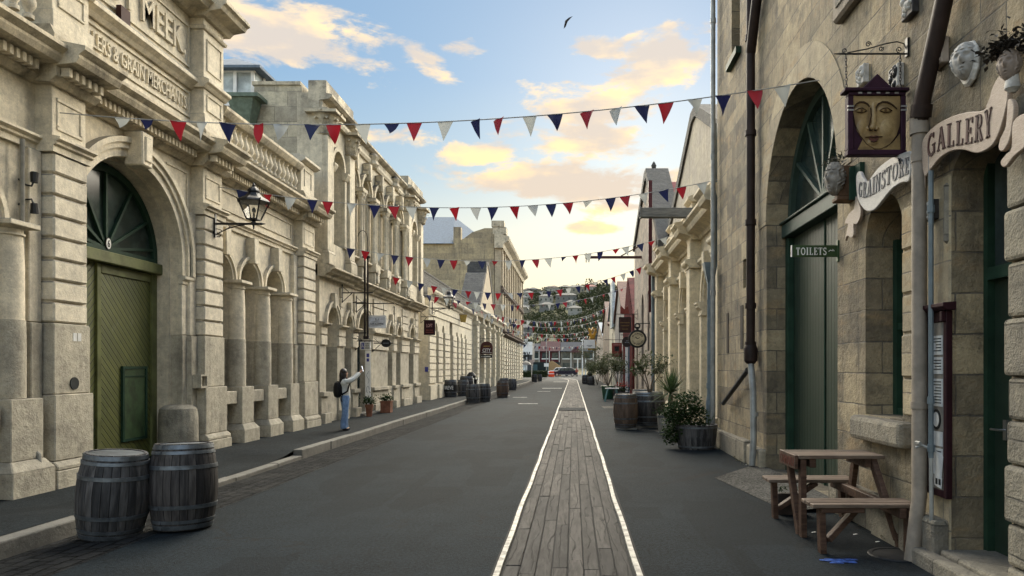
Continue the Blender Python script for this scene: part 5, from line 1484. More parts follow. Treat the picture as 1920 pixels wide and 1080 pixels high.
# toilets finger sign
Yt = 8.42
def tp(px, py): return (xx(px, Yt), zz(py, Yt))
ts = thing('toilets_sign', 'small green projecting sign lettered TOILETS with an arrow', 'sign', (xx(1574, Yt), Yt, zz(470, Yt)))
a, b = tp(1485, 482), tp(1569, 460)
mb = MB(); mb.box(a[0], b[0] + .02, Yt - .012, Yt + .012, a[1], b[1]); mb.build('panel', SIGNGREEN, ts, bevel=.003)
mb = MB(); a2, b2 = tp(1569, 491), tp(1575.5, 451); mb.box(a2[0], b2[0] + .015, Yt - .03, Yt + .03, a2[1], b2[1]); mb.build('bracket', SIGNGREEN, ts, bevel=.004)
mb = MB(); mb.box(a[0] - .01, a[0] - .002, Yt - .014, Yt + .014, a[1], b[1]); mb.build('edge_trim', WHITE, ts)
c0 = tp(1492, 478.5); c1 = tp(1549, 464.5)
mb = MB(); add_strokes(mb, 'TOILETS', lambda u, v, t: (c0[0] + u * (c1[0] - c0[0]), Yt - t, c0[1] + v * (c1[1] - c0[1])), .012, .016, gap=.14)
ar = [(1553, 472), (1556, 469.3), (1559, 470.2), (1564, 470.5)]
for i in range(3):
    p, q = tp(*ar[i]), tp(*ar[i + 1]); mb.bar((p[0], Yt - .014, p[1]), (q[0], Yt - .014, q[1]), .009, .004, (0, 1, 0))
q0, q1, q2 = tp(1560, 467), tp(1564.5, 470.8), tp(1560, 471.5)
mb.add([(q0[0], Yt - .016, q0[1]), (q1[0], Yt - .016, q1[1]), (q2[0], Yt - .016, q2[1])], [(0, 1, 2)])
mb.build('lettering', WHITE, ts)

# framed notice case by the gallery door
nb_ = thing('notice_case', 'tall narrow plum notice case with papers beside the gallery doorway', 'notice board', (3.1, 6.04, .6))
mb = MB(); f.box(mb, 5.87, 6.22, .013, .05, .60, 2.12); mb.build('backing', plain('pale backing', (.22, .20, .17), .8), nb_)
mb = MB(); f.box(mb, 5.86, 5.91, .012, .065, .58, 2.12); f.box(mb, 6.18, 6.23, .012, .065, .58, 2.12); f.box(mb, 5.91, 6.18, .012, .06, .58, .64); f.box(mb, 5.91, 6.18, .012, .06, 2.03, 2.12); mb.build('frame', MAROON, nb_, bevel=.006)
mb = MB(); f.extrude(mb, [(.012, 2.12), (.09, 2.12), (.12, 2.15), (.12, 2.18), (.012, 2.19)], 5.80, 6.29); f.box(mb, 5.865, 5.905, .065, .10, 2.03, 2.115); f.box(mb, 6.185, 6.225, .065, .10, 2.03, 2.115); mb.build('hood', MAROON, nb_, bevel=.004)
mb = MB(); r = random.Random(2)
for z0, z1 in ((1.76, 1.92), (1.60, 1.74), (1.33, 1.56), (1.0, 1.12), (.86, .98)):
    f.box(mb, 5.94, 6.14, .051, .055, z0, z1)
mb.build('paper', PAPER, nb_); mb = MB()
f.shape(mb, [(5.92 , .92), (6.11, .98), (6.13, .78), (5.95, .72)], .057, .06); f.shape(mb, [(5.93, .74), (6.05, .76), (6.06, .67), (5.94, .65)], .062, .064)
mb.build('paper', PAPER, nb_)
mb = MB()
for z0, z1 in ((1.76, 1.92), (1.60, 1.74), (1.33, 1.56), (.86, .98)):
    z = z1 - .03
    while z > z0 + .02:
        f.box(mb, 5.96, 5.96 + r.uniform(.08, .16), .0555, .0563, z, z + .009); z -= .025
f.shape(mb, [(6.04 + .07 * math.cos(k * .35), 1.22 + .085 * math.sin(k * .35)) for k in range(18)], .051, .058)
f.box(mb, 5.95, 5.985, .0645, .0655, .68, .73); f.box(mb, 6.0, 6.035, .0645, .0655, .68, .73)
mb.build('print', GLYPH, nb_)
mb = MB(); f.shape(mb, [(6.04 + .05 * math.cos(k * .35), 1.22 + .062 * math.sin(k * .35)) for k in range(18)], .0585, .059); mb.build('badge', PAPER, nb_)
mb = MB(); mb.box(3.405, 3.413, 5.15, 5.33, 1.22, 1.60); nd = mb.build('door_notice', plain('brown card', (.18, .12, .08), .6), None, loc=(3.41, 5.24, 1.4)); tag(nd, 'framed brown notice fixed to the dark green gallery door', 'notice')
mb = MB(); mb.box(3.402, 3.4045, 5.175, 5.305, 1.25, 1.57); mb.build('sheet', PAPER, nd)

# plaster casts and plaques
def plaque(px, py, w_px, h_px, m, label, w=3.08, relief=0, dark=None, cat='plaque', seed=0):
    Y = yr(px, w); z = zz(py, Y); k = Y / F
    hs = w_px * Y * Y / (F * w) / 2 if False else w_px / 2
    t = thing('plaque', label, cat, (w, Y, z))
    mb = MB(); mb.box(w - .045, w + .02, Y - w_px / 2, Y + w_px / 2, z - h_px / 2, z + h_px / 2); mb.build('tablet', m, t, bevel=.008)
    r = random.Random(seed); mb = MB()
    if relief:
        for k in range(relief):
            mb.lathe([(.0, .012), (.02, .010), (.03, 0)], (0, 0, 0), 8)
            for i in range(len(mb.v) - 25 if False else len(mb.v)): pass
    n = 5
    vs = []
    for k in range(14):
        y = Y + r.uniform(-.36, .36) * w_px; zq = z + r.uniform(-.36, .36) * h_px; s_ = r.uniform(.10, .22) * min(w_px, h_px)
        o = len(mb.v)
        for (q, hgt) in ((1, 0), (.7, .6), (0.01, 1)):
            for i in range(8):
                a_ = i * .785
                mb.v.append((w - .045 - hgt * .025, y + s_ * q * math.cos(a_), zq + s_ * q * math.sin(a_)))
        for j in range(2):
            for i in range(8): mb.f.append((o + j * 8 + i, o + j * 8 + (i + 1) % 8, o + j * 8 + 8 + (i + 1) % 8, o + j * 8 + 8 + i))
    if not dark: mb.build('relief', m, t, smooth=True)
    else: mb.build('relief', dark, t, smooth=True)
    return t
DKST = plain('dark slate tablet', (.05, .045, .042), .6, 0, .4, 10, .2)
plaque(1683, 146, .20, .22, LEAD, 'white relief plaque with dark edge behind the face sign chain', dark=BLACK, seed=3)
plaque(1620, 142, .18, .2, LEAD, 'white plaque with black edge above the sign pediment', dark=LEAD, seed=5)
plaque(1764, 101, .20, .22, plain('pale lettered tablet', (.34, .28, .23), .7), 'small pale lettered tablet beside the slanting downpipe', seed=7)
plaque(1750, 395, .16, .17, DKST, 'small square dark relief tile below the gallery board', dark=LEAD, seed=9)
plaque(1709, 12, .22, .20, DKST, 'dark plaque with white relief at the top of the wall', dark=LEAD, seed=11)
t = thing('carved_panel', 'rough carved brown stone panel high on the tan wall', 'panel', (3.1, 7.9, 5.75))
mb = MB(); mb.box(3.0, 3.12, 7.45, 8.35, 5.62, 6.6); mb.build('slab', PINKST, t, bevel=.03)
mb = MB(); mb.box(2.985, 3.0, 7.58, 8.22, 5.75, 6.5); mb.build('relief', RIGHTQ, t, bevel=.03)

def headmesh(mb, c, sx, sy, sz, face=(-1, 0), seed=1, beard=0., curls=0., n=36, hair=True):
    """a carved head: ovoid skull, brow, nose, lips, chin; face = horizontal facing direction"""
    fx = Vector((face[0], face[1], 0)).normalized(); rt = Vector((-fx.y, fx.x, 0))
    r = random.Random(seed); o = len(mb.v); rows = 44
    def bump(u, v, cu, cv, ru, rv): return math.exp(-((u - cu) / ru) ** 2 - ((v - cv) / rv) ** 2)
    for j in range(rows + 1):
        v = -1 + 2 * j / rows
        rr = math.sqrt(max(0, 1 - v * v)) * (1 - .22 * max(0, -v) ** 1.5)
        for i in range(n * 2):
            a = math.pi * i / n
            u = math.atan2(math.sin(a), math.cos(a))
            q = 1.0
            if abs(u) < 1.5:
                q += .40 * bump(u, v, 0, -.10, .15, .20) - .20 * bump(abs(u), v, .38, .12, .2, .11) + .10 * bump(abs(u), v, .36, .30, .35, .09) + .10 * bump(u, v, 0, -.46, .26, .05) + .09 * bump(u, v, 0, -.60, .24, .06) - .06 * bump(u, v, 0, -.53, .3, .03) + .13 * bump(u, v, 0, -.82, .3, .12) + .05 * bump(abs(u), v, .36, .13, .12, .06)
                if beard: q += beard * (.25 * bump(abs(u), v, .3, -.75, .5, .25)) * (1 + .5 * math.sin(9 * u + 14 * v))
            if curls and (abs(u) > 1.0 or v > .45): q += curls * (.10 + .10 * math.sin(11 * a + 3 * math.sin(9 * v)) * math.sin(12 * v))
            p = Vector(c) + fx * (math.cos(a) * rr * q * sx) + rt * (math.sin(a) * rr * sy * (q if abs(u) > .9 else 1)) + Vector((0, 0, v * sz))
            mb.v.append(tuple(p))
    for j in range(rows):
        for i in range(2 * n): mb.f.append((o + j * 2 * n + i, o + j * 2 * n + (i + 1) % (2 * n), o + (j + 1) * 2 * n + (i + 1) % (2 * n), o + (j + 1) * 2 * n + i))
    return mb
# white lion mask
Y = yr(1812, 3.05); z = zz(115, Y)
t = thing('lion_mask', 'white plaster lion mask on the wall above the gallery board', 'mask', (3.08, Y, z))
mb = MB(); headmesh(mb, (3.05, Y, z), .11, .10, .145, (-.75, -.66), 3, .7, .9); mb.build('mask', plain('white plaster', (.36, .35, .33), .7, 0, .2, 10, .2), t, smooth=True)
mb = MB(); mb.prism([(Y + .13 * math.cos(a * .52) , z + .175 * math.sin(a * .52) - .02) for a in range(12)], lambda u, v, q: (q, u, v), 3.05, 3.10); mb.build('back_plate', LEAD, t, bevel=.02)
# woman's head crowned with leaves
Y = 4.92; z = zz(122, Y)
t = thing('woman_mask', 'pale carved woman head crowned with dark leaves above the door', 'mask', (3.08, Y, z))
mb = MB(); headmesh(mb, (2.98, Y, z), .078, .068, .112, (-.8, -.6), 8, 0, .8); mb.build('head', plain('pale stucco', (.28, .23, .195), .6, 0, .15, 10, .15), t, smooth=True)
mb = MB(); r = random.Random(5)
leaves(mb, [(2.98 + r.gauss(0, .07), Y + .03 + r.gauss(0, .085), z + .085 + abs(r.gauss(0, .06))) for _ in range(420)], .05, r, asp=1.7)
mb.build('leaf_crown', plain('dark cast leaves', (.05, .045, .04), .6), t)
mb = MB(); mb.lathe([(.02, -.19), (.05, -.16), (.045, -.12), (.04, -.07)], (3.0, Y, z), 12); mb.build('bust_base', LEAD, t, smooth=True)
# bearded leaf mask on its corbel
Y = 8.05; z = zz(338, Y)
t = thing('bearded_mask', 'bearded leafy stone mask on a brown bracket by the arched door', 'mask', (3.05, Y, z - .25))
mb = MB(); headmesh(mb, (2.90, Y - .06, z), .11, .10, .19, (-.85, -.55), 4, 1.3, 1.2); mb.build('head', plain('grey stucco', (.25, .23, .20), .7, 0, .3, 14, .3), t, smooth=True)
mb = MB(); mb.box(2.93, 3.12, Y - .10, Y + .04, z - .2, z + .14); mb.box(2.91, 3.12, Y - .12, Y + .06, z - .25, z - .2); mb.build('bracket', plain('brown timber', (.12, .07, .04), .7), t, bevel=.01)
mb = MB(); r = random.Random(8)
leaves(mb, [(2.93 + r.gauss(0, .05), Y + r.gauss(0, .07), z + .19 + abs(r.gauss(0, .05))) for _ in range(160)], .055, r, asp=2.6)
mb.build('leaf_crown', plain('grey cast leaves', (.11, .11, .09), .7), t)
mb = MB(); f.box(mb, 7.66, 7.80, .0, .05, zz(372, 7.75), zz(308, 7.75)); mb.prism([(3.0, zz(372, 7.75)), (3.1, zz(372, 7.75)), (3.1, zz(306, 7.75)), (3.0, zz(310, 7.75))], lambda u, v, q: (u, q, v), 7.80, 7.835)
tag(mb.build('shutter_flap', DKGREEN, None, loc=(3.05, 7.8, zz(340, 7.8))), 'small dark green wooden flap beside the bearded mask', 'flap')
# ------------------------------------------------------------------ right 2: clean cream arcade with a stone gable behind
R2 = thing('cream_arcade', 'clean cream stone arcade with heavy cornice and steep plain gable behind', 'building', (3.4, 22, 0))
f = Fr(1, 3.55)
B2 = [18.35, 22.3, 26.3]
mb = MB(); f.wall(mb, 15.62, 28.6, -.1, 5.3, [(c, .95, .3, 3.4, .95) for c in B2], 0, .5); mb.build('wall', RCREAM, R2)
for c in B2:
    w = MB(); f.archfill(w, c, .95, .3, 3.4, .95, -.45, 24); w = w.build('window', GLASS, R2)
    mb = MB(); f.box(mb, c - .04, c + .04, -.46, -.40, .3, 4.2); f.box(mb, c - .95, c - .042, -.46, -.41, 3.36, 3.44); f.box(mb, c + .042, c + .95, -.46, -.41, 3.36, 3.44); f.archring(mb, c, 3.4, .85, .95, -.46, -.40, 3.1, 20); mb.build('frame', OFFWHITE, w)
    mb = MB(); f.archring(mb, c, 3.42, .96, 1.08, -.02, .07, 0, 24); f.archring(mb, c, 3.42, 1.08, 1.2, -.02, .12, 0, 24); mb.build('archivolt', RCREAM, R2)
    mb = MB(); f.keystone(mb, c, 4.1, 4.62, .22, .34, .26); mb.build('keystone', RCREAM, R2, bevel=.015)
    for q in (-1, 1):
        s_ = c + q * 1.12
        mb = MB(); f.box(mb, s_ - .15, s_ + .15, -.02, .12, .35, 3.05); f.box(mb, s_ - .18, s_ + .18, -.02, .16, -.1, .35)
        f.extrude(mb, [(-.02, 3.05), (.14, 3.05), (.14, 3.1), (.12, 3.12), (.12, 3.2), (.22, 3.28), (.22, 3.33), (.26, 3.36), (.26, 3.42), (-.02, 3.43)], s_ - .22, s_ + .22); mb.build('impost_pier', RCREAM, R2, bevel=.01)
for s_ in (16.35, 20.3, 24.3, 28.3):
    mb = MB(); f.box(mb, s_ - .28, s_ + .28, -.02, .32, .55, 4.42); f.box(mb, s_ - .34, s_ + .34, -.02, .40, -.1, .5)
    f.extrude(mb, [(-.02, .5), (.40, .5), (.34, .55), (-.02, .56)], s_ - .33, s_ + .33)
    f.extrude(mb, [(-.02, 4.42), (.34, 4.42), (.36, 4.48), (.44, 4.54), (.46, 4.58), (.46, 4.64), (.3, 4.68), (-.02, 4.68)], s_ - .40, s_ + .40)
    f.box(mb, s_ - .26, s_ + .26, -.02, .30, 4.68, 5.26); mb.build('pilaster', RCREAM, R2, bevel=.012)
cu = 15.65
for s_ in (16.35, 20.3, 24.3, 28.3):
    if s_ - .42 > cu: mb = MB(); f.extrude(mb, [(-.02, 4.45), (.05, 4.45), (.14, 4.54), (.14, 4.62), (-.02, 4.66)], cu, s_ - .42); mb.build('string_course', RCREAM, R2)
    cu = s_ + .42
CO = [(-.02, 5.2), (.06, 5.2), (.10, 5.28), (.22, 5.34), (.40, 5.38), (.44, 5.46), (.44, 5.52), (.54, 5.60), (.54, 5.66), (.1, 5.74), (-.02, 5.75)]
mb = MB(); f.extrude(mb, CO, 15.62, 28.6); mb.build('cornice', RCREAM, R2)
for s_ in (16.35, 20.3, 24.3, 28.3):
    mb = MB(); f.extrude(mb, CO, s_ - .42, s_ + .42, .22, .004); mb.build('cornice_break', RCREAM, R2)
    mb = MB(); f.box(mb, s_ - .34, s_ + .34, -.06, .26, 5.75, 6.25); f.extrude(mb, [(-.06, 6.25), (.28, 6.25), (.38, 6.33), (.38, 6.39), (.2, 6.46), (-.06, 6.46)], s_ - .42, s_ + .42); mb.build('parapet_pier', RCREAM, R2, bevel=.012)
mb = MB(); f.box(mb, 15.62, 28.6, -.08, .02, 5.74, 6.20); f.extrude(mb, [(-.085, 6.203), (.06, 6.203), (.14, 6.27), (.14, 6.32), (-.085, 6.36)], 15.62, 28.6); mb.build('parapet', RCREAM, R2)
GST = stone('plain stone gable', (.44, .385, .29), (.36, .32, .25), (.17, .155, .13), .6, .4, blocks=(.9, .45, 0), joint=(.3, .26, .2), bump=.3, blockvar=.1, streak=.85)
mb = MB(); mb.prism([(15.6, 0), (27.6, 0), (27.6, 6.5), (21.9, 9.1), (21.3, 9.1), (15.6, 6.4)], lambda u, v, t: (t, u, v), 3.64, 4.2); mb.build('gable', GST, R2)
mb = MB(); mb.prism([(15.6, 6.41), (21.3, 9.11), (21.9, 9.11), (27.6, 6.51), (27.6, 6.9), (22.0, 9.42), (21.2, 9.42), (15.6, 6.75)], lambda u, v, t: (t, u, v), 3.57, 4.35); mb.build('gable_coping', RUBBLE, R2)
mb = MB(); mb.prism([(15.7, 0), (27.5, 0), (27.5, 6.5), (21.6, 9.15), (15.7, 6.4)], lambda u, v, t: (t, u, v), 4.36, 14); mb.build('roof', SLATE, R2)
mb = MB()
for (s_, z) in ((21.0, 8.3), (21.9, 8.2), (20.0, 7.8), (23.0, 7.7), (24.1, 6.9)): mb.box(4.03, 4.1, s_ - .025, s_ + .025, z - .12, z + .12)
mb.build('tie_plate', IRON, R2) if 0 else None
# hoist beam
mb = MB(); mb.box(1.80, 3.5, 19.42, 19.62, 5.72, 5.98); mb.box(1.80, 1.83, 19.40, 19.64, 5.70, 6.0)
tag(mb.build('hoist_beam', BEAMW, None, bevel=.012, loc=(3.4, 19.5, 5.7)), 'heavy grey timber hoist beam projecting from the cream cornice', 'beam')
mb = MB(); mb.tube([(3.18, 28.75, 0), (3.18, 28.75, 5.4)], .07, 10); tag(mb.build('downpipe', BLUEPIPE, None, smooth=True, loc=(3.18, 28.75, 0)), 'slim blue grey downpipe at the far end of the cream arcade', 'downpipe', 'downpipes on the right-hand buildings')
mb = MB(); mb.box(3.02, 3.17, 28.95, 29.1, 3.9, 9.2); mb.box(3.0, 3.3, 28.93, 29.12, 4.6, 4.75)
tag(mb.build('hoist_post', plain('dark red iron post', (.07, .018, .018), .5), None, loc=(3.1, 29, 3.9)), 'dark red iron post fixed upright on the pinkish stone gable', 'post')

# ------------------------------------------------------------------ right 3: pinkish stone gable house
R3 = thing('gabled_storehouse', 'pinkish rubble storehouse with steep stone gable and faded red roof', 'building', (3.3, 33, 0))
f = Fr(1, 3.3)
mb = MB(); f.wall(mb, 28.9, 38.8, -.1, 6.2, [(34.3, .55, .2, 4.6, .55), (31.6, .4, 2.4, 5.0, None), (37.2, .4, .2, 3.2, .4)], 0, .5)
mb.prism([(28.9, 6.2), (38.8, 6.2), (38.8, 7.9), (32.6, 10.1), (32.0, 10.1), (28.9, 7.6)], lambda u, v, t: (t, u, v), 3.3, 4.0); mb.build('wall', PINKST, R3)
for c, h, zb, zs, r_ in ((34.3, .55, .2, 4.6, .55), (37.2, .4, .2, 3.2, .4), (31.6, .4, 2.4, 5.0, None)):
    w = MB(); f.archfill(w, c, h, zb, zs, r_, -.45) if r_ else f.box(w, c - h, c + h, -.47, -.44, zb, zs); w.build('window', BLUEBLACK, R3)
mb = MB(); mb.prism([(28.9, 7.61), (32.0, 10.11), (32.6, 10.11), (38.8, 7.91), (38.8, 8.2), (32.7, 10.5), (31.9, 10.5), (28.9, 8.1), (27.2, 6.5), (27.2, 6.2)], lambda u, v, t: (t, u, v), 3.2, 4.2); mb.build('coping', RUBBLE, R3)
mb = MB(); mb.prism([(24.5, 6.6), (28.9, 7.3), (32.3, 10.0), (38.7, 7.8), (38.7, 0), (28.7, 0), (28.7, 6)], lambda u, v, t: (t, u, v), 4.21, 14); mb.build('roof', PINKROOF, R3)
mb = MB(); mb.lathe([(.05, 0), (.09, .06), (.12, .2), (.07, .3), (.05, .34), (0, .4)], (3.6, 32.2, 10.5), 10); mb.build('finial', RUBBLE, R3)
mb = MB(); mb.bar((.58, 34.8, 7.0), (3.4, 34.8, 7.0), .09, .12); mb.bar((.62, 34.8, 6.75), (.62, 34.8, 7.2), .04); mb.bar((2.3, 34.8, 7.06), (3.3, 34.8, 7.6), .05)
tag(mb.build('hoist', plain('rusty iron arm', (.075, .035, .028), .6), None, loc=(3.3, 34.8, 7)), 'thin rusty iron arm projecting high from the pinkish gable', 'hoist')
# ------------------------------------------------------------------ right 4: red shed and the plain sheds beyond
def corr(mb, Y0, Y1, z0, z1f, X, step=.2):
    n = int((Y1 - Y0) / step)
    for i in range(n):
        a, b = Y0 + i * step, Y0 + (i + 1) * step; m_ = (a + b) / 2
        mb.add([(X, a, z0), (X - .04, m_, z0), (X, b, z0), (X, a, z1f(a)), (X - .04, m_, z1f(m_)), (X, b, z1f(b))], [(0, 1, 4, 3), (1, 2, 5, 4)])
R4 = thing('red_shed', 'red corrugated iron shed with tall pointed gable and blue doorway', 'shed', (3.25, 42, 0))
gz = lambda y: 7.0 - abs(y - 42.2) * .75
mb = MB(); corr(mb, 39.0, 46.0, -.1, gz, 3.2); mb.prism([(39, 0), (46, 0), (46, 4.1), (42.2, 6.95), (39, 4.55)], lambda u, v, t: (t, u, v), 3.22, 12); mb.build('wall', REDSHED, R4)
mb = MB(); mb.box(3.08, 3.19, 40.6, 41.7, 0, 2.9); dr = mb.build('door', plain('powder blue door', (.16, .23, .29), .5), R4)
mb = MB(); mb.box(3.02, 3.075, 40.55, 40.65, 0, 3.0); mb.box(3.02, 3.075, 41.65, 41.75, 0, 3.0); mb.build('frame', WHITE, dr)
def shed(label, Y0, Y1, ze, zp, m, w, roofm, openings, name='shed', seed=0, cat='shed'):
    t = thing(name, label, cat, (w, (Y0 + Y1) / 2, 0))
    ff = Fr(1, w); ym = (Y0 + Y1) / 2
    mb = MB(); ff.wall(mb, Y0, Y1, -.1, ze, openings, 0, .3); mb.prism([(Y0, ze), (Y1, ze), (ym, zp)], lambda u, v, q: (q, u, v), w, w + .3); mb.build('wall', m, t)
    mb = MB(); mb.prism([(Y0 + .05, 0), (Y1 - .05, 0), (Y1 - .05, ze), (ym, zp), (Y0 + .05, ze)], lambda u, v, q: (q, u, v), w + .56, w + 9); mb.build('body', m, t)
    mb = MB(); mb.prism([(Y0 - .2, ze - .1), (ym, zp + .02), (Y1 + .2, ze - .1), (Y1 + .2, ze + .08), (ym, zp + .2), (Y0 - .2, ze + .08)], lambda u, v, q: (q, u, v), w - .15, w + 9.2); mb.build('roof', roofm, t)
    for c, h, zb, zs, r_ in openings:
        o = MB(); ff.box(o, c - h, c + h, -.3, -.26, zb, zs); o.build('door' if zb < .5 else 'window', BLUEBLACK if zb > .5 else plain('grey shed door', (.16, .18, .20), .6), t)
    return t
shed('grey rendered shed with grey doors beyond the red shed', 46.2, 56, 5.2, 7.6, SHED, 3.25, plain('rust roof', (.12, .06, .045), .7), [(48.5, 1.0, .0, 2.8, None), (53, .8, .0, 2.6, None), (50.8, .4, 3.2, 4.4, None)])
shed('pale rendered shed second beyond the red shed', 56.2, 66, 6.0, 8.0, LOWCREAM, 3.3, SLATE, [(58.5, .9, .0, 2.8, None), (62.5, .9, .0, 2.8, None), (60.5, .4, 3.4, 4.6, None)])
shed('brownish brick shed towards the far end of the right side', 66.2, 80, 5.6, 8.2, PINKST, 3.3, plain('rust roof', (.10, .055, .045), .7), [(69, .9, 0, 2.6, None), (73, .9, 0, 2.6, None), (77, .8, 0, 2.6, None)])
shed('last long grey building on the right before the junction', 80.2, 108, 5.2, 7.4, SHED, 3.4, SLATE, [(84, .9, 0, 2.6, None), (90, .9, 0, 2.6, None), (96, .9, 0, 2.6, None), (102, .9, 0, 2.6, None)], name='long_shed')
mb = MB(); mb.box(3.08, 3.2, 57, 60.0, 4.9, 8.6); mb.box(3.2, 3.35, 58.4, 58.6, 4.8, 8.7); t = mb.build('upper_panel', plain('pale blue grey boards', (.40, .45, .46), .6), None, loc=(3.2, 58, 4.9)); tag(t, 'pale blue grey board panel high on the second rendered shed', 'panel')
# ------------------------------------------------------------------ far end: junction, terraces, hill
def block(name, label, cat, x0, x1, y0, y1, z1, m):
    t = thing(name, label, cat, ((x0 + x1) / 2, y0, 0)); mb = MB(); mb.box(x0, x1, y0, y1, -.1, z1); mb.build('wall', m, t); return t
YB = 188.0
def bx(px, Y=YB): return xx(px, Y)
def wins(t, x, y, z0, z1, w):
    mb = MB(); mb.box(x - w / 2, x + w / 2, y - .05, y + .02, z0, z1); q = mb.build('window', GLASS, t)
    mb = MB(); mb.box(x - w / 2 - .1, x + w / 2 + .1, y - .9, y - .75, z0 - .1, z0 + .15); mb.build('balcony_rail', OFFWHITE, q)
def terrace(label, pa, pb, zw, zt, mw, mr, bays, gables=()):
    x0, x1 = bx(pa), bx(pb)
    t = block('terrace_house', label, 'house', x0, x1, YB, YB + 9, zw, mw); t['group'] = 'terraces across the far junction'
    mb = MB(); mb.prism([(YB - .5, zw - .1), (YB + 4.5, zt), (YB + 9.5, zw - .1), (YB + 9.5, zw + .05), (YB + 4.5, zt + .2), (YB - .5, zw + .05)], lambda u, v, q: (q, u, v), x0 - .05, x1 + .05); mb.build('roof', mr, t)
    n = bays
    for i in range(n):
        x = x0 + (x1 - x0) * (i + .5) / n; w = (x1 - x0) / n * .62
        wins(t, x, YB, 1.3, 3.0, w); wins(t, x, YB, 4.0, 5.7, w)
        mb = MB(); mb.box(x + (x1 - x0) / n * .40, x + (x1 - x0) / n * .46, YB - .9, YB - .6, 0, zw); mb.build('post', OFFWHITE, t)
    for p in gables:
        x = bx(p); mb = MB(); mb.prism([(x - 1.6, zw - .3), (x + 1.6, zw - .3), (x, zw + 1.3)], lambda u, v, q: (u, q, v), YB - 1.0, YB + 1.5); mb.build('gable', plain('dark gable', (.10, .05, .05), .7), t)
    return t
PLUM = plain('plum render', (.10, .026, .03), .7); PLUMR = plain('plum roofing', (.06, .022, .027), .8); GREYR = plain('slate roofing far', (.032, .038, .05), .8); TANR = plain('tan render', (.20, .18, .145), .8)
terrace('small grey roofed terrace house left of the plum one', 998, 1012, 6.0, 8.0, TANR, GREYR, 1)
terrace('plum coloured terrace house with plum roof', 1013, 1050, 6.0, 8.6, PLUM, PLUMR, 2)
terrace('tan terrace house with slate roof and dark gablet', 1051, 1135, 6.0, 8.4, TANR, GREYR, 4, (1080,))
# the VERY. building: white fascia over a dark shopfront
x1 = xx(997.5, 150); x0 = x1 - 16
t = thing('fascia_building', 'dark shopfront under a big white fascia lettered VERY', 'shop', (x0, 150, 0))
mb = MB(); mb.box(x0, x1, 150, 160, 0, 7.0); mb.build('wall', plain('dark shopfront wall', (.06, .065, .07), .6), t)
mb = MB(); mb.box(x0, x1 + .1, 149.8, 149.99, 4.4, 7.1); mb.build('fascia', WHITE, t)
mb = MB(); add_text(mb, 'VERY.', lambda u, v, q: (xx(995.5, 150) + u, 149.79 - q, zz(682 - 3, 149.8) + v), (679 - 661) * 150 / F * 1.05, (995.5 - 971) * 150 / F * 1.0, 0, .03, .03, 'r'); mb.build('lettering', GLYPH, t)
for k in range(5):
    mb = MB(); mb.box(x1 - 1.0 - 2.4 * k - 1.8, x1 - 1.0 - 2.4 * k, 149.9, 149.98, .4, 3.9); w = mb.build('window', PALEGLASS if k == 0 else GLASS, t)
    mb = MB(); mb.box(x1 - 1.0 - 2.4 * k - .1, x1 - 1.0 - 2.4 * k, 149.84, 149.9, .4, 3.9); mb.build('frame', WHITE, w)
for k, px in enumerate((972, 986)):
    t = thing('cafe_umbrella', ('black cafe umbrella nearest the white fascia shop corner', 'black cafe umbrella left of the other in front of the shop')[1 - k], 'umbrella', (xx(px, 143), 143, 0)); t['group'] = 'cafe umbrellas by the shop'
    X = xx(px, 143)
    mb = MB(); mb.lathe([(1.4, 2.3), (.8, 2.75), (0, 3.1)], (X, 143, 0), 8); mb.build('canopy', GLYPH, t)
    mb = MB(); mb.tube([(X, 143, 0), (X, 143, 3.0)], .04, 6); mb.build('pole', ZINC, t)
for k in range(3):
    X = xx((978, 985, 992)[k], 138)
    t = thing('cafe_chair', ('white cafe chair furthest left by the hedge', 'middle white cafe chair by the hedge', 'white cafe chair at the right end by the hedge')[k], 'chair', (X, 138, 0)); t['group'] = 'cafe chairs by the hedge'
    mb = MB(); mb.box(X - .25, X + .25, 137.8, 138.25, .42, .47); mb.build('seat', OFFWHITE, t)
    mb = MB(); mb.box(X - .25, X + .25, 138.2, 138.25, .47, .95); mb.build('backrest', OFFWHITE, t)
    for a in (-.22, .22):
        for b in (-.18, .22): mb = MB(); mb.box(X + a - .02, X + a + .02, 138 + b - .02, 138 + b + .02, 0, .42); mb.build('leg', OFFWHITE, t)
mb = MB(); r = random.Random(3); xa, xb = xx(972, 128), xx(1026, 128)
mb.box(xa, xb, 128, 129.2, 0, .95); leaves(mb, [(r.uniform(xa, xb), 127.95 + r.uniform(0, .5), r.uniform(.05, 1.15)) for _ in range(2600)], .22, r, asp=1.8)
tag(mb.build('hedge', leafmat('hedge leaf', (.02, .03, .012), (.035, .05, .02)), None, loc=((xa + xb) / 2, 128, 0)), 'low clipped dark hedge at the end of the street', 'hedge')
# tan bank behind the junction
mb = MB(); mb.add([(xx(1045, 180), 178.2, 0), (60, 178.2, 0), (60, 186, 1.6), (xx(1045, 180), 186, 1.6)], [(0, 1, 2, 3)]); struct(mb.build('grass_bank', plain('dry grass', (.24, .20, .12), .9)))
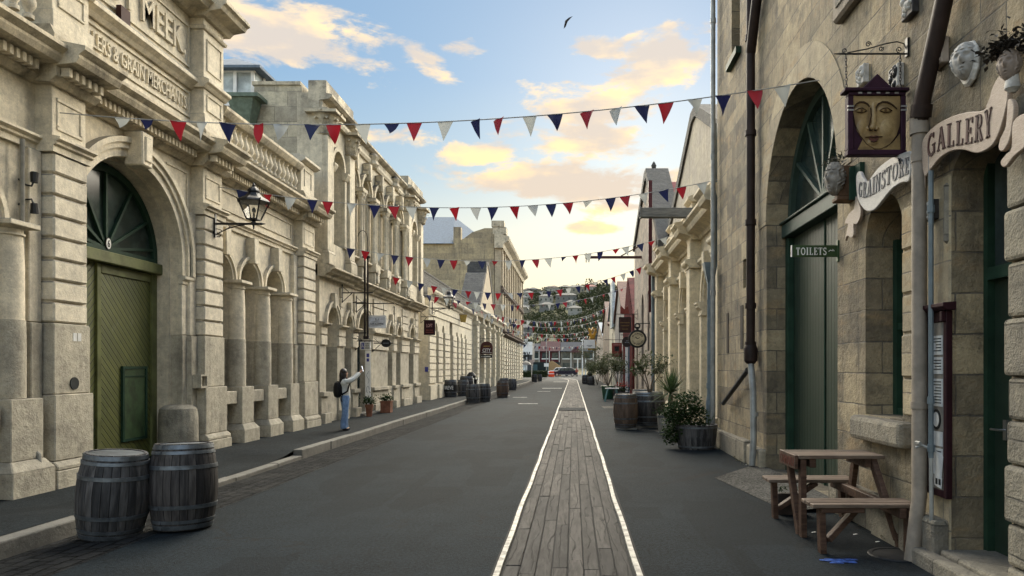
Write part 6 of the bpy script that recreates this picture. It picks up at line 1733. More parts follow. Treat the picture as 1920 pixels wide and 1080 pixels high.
# cars
def car(label, X, Y, L, h, m, face=1):
    t = thing('parked_car', label, 'car', (X, Y, 0)); t['group'] = 'cars at the junction'
    prof = [(-.5, .18), (-.5, .52), (-.46, .60), (-.28, .64), (-.16, .98), (.30, 1.0), (.44, .70), (.49, .62), (.5, .3), (.48, .18)]
    W = 1.8
    P = [(X + face * u * L, v * h) for u, v in prof]
    mb = MB(); mb.prism(P, lambda u, v, q: (u, q, v), Y - W / 2, Y + W / 2); mb.build('body', m, t, bevel=.06, seg=2)
    mb = MB(); G_ = [(-.245, .66), (-.14, .94), (.28, .95), (.40, .70), (.40, .66)]
    mb.prism([(X + face * u * L, v * h) for u, v in G_], lambda u, v, q: (u, q, v), Y - W / 2 - .012, Y - W / 2 + .02); gl = mb.build('side_window', GLASS, t)
    mb = MB()
    for u in (-.02, .17): mb.box(X + face * u * L - .05, X + face * u * L + .05, Y - W / 2 - .02, Y - W / 2 + .01, .66 * h, .96 * h)
    mb.build('pillar', m, gl)
    for u in (-.32, .32):
        for s_ in (-1, 1):
            mb = MB(); cx_ = X + face * u * L; yy = Y + s_ * (W / 2 - .08)
            mb.tube([(cx_, yy - .11, .33), (cx_, yy + .11, .33)], .33, 16); wh = mb.build('wheel', GLYPH, t)
            mb = MB(); mb.tube([(cx_, yy - .125, .33), (cx_, yy + .125, .33)], .2, 12); mb.build('rim', plain('alloy', (.5, .5, .5), .3, .8), wh)
    mb = MB(); mb.box(X - face * .5 * L - .02, X - face * .5 * L + .03, Y - W / 2 + .08, Y - W / 2 + .45, .48 * h, .58 * h); mb.build('headlight', PALEGLASS, t)
    mb = MB(); mb.box(X - .3 * L, X + .34 * L, Y - W / 2 - .02, Y - W / 2, .2 * h, .26 * h); mb.build('side_sill', ZINC, t)
    return t
car('dark navy estate car nearest at the far junction', xx(1059, 141), 141, 4.75, 1.72, plain('navy car paint', (.008, .010, .03), .18, .3))
car('white car half hidden behind the navy car', xx(1049, 146), 146, 4.6, 1.75, plain('white car paint', (.7, .7, .7), .25))
# orange barriers, signs and posts
ORG = plain('orange plastic', (.75, .07, .02), .5)
for k, (px, w, h) in enumerate(((1034, 1.1, 1.05), (1024, .5, .9))):
    X = xx(px, 133); t = thing('road_barrier', ('bright orange road barrier in front of the white car', 'smaller orange barrier beside the hedge end')[k], 'barrier', (X, 133, 0))
    mb = MB(); mb.prism([(X - w / 2, 0), (X + w / 2, 0), (X + w * .42, h), (X - w * .42, h)], lambda u, v, q: (u, q, v), 132.8, 133.2); mb.build('body', ORG, t, bevel=.05)
    mb = MB(); mb.box(X - w * .45, X + w * .45, 132.78, 132.797, h * .5, h * .62); mb.build('reflective_band', WHITE, t)
X = xx(997, 96); t = thing('give_way_sign', 'triangular give way sign on white post seen from behind', 'sign', (X, 96, 0))
mb = MB(); mb.tube([(X, 96, .0), (X, 96, 2.6)], .045, 8); mb.build('post', WHITE, t)
mb = MB(); mb.prism([(X - .42, 2.75), (X + .42, 2.75), (X, 2.02)], lambda u, v, q: (u, q, v), 95.92, 95.95); mb.build('plate', plain('grey sign back', (.42, .36, .36), .5), t)
X = xx(1024.5, 130); t = thing('street_pole', 'dark pole with a small white notice board beside the hedge', 'pole', (X, 130, 0))
mb = MB(); mb.tube([(X, 130, 0), (X, 130, 7.6)], .07, 8); mb.build('post', ZINC, t)
mb = MB(); mb.box(X - .42, X + .42, 129.85, 129.92, 1.9, 2.5); mb.build('notice_plate', WHITE, t)
X = xx(1092, 160); t = thing('street_lamp', 'white street lamp with angled arm by the far terraces', 'street lamp', (X, 160, 0))
mb = MB(); mb.tube([(X, 160, 0), (X, 160, 8.0)], [.14, .09], 8); mb.build('post', WHITE, t)
mb = MB(); mb.tube([(X, 160, 7.9), (X + .6, 160, 8.5)], .06, 6); mb.box(X - .35, X + .2, 159.8, 160.2, 7.7, 7.95); mb.build('lamp_head', WHITE, t)
for k, px in enumerate((1083, 1098)):
    X = xx(px, 165); mb = MB(); mb.tube([(X, 165, 0), (X, 165, 3.6)], .14, 8); tag(mb.build('bollard', OFFWHITE, None, loc=(X, 165, 0)), ('tall cream bollard left of the white street lamp', 'tall cream bollard right of the white street lamp')[k], 'bollard', 'tall bollards at the junction')
X = xx(1018, 155); mb = MB(); mb.box(X - 3.4, X + 3.6, 155, 157, 0, 2.9); t = mb.build('kiosk', plain('dark teal kiosk', (.02, .035, .035), .5), None, loc=(X, 155, 0)); tag(t, 'dark teal kiosk with pale posters in front of the terraces', 'kiosk')
mb = MB(); mb.box(X - 2.3, X - 1.2, 154.95, 154.99, 1.0, 2.4); mb.build('poster', plain('teal poster', (.10, .18, .20), .5), t); mb = MB(); mb.box(X + 1.0, X + 2.6, 154.95, 154.99, .8, 2.3); mb.build('poster', plain('blue poster', (.12, .22, .26), .5), t)
X = xx(1041, 152); mb = MB(); mb.prism([(X - 1.5, 0), (X + 1.3, 0), (X + 1.2, 1.9), (X + .3, 2.6), (X - .7, 3.2), (X - 1.3, 2.9)], lambda u, v, q: (u, q, v), 151.5, 153.5); tag(mb.build('timber_stall', plain('tan timber', (.30, .20, .10), .7), None, loc=(X, 152, 0)), 'tan timber stall with tilted roof between kiosk and cars', 'stall')
# person in red near the cars
def tiny_person(label, X, Y, top, legs, h=1.68):
    t = thing('person', label, 'person', (X, Y, 0))
    mb = MB(); mb.lathe([(.05, 1.42), (.055, 1.5), (.09, 1.55), (.105, 1.62), (.09, 1.7), (.03, 1.75)], (X, Y, 0), 12); mb.build('head', plain('skin far', (.35, .2, .14), .6), t, smooth=True)
    mb = MB(); mb.lathe([(.14, .82), (.17, 1.0), (.19, 1.3), (.15, 1.42), (.05, 1.46)], (X, Y, 0), 12)
    for s_ in (-1, 1): mb.tube([(X + s_ * .17, Y, 1.38), (X + s_ * .24, Y, 1.1), (X + s_ * .2, Y - .1, .85)], [.06, .05, .04], 8)
    mb.build('jacket', top, t, smooth=True)
    for s_ in (-1, 1):
        mb = MB(); mb.tube([(X + s_ * .08, Y, .86), (X + s_ * .1, Y + s_ * .06, .45), (X + s_ * .1, Y + s_ * .1, .02)], [.09, .065, .05], 8); mb.build('trouser_leg', legs, t, smooth=True)
    return t
tiny_person('person in a red top and dark trousers standing by the navy car', xx(1081.5, 137), 137, plain('rust red cloth', (.33, .10, .07), .8), GLYPH)
# hillside
def hillz(x, y):
    if y < 205: return 0.
    k = (y - 205)
    z = k * .168 * (1 - math.exp(-k / 60)) if True else 0
    z += 4.0 * math.sin(x * .035 + 1.) + 3. * math.sin(y * .03 + x * .02)
    return max(0., z * sstep(205, 260, y))
mb = MB(); nx, ny = 60, 46
for j in range(ny):
    y = 200 + 9.2 * j
    for i in range(nx):
        x = -260 + 520 * i / (nx - 1) * 1.0
        zc = hillz(x, y) if y < 520 else hillz(x, 520) - (y - 520) * .15
        mb.v.append((x, y, zc - (.3 if y < 205 else 0)))
for j in range(ny - 1):
    for i in range(nx - 1): mb.f.append((j * nx + i, j * nx + i + 1, (j + 1) * nx + i + 1, (j + 1) * nx + i))
struct(mb.build('hill', plain('hill scrub', (.10, .095, .05), .95, 0, .4, .05), smooth=True))
# houses on the hill (photo survey: centre pixel, width)
def find(px, py):
    y = 215.
    while y < 520:
        x = xx(px, y)
        if HY - (hillz(x, y) - H) * F / y <= py: return x, y, hillz(x, y)
        y += 1.
    return xx(px, 519), 519., hillz(xx(px, 519), 519)
WALLS = [plain('white weatherboard', (.30, .295, .27), .7), plain('cream weatherboard', (.24, .22, .175), .7), plain('grey weatherboard', (.15, .15, .145), .7)]
ROOFS = [plain('grey iron roof', (.065, .07, .075), .8), plain('pale iron roof', (.14, .135, .12), .8), plain('red iron roof', (.19, .06, .05), .7), plain('brown tile roof', (.09, .07, .06), .8)]
HS = [(990, 537, 16, 0, 3, 'white house with brown roof at the top left of the hill'), (1033, 541, 24, 0, 0, 'long white house on the ridge beside a round tree'), (1000, 548, 20, 2, 0, 'grey house below the ridge at the left'),
      (1038, 550, 20, 0, 3, 'white house with brown roof in the middle below the ridge'), (1080, 550, 32, 1, 1, 'wide cream house with a row of windows near the ridge'), (1060, 541, 22, 2, 1, 'low house with pale roof on the ridge line'),
      (1109, 549, 20, 0, 2, 'white house with red roof among dark trees'), (992, 560, 18, 0, 1, 'white house with pale roof at the left edge of the hill'), (982, 570, 18, 0, 0, 'tall white house lowest at the left edge'),
      (1024, 568, 26, 0, 1, 'large white house with pale roof in the centre left'), (1062, 566, 40, 2, 1, 'long grey house with pale verandah across the hill centre'), (1026, 581, 28, 2, 1, 'grey house with broad cream hipped roof'),
      (1070, 577, 18, 0, 1, 'small white house with a pale pitched roof right of centre'), (1078, 588, 26, 0, 1, 'bright white house lowest on the right of the hill'), (985, 586, 20, 1, 1, 'cream house partly hidden at the lower left'), (984, 628, 30, 2, 0, 'grey low building at the foot of the hill on the left')]
for px, py, wpx, wi, ri, lab in HS:
    x, y, z = find(px, py); w = wpx * y / F * .5; h = 2.7 + (py < 572) * .9; d = 4
    t = thing('hill_house', lab, 'house', (x, y, z)); t['group'] = 'houses on the hill'
    mb = MB(); mb.box(x - w, x + w, y - d, y + d, z - 4, z + h); mb.build('wall', WALLS[wi], t)
    mb = MB(); o_ = .5; k = min(w * .8, 3.)
    mb.add([(x - w - o_, y - d - o_, z + h), (x + w + o_, y - d - o_, z + h), (x + w + o_, y + d + o_, z + h), (x - w - o_, y + d + o_, z + h), (x - w + k, y, z + h + 1.7), (x + w - k, y, z + h + 1.7)], [(0, 1, 5, 4), (1, 2, 5), (2, 3, 4, 5), (3, 0, 4), (0, 3, 2, 1)]); mb.build('roof', ROOFS[ri], t)
    n = max(2, int(w * 2 / 2.6))
    for i in range(n):
        u = x - w + 2 * w * (i + .5) / n
        mb = MB(); mb.box(u - .5, u + .5, y - d - .06, y - d + .02, z + 1.0, z + 2.2); mb.build('window', GLASS, t)
# trees on the hill: countless crowns, one mass
mb = MB(); rg = random.Random(11)
def crown(x, y, z, R_, Hh, n):
    lobes = [(x + rg.gauss(0, R_ * .45), y + rg.gauss(0, R_ * .4), z + Hh * rg.uniform(.35, .85), R_ * rg.uniform(.35, .6)) for _ in range(5)]
    for k in range(n):
        lx, ly, lz, lr = rg.choice(lobes)
        d = Vector((rg.gauss(0, 1), rg.gauss(0, 1), rg.gauss(0, 1))).normalized() * lr * rg.uniform(.75, 1.1)
        p = Vector((lx, ly, lz)) + d
        nrm = (d.normalized() + Vector((rg.gauss(0, .5), rg.gauss(0, .5), rg.gauss(0, .5)))).normalized()
        a = nrm.orthogonal().normalized(); b = nrm.cross(a); s_ = R_ * rg.uniform(.10, .22)
        mb.add([p + a * s_, p + b * s_ * .8, p - a * s_, p - b * s_ * .8], [(0, 1, 2, 3)])
clear = [(find(px, py), wpx) for px, py, wpx, *_ in HS]
for _ in range(2600):
    y = 214 + 306 * rg.random() ** .8; px = rg.uniform(925, 1240); x = xx(px, y); z = hillz(x, y)
    R_ = rg.uniform(1.5, 2.9) * (1.35 if px > 1100 else 1.0)
    bad = False
    for (hx, hy, hz), wpx in clear:
        if abs(x - hx) < wpx * hy / F * .5 + R_ * .6 and -26 < y - hy < 7: bad = True; break
    if bad: continue
    if 255 < y < 290 and rg.random() < .6: continue
    crown(x, y, z - .5, R_, R_ * rg.uniform(1.5, 2.3), 60)
FOREST = leafmat('hillside foliage', (.010, .018, .007), (.032, .038, .016))
g = FOREST
o = mb.build('hillside_trees', FOREST); o['kind'] = 'stuff'; o['label'] = 'dense green trees and scrub between the houses on the hill'
# low autumn scrub behind the terraces
mb = MB()
for _ in range(160):
    px = rg.uniform(965, 1150); y = rg.uniform(201, 212); x = xx(px, y); R_ = rg.uniform(1.6, 2.6)
    crown(x, y, 2, R_, 8.2 + rg.uniform(-1, 1.5) - 2, 50)
    crown(x, y, 0, R_, 5, 20)
o = mb.build('scrub_belt', leafmat('russet scrub', (.028, .026, .010), (.06, .034, .016))); o['kind'] = 'stuff'; o['label'] = 'russet and green scrub rising behind the terraces'
# ------------------------------------------------------------------ barrels
HEADW = wood('barrel head planks', (.05, .046, .044), (.14, .13, .125), 'x', 2.2, .65)
def barrel_proto(wood_, hoopm, label, group, name='wine_barrel', Hh=.90, rb=.335, re=.275, n=26, tall=None):
    t = thing(name, label, 'barrel', (0, 0, 0), 0, group)
    rad = lambda v: re + (rb - re) * (1 - (2 * v - 1) ** 2)
    mb = MB(); K = 12; gap = .035
    for k in range(n):
        a0 = 2 * math.pi * (k + gap) / n; a1 = 2 * math.pi * (k + 1 - gap) / n; am = (a0 + a1) / 2
        o = len(mb.v)
        for j in range(K + 1):
            v = j / K; r = rad(v)
            for a, rr in ((a0, r), (am, r * 1.004), (a1, r), (a1, r - .025), (a0, r - .025)):
                mb.v.append((rr * math.cos(a), rr * math.sin(a), v * Hh))
        for j in range(K):
            for i in range(5): mb.f.append((o + j * 5 + i, o + j * 5 + (i + 1) % 5, o + (j + 1) * 5 + (i + 1) % 5, o + (j + 1) * 5 + i))
        mb.f.append(tuple(o + i for i in range(5))[::-1]); mb.f.append(tuple(o + K * 5 + i for i in range(5)))
    mb.lathe([(re - .03, .02), (rb - .05, Hh * .3), (rb - .045, Hh * .5), (rb - .05, Hh * .7), (re - .03, Hh * .93)], (0, 0, 0), 20)
    mb.build('staves', wood_, t, world=False)
    mb = MB(); q_ = re - .02
    for i in range(7):
        y0, y1 = -q_ + 2 * q_ * i / 7 + .003, -q_ + 2 * q_ * (i + 1) / 7 - .003
        ym = [y0 + (y1 - y0) * k / 4 for k in range(5)]; w_ = [math.sqrt(max(0, q_ * q_ - y * y)) for y in ym]
        mb.prism([(w, y) for w, y in zip(w_, ym)] + [(-w, y) for w, y in zip(w_[::-1], ym[::-1])], lambda u, v, z: (u, v, z), Hh - .075, Hh - .05)
    mb.build('barrel_head', HEADW, t, world=False)
    for va, w in ((.035, .045), (.10, .035), (.27, .042), (.73, .042), (.90, .035), (.965, .045)):
        mb = MB(); z0, z1 = va * Hh - w / 2 * 1, va * Hh + w / 2
        mb.lathe([(rad(z0 / Hh) + .001, z0), (rad(z0 / Hh) + .007, z0 + .001), (rad(z1 / Hh) + .007, z1 - .001), (rad(z1 / Hh) + .001, z1)], (0, 0, 0), 40)
        mb.box(rad(va) + .004, rad(va) + .011, -.03, .03, z0 + .004, z1 - .004)
        mb.build('hoop', hoopm, t, smooth=True, world=False)
    return t
GB = 'wine barrels along the street'
bg_ = barrel_proto(STAVE, HOOP, 'weathered grey wine barrel, left of the two by the olive door', GB)
bd_ = barrel_proto(STAVEB, HOOP, 'dark wine barrel, right of the two by the olive door', GB)
bb_ = barrel_proto(STAVEBR, HOOPD, 'brown wooden barrel standing alone at the kerb', GB)
bg_.location = (-4.60, 7.16, -.012); bg_.rotation_euler = (R(-2.0), R(-4.0), R(200)); bg_.scale = (.96, .96, .92)
bd_.location = (-4.02, 7.42, .012); bd_.rotation_euler = (R(1.5), R(-2.0), R(250)); bd_.scale = (.96, .96, .96)
bb_.location = (-3.95, 40.2, .006); bb_.scale = (1.02, 1.02, 1.04)
def bar_at(px, py, z, proto, label, s=1.0, h=1.0, rz=0.):
    Y = F * (H - z) / (py - HY); return copy_thing(proto, label, (xx(px, Y), Y, z), rz, None, (s, s, h), GB)
breve = bar_at(845, 744, .124, bg_, 'grey barrel lettered BREVE beside the low cream building', 1.06, 1.0, .4)
mb = MB(); Y_ = breve.location.y; cxx, cyy = breve.location.x, Y_
rr = .335 * 1.06 + .012
mb = MB(); add_text(mb, 'BREVE', lambda u, v, t: ((rr + t) * math.sin(u / rr), -(rr + t) * math.cos(u / rr), .40 + v), .19, .52, .001, .006, .01)
lo = mb.build('lettering', WHITE, None); lo.parent = breve; lo.rotation_euler = (0, 0, -.4 + math.atan2(-cxx, cyy) * -1.); lo.scale = (1 / 1.06, 1 / 1.06, 1)
mb = MB(); mb.lathe([(rr - .012, .33), (rr - .004, .34), (rr - .004, .66), (rr - .012, .67)], (0, 0, 0), 40); lb = mb.build('painted_band', GLYPH, breve, world=False, smooth=True); lb.scale = (1 / 1.06, 1 / 1.06, 1)
bar_at(868, 742, .124, bg_, 'grey barrel half hidden right of the BREVE barrel', 1.0, .98, 1.)
bar_at(874, 737, .124, bd_, 'big dark barrel standing behind the BREVE pair', 1.35, 1.15, .5)
bar_at(887, 755, .004, bg_, 'grey barrel at the kerb, left one of the touching pair', 1.02, .98, 2.)
bar_at(908, 753, .004, bg_, 'grey barrel at the kerb, right one of the touching pair', .98, .97, 3.)
bar_at(945, 733, .124, bg_, 'grey barrel behind the brown barrel, left of two', 1.0, .95, .7)
bar_at(961, 731, .006, bg_, 'grey barrel behind the brown barrel, right of two', .95, .92, 1.7)
bar_at(1002, 716, .004, bd_, 'larger dark barrel beside the give way sign post', 1.05, 1.0, 2.2)
bar_at(1012, 715, .004, bg_, 'smaller barrel with a white top object beside the give way sign', .85, .95, .2)
rb1 = bar_at(1173, 801, .05, bb_, 'dark brown barrel left of the big planter barrel on the right', 1.0, 1.0, 1.2)
rb2 = bar_at(1215, 797, .05, bd_, 'big dark barrel holding the olive leaved shrub on the right', 1.45, 1.04, 2.6)
bar_at(1205, 783, .05, bb_, 'dark barrel mostly hidden behind the shrub barrel', 1.1, 1.02, 2.)
bar_at(1098, 720, .006, bd_, 'dark barrel far along the right side, left of two', 1.15, 1.05, .4)
bar_at(1108, 722, .006, bd_, 'dark barrel far along the right side, right of two', 1.1, .9, 1.4)
for b in (rb1, rb2):
    X, Y = b.location.x, b.location.y; mb = MB(); s_ = .28 if b is rb1 else .4
    for q in (-1, 1): mb.box(X - s_, X + s_, Y + q * s_ * .7 - .04, Y + q * s_ * .7 + .04, .002, .049)
    tag(mb.build('timber_skid', BEAMW, None, loc=(X, Y, 0)), 'pair of timber skids under the ' + ('brown barrel on the right' if b is rb1 else 'shrub barrel on the right'), 'skid')
# ------------------------------------------------------------------ planters and plants
def half_barrel(label, X, Y, r, h, wood_=STAVE, hm=HOOP):
    t = thing('half_barrel', label, 'planter', (X, Y, 0))
    mb = MB(); n = 22
    for k in range(n):
        a0 = 2 * math.pi * (k + .03) / n; a1 = 2 * math.pi * (k + .97) / n; o = len(mb.v)
        for z, rr in ((0.004, r * .84), (h * .5, r * .95), (h, r)):
            for a, q in ((a0, 0), (a1, 0), (a1, .03), (a0, .03)): mb.v.append((X + (rr - q) * math.cos(a), Y + (rr - q) * math.sin(a), z))
        for j in range(2):
            for i in range(4): mb.f.append((o + j * 4 + i, o + j * 4 + (i + 1) % 4, o + j * 4 + 4 + (i + 1) % 4, o + j * 4 + 4 + i))
        mb.f.append((o + 8, o + 9, o + 10, o + 11))
    mb.lathe([(0, .02), (r * .82, .02), (r * .95, h * .9)], (X, Y, 0), 16)
    mb.build('staves', wood_, t)
    for v in (.12, .55, .9):
        rr = r * (.84 + .16 * v) + .004; mb = MB(); mb.lathe([(rr - .004, v * h - .018), (rr + .003, v * h - .017), (rr + .004, v * h + .017), (rr - .003, v * h + .018)], (X, Y, 0), 32); mb.build('hoop', hm, t, smooth=True)
    mb = MB(); mb.lathe([(0, h * .88), (r * .93, h * .88)], (X, Y, 0), 20); mb.build('soil', SOIL, t)
    return t
X, Y = 2.52, 14.75
half_barrel('half barrel planter at the blue grey downpipe', X, Y, .43, .50)
rg = random.Random(21)
t = thing('ivy_bush', 'dense dark green ivy spilling from the half barrel planter', 'bush', (X - .15, Y - .05, .45))
pts = []
lob = [(X - .28, Y, .78, .34), (X - .40, Y - .05, .50, .30), (X - .12, Y + .1, .92, .26), (X - .50, Y, .28, .2), (X - .02, Y - .05, .66, .26), (X - .46, Y - .1, .74, .22)]
for _ in range(2600):
    l = rg.choice(lob); d = Vector((rg.gauss(0, 1), rg.gauss(0, 1), rg.gauss(0, 1))).normalized() * l[3] * rg.uniform(.6, 1.08)
    pts.append((l[0] + d.x, l[1] + d.y, max(.04, l[2] + d.z)))
mb = MB(); leaves(mb, pts, .065, rg, asp=1.25); mb.build('foliage', IVY, t)
mb = MB()
for l in lob: mb.tube([(X - .1, Y, .42), (l[0], l[1], l[2])], [.014, .006], 5)
mb.build('stems', BARK, t)
mb = MB()
for k in range(26):
    a = rg.uniform(0, 6.28); q = Vector((X + .16 + .1 * math.cos(a), Y + .1 * math.sin(a), .45)); mb.bar(q, q + Vector((rg.uniform(-.12, .16), rg.uniform(-.1, .1), rg.uniform(.15, .36))), .006, .003)
gr = mb.build('grass_tuft', SPIKE, None, loc=(X + .16, Y, .45)); tag(gr, 'thin grass tuft in the half barrel right of the ivy', 'grass')
X, Y = 2.42, 17.9
half_barrel('pale half barrel planter holding the yucca', X, Y, .34, .50, wood('pale weathered staves', (.22, .21, .18), (.34, .32, .28), 'z', 2.2, .7))
t = thing('yucca', 'spiky yucca with long narrow blades in the pale half barrel', 'plant', (X, Y, .45))
mb = MB(); c = Vector((X, Y, 1.02))
for k in range(170):
    a = rg.uniform(0, 6.283); el = rg.uniform(-.35, 1.45); L_ = rg.uniform(.48, .74)
    d = Vector((math.cos(a) * math.cos(el), math.sin(a) * math.cos(el), math.sin(el)))
    s_ = d.cross(Vector((0, 0, 1))).normalized() * .019; droop = Vector((0, 0, -.10 * L_ * (1.2 - el)))
    m_ = c + d * L_ * .5; e = c + d * L_ + droop
    mb.add([c - s_ * .5, c + s_ * .5, m_ + s_ + Vector((0, 0, .004)), e, m_ - s_ + Vector((0, 0, .004))], [(0, 1, 2, 4), (2, 3, 4)])
mb.build('blades', SPIKE, t)
mb = MB(); mb.tube([(X, Y, .42), (X, Y, .98)], [.05, .06], 8); mb.build('trunk', BARK, t)
mb = MB(); leaves(mb, [(X - .12 + rg.gauss(0, .15), Y - .1 + rg.gauss(0, .13), .52 + abs(rg.gauss(0, .12))) for _ in range(380)], .06, rg, asp=1.6); mb.build('underplanting', IVY, t)
def shrub(label, X, Y, z0, zt, rw, nl, seed, leaf=.11, name='shrub', stems=6):
    r = random.Random(seed); t = thing(name, label, 'shrub', (X, Y, z0)); mb = MB(); pts = []
    for k in range(stems):
        a = 2 * math.pi * k / stems + r.uniform(-.4, .4); q = Vector((X, Y, z0)); d = Vector((math.cos(a) * rw * .55, math.sin(a) * rw * .55, (zt - z0) * .55)); e = q + d
        mb.tube([q, q + d * .4 + Vector((0, 0, .1 * (zt - z0))), e], [.022, .015, .010], 6)
        for j in range(4):
            a2 = a + r.uniform(-1.3, 1.3); b = e + Vector((math.cos(a2) * rw * r.uniform(.15, .5), math.sin(a2) * rw * r.uniform(.15, .5), (zt - z0) * r.uniform(.05, .42)))
            mb.tube([e, b], [.009, .005], 5)
            for _ in range(nl // (stems * 4)):
                pts.append(tuple(b + Vector((r.gauss(0, .12 * rw + .03), r.gauss(0, .12 * rw + .03), r.gauss(0, .12 * rw + .03)))))
    mb.build('stems', BARK, t)
    mb = MB(); leaves(mb, pts, leaf, r, asp=2.6); mb.build('foliage', LEAF, t)
    return t
X, Y = rb2.location.x, rb2.location.y
shrub('leggy olive leaved shrub growing from the big dark barrel', X + .05, Y, .85, 1.98, .52, 620, 5, .13)
Yg = 38.5; X = xx(1140, Yg)
t = thing('green_pot', 'tall dark green planter pot in front of the red shed', 'planter', (X, Yg, 0))
mb = MB(); mb.lathe([(.27, .004), (.36, .62), (.38, .62), (.38, .70), (.34, .70)], (X, Yg, 0), 20); mb.build('pot', plain('green glaze', (.015, .06, .035), .35), t, smooth=True)
mb = MB(); mb.lathe([(0, .66), (.34, .66)], (X, Yg, 0), 16); mb.build('soil', SOIL, t)
shrub('bushy shrub in the tall dark green pot', X, Yg, .66, 2.1, .9, 1500, 9, .16)
shrub('second airy shrub behind the dark green pot', xx(1160, 43), 43, .3, 2.5, .9, 900, 10, .17)
half_barrel('low wooden tub beneath the second airy shrub', xx(1160, 43), 43, .4, .45)
# trestle and red stool by the pot
Yg = 35.5; X = xx(1147, Yg); t = thing('trestle_stool', 'teal trestle with a white plank top by the green pot', 'trestle', (X, Yg, 0))
mb = MB(); mb.box(X - .32, X + .35, Yg - .12, Yg + .12, .62, .67); mb.build('top', WHITE, t, bevel=.008)
for q in (-1, 1):
    mb = MB(); mb.bar((X - .2, Yg + q * .08, .62), (X - .34, Yg + q * .2, 0.0), .08, .04); mb.build('leg', plain('teal paint', (.10, .19, .19), .5), t)
    mb = MB(); mb.bar((X + .22, Yg + q * .08, .62), (X + .3, Yg + q * .2, 0.0), .08, .04); mb.build('leg', plain('teal paint', (.10, .19, .19), .5), t)
Yg = 36.5; X = xx(1168, Yg); t = half_barrel('small tub with red flowers beside the teal trestle', X, Yg, .33, .42)
t = thing('flower_bush', 'small bush with red blooms in the tub by the trestle', 'plant', (X, Yg, .4)); r = random.Random(4)
mb = MB(); leaves(mb, [(X + r.gauss(0, .2), Yg + r.gauss(0, .15), .5 + abs(r.gauss(0, .18))) for _ in range(260)], .09, r, asp=1.8); mb.build('foliage', IVY, t)
mb = MB(); leaves(mb, [(X + r.gauss(0, .2), Yg + r.gauss(0, .15), .72 + abs(r.gauss(0, .1))) for _ in range(90)], .09, r, asp=1.3); mb.build('flowers', plain('red petals', (.5, .05, .04), .6), t)
for k, (px, Y_) in enumerate(((1106, 82), (1120, 62), (1110, 90))):
    X = xx(px, Y_); shrub(('leafy green street shrub far along the right by the white sign', 'shrub by the pale shed on the right', 'furthest shrub on the right side')[k], X, Y_, .2, (4.4, 2.0, 2.4)[k], (1.2, .8, 1.)[k], 900, 30 + k, .22)
# terracotta pots
def pot(label, X, Y, r, h, z=.0, sq=False):
    t = thing('terracotta_pot', label, 'pot', (X, Y, z)); mb = MB()
    if sq: mb.box(X - r, X + r, Y - r, Y + r, z, z + h); mb.box(X - r - .02, X + r + .02, Y - r - .02, Y + r + .02, z + h, z + h + .04)
    else: mb.lathe([(r * .7, 0), (r * .95, h * .75), (r * 1.08, h * .75), (r * 1.08, h), (r * .95, h), (r * .9, h * .9)], (X, Y, z), 18)
    mb.build('body', TERRA, t, smooth=not sq, bevel=.006 if sq else 0)
    mb = MB(); mb.lathe([(0, h * .9 if not sq else h + .045), (r * .9, h * .9 if not sq else h + .045)], (X, Y, z), 12); mb.build('soil', SOIL, t)
    return t
pot('small terracotta pot at the foot of the blue grey downpipe', 2.97, 15.35, .10, .20)
pot('square terracotta planter right of the dark entrance door', -6.42, 24.75, .17, .36, .12, True)
pot('terracotta pot left of the dark entrance door', -6.45, 22.75, .12, .38, .12)
for k, (X, Y_) in enumerate(((-6.42, 24.75), (-6.45, 22.75))):
    r = random.Random(k + 60); mb = MB(); leaves(mb, [(X + r.gauss(0, .1), Y_ + r.gauss(0, .1), .55 + abs(r.gauss(0, .09))) for _ in range(220)], .09, r, asp=1.8)
    tag(mb.build('pot_plant', IVY, None, loc=(X, Y_, .5)), ('leafy plant in the square terracotta planter', 'leafy plant in the terracotta pot left of the entrance')[k], 'plant')
# dark bins, tables outside the low building
for k, (px, Y_) in enumerate(((884, 46), (1106, 74))):
    X = xx(px, Y_); t = thing('planter_bin', ('black tapered planter bin outside the low building', 'low black bin by the far right barrels')[k], 'bin', (X, Y_, .12 if k == 0 else 0)); z = .12 if k == 0 else 0.
    mb = MB(); mb.lathe([(.28, 0), (.36, .75), (.40, .75), (.40, .82), (.3, .82), (0, .8)], (X, Y_, z), 12); mb.build('body', GLYPH, t)
    mb = MB(); mb.lathe([(.2, .82), (.3, 1.05), (.15, 1.25), (0, 1.3)], (X, Y_, z), 10); mb.build('lid', GLYPH, t)
for k, (px, Y_) in enumerate(((893, 45), (898, 47), (902, 49))):
    X = xx(px, Y_); t = thing('cafe_chair', ('white cafe seat nearest the black bin', 'middle white cafe seat along the low building', 'white cafe seat furthest from the black bin')[k], 'chair', (X, Y_, .12)); t['group'] = 'white cafe seats by the low building'
    mb = MB(); mb.box(X - .22, X + .22, Y_ - .22, Y_ + .22, .56, .60); mb.build('seat', OFFWHITE, t)
    mb = MB(); mb.box(X - .22, X - .18, Y_ - .22, Y_ + .22, .6, 1.02); mb.build('backrest', OFFWHITE, t)
    for a in (-.19, .19):
        for b in (-.19, .19): mb = MB(); mb.box(X + a - .015, X + a + .015, Y_ + b - .015, Y_ + b + .015, .12, .56); mb.build('leg', OFFWHITE, t)

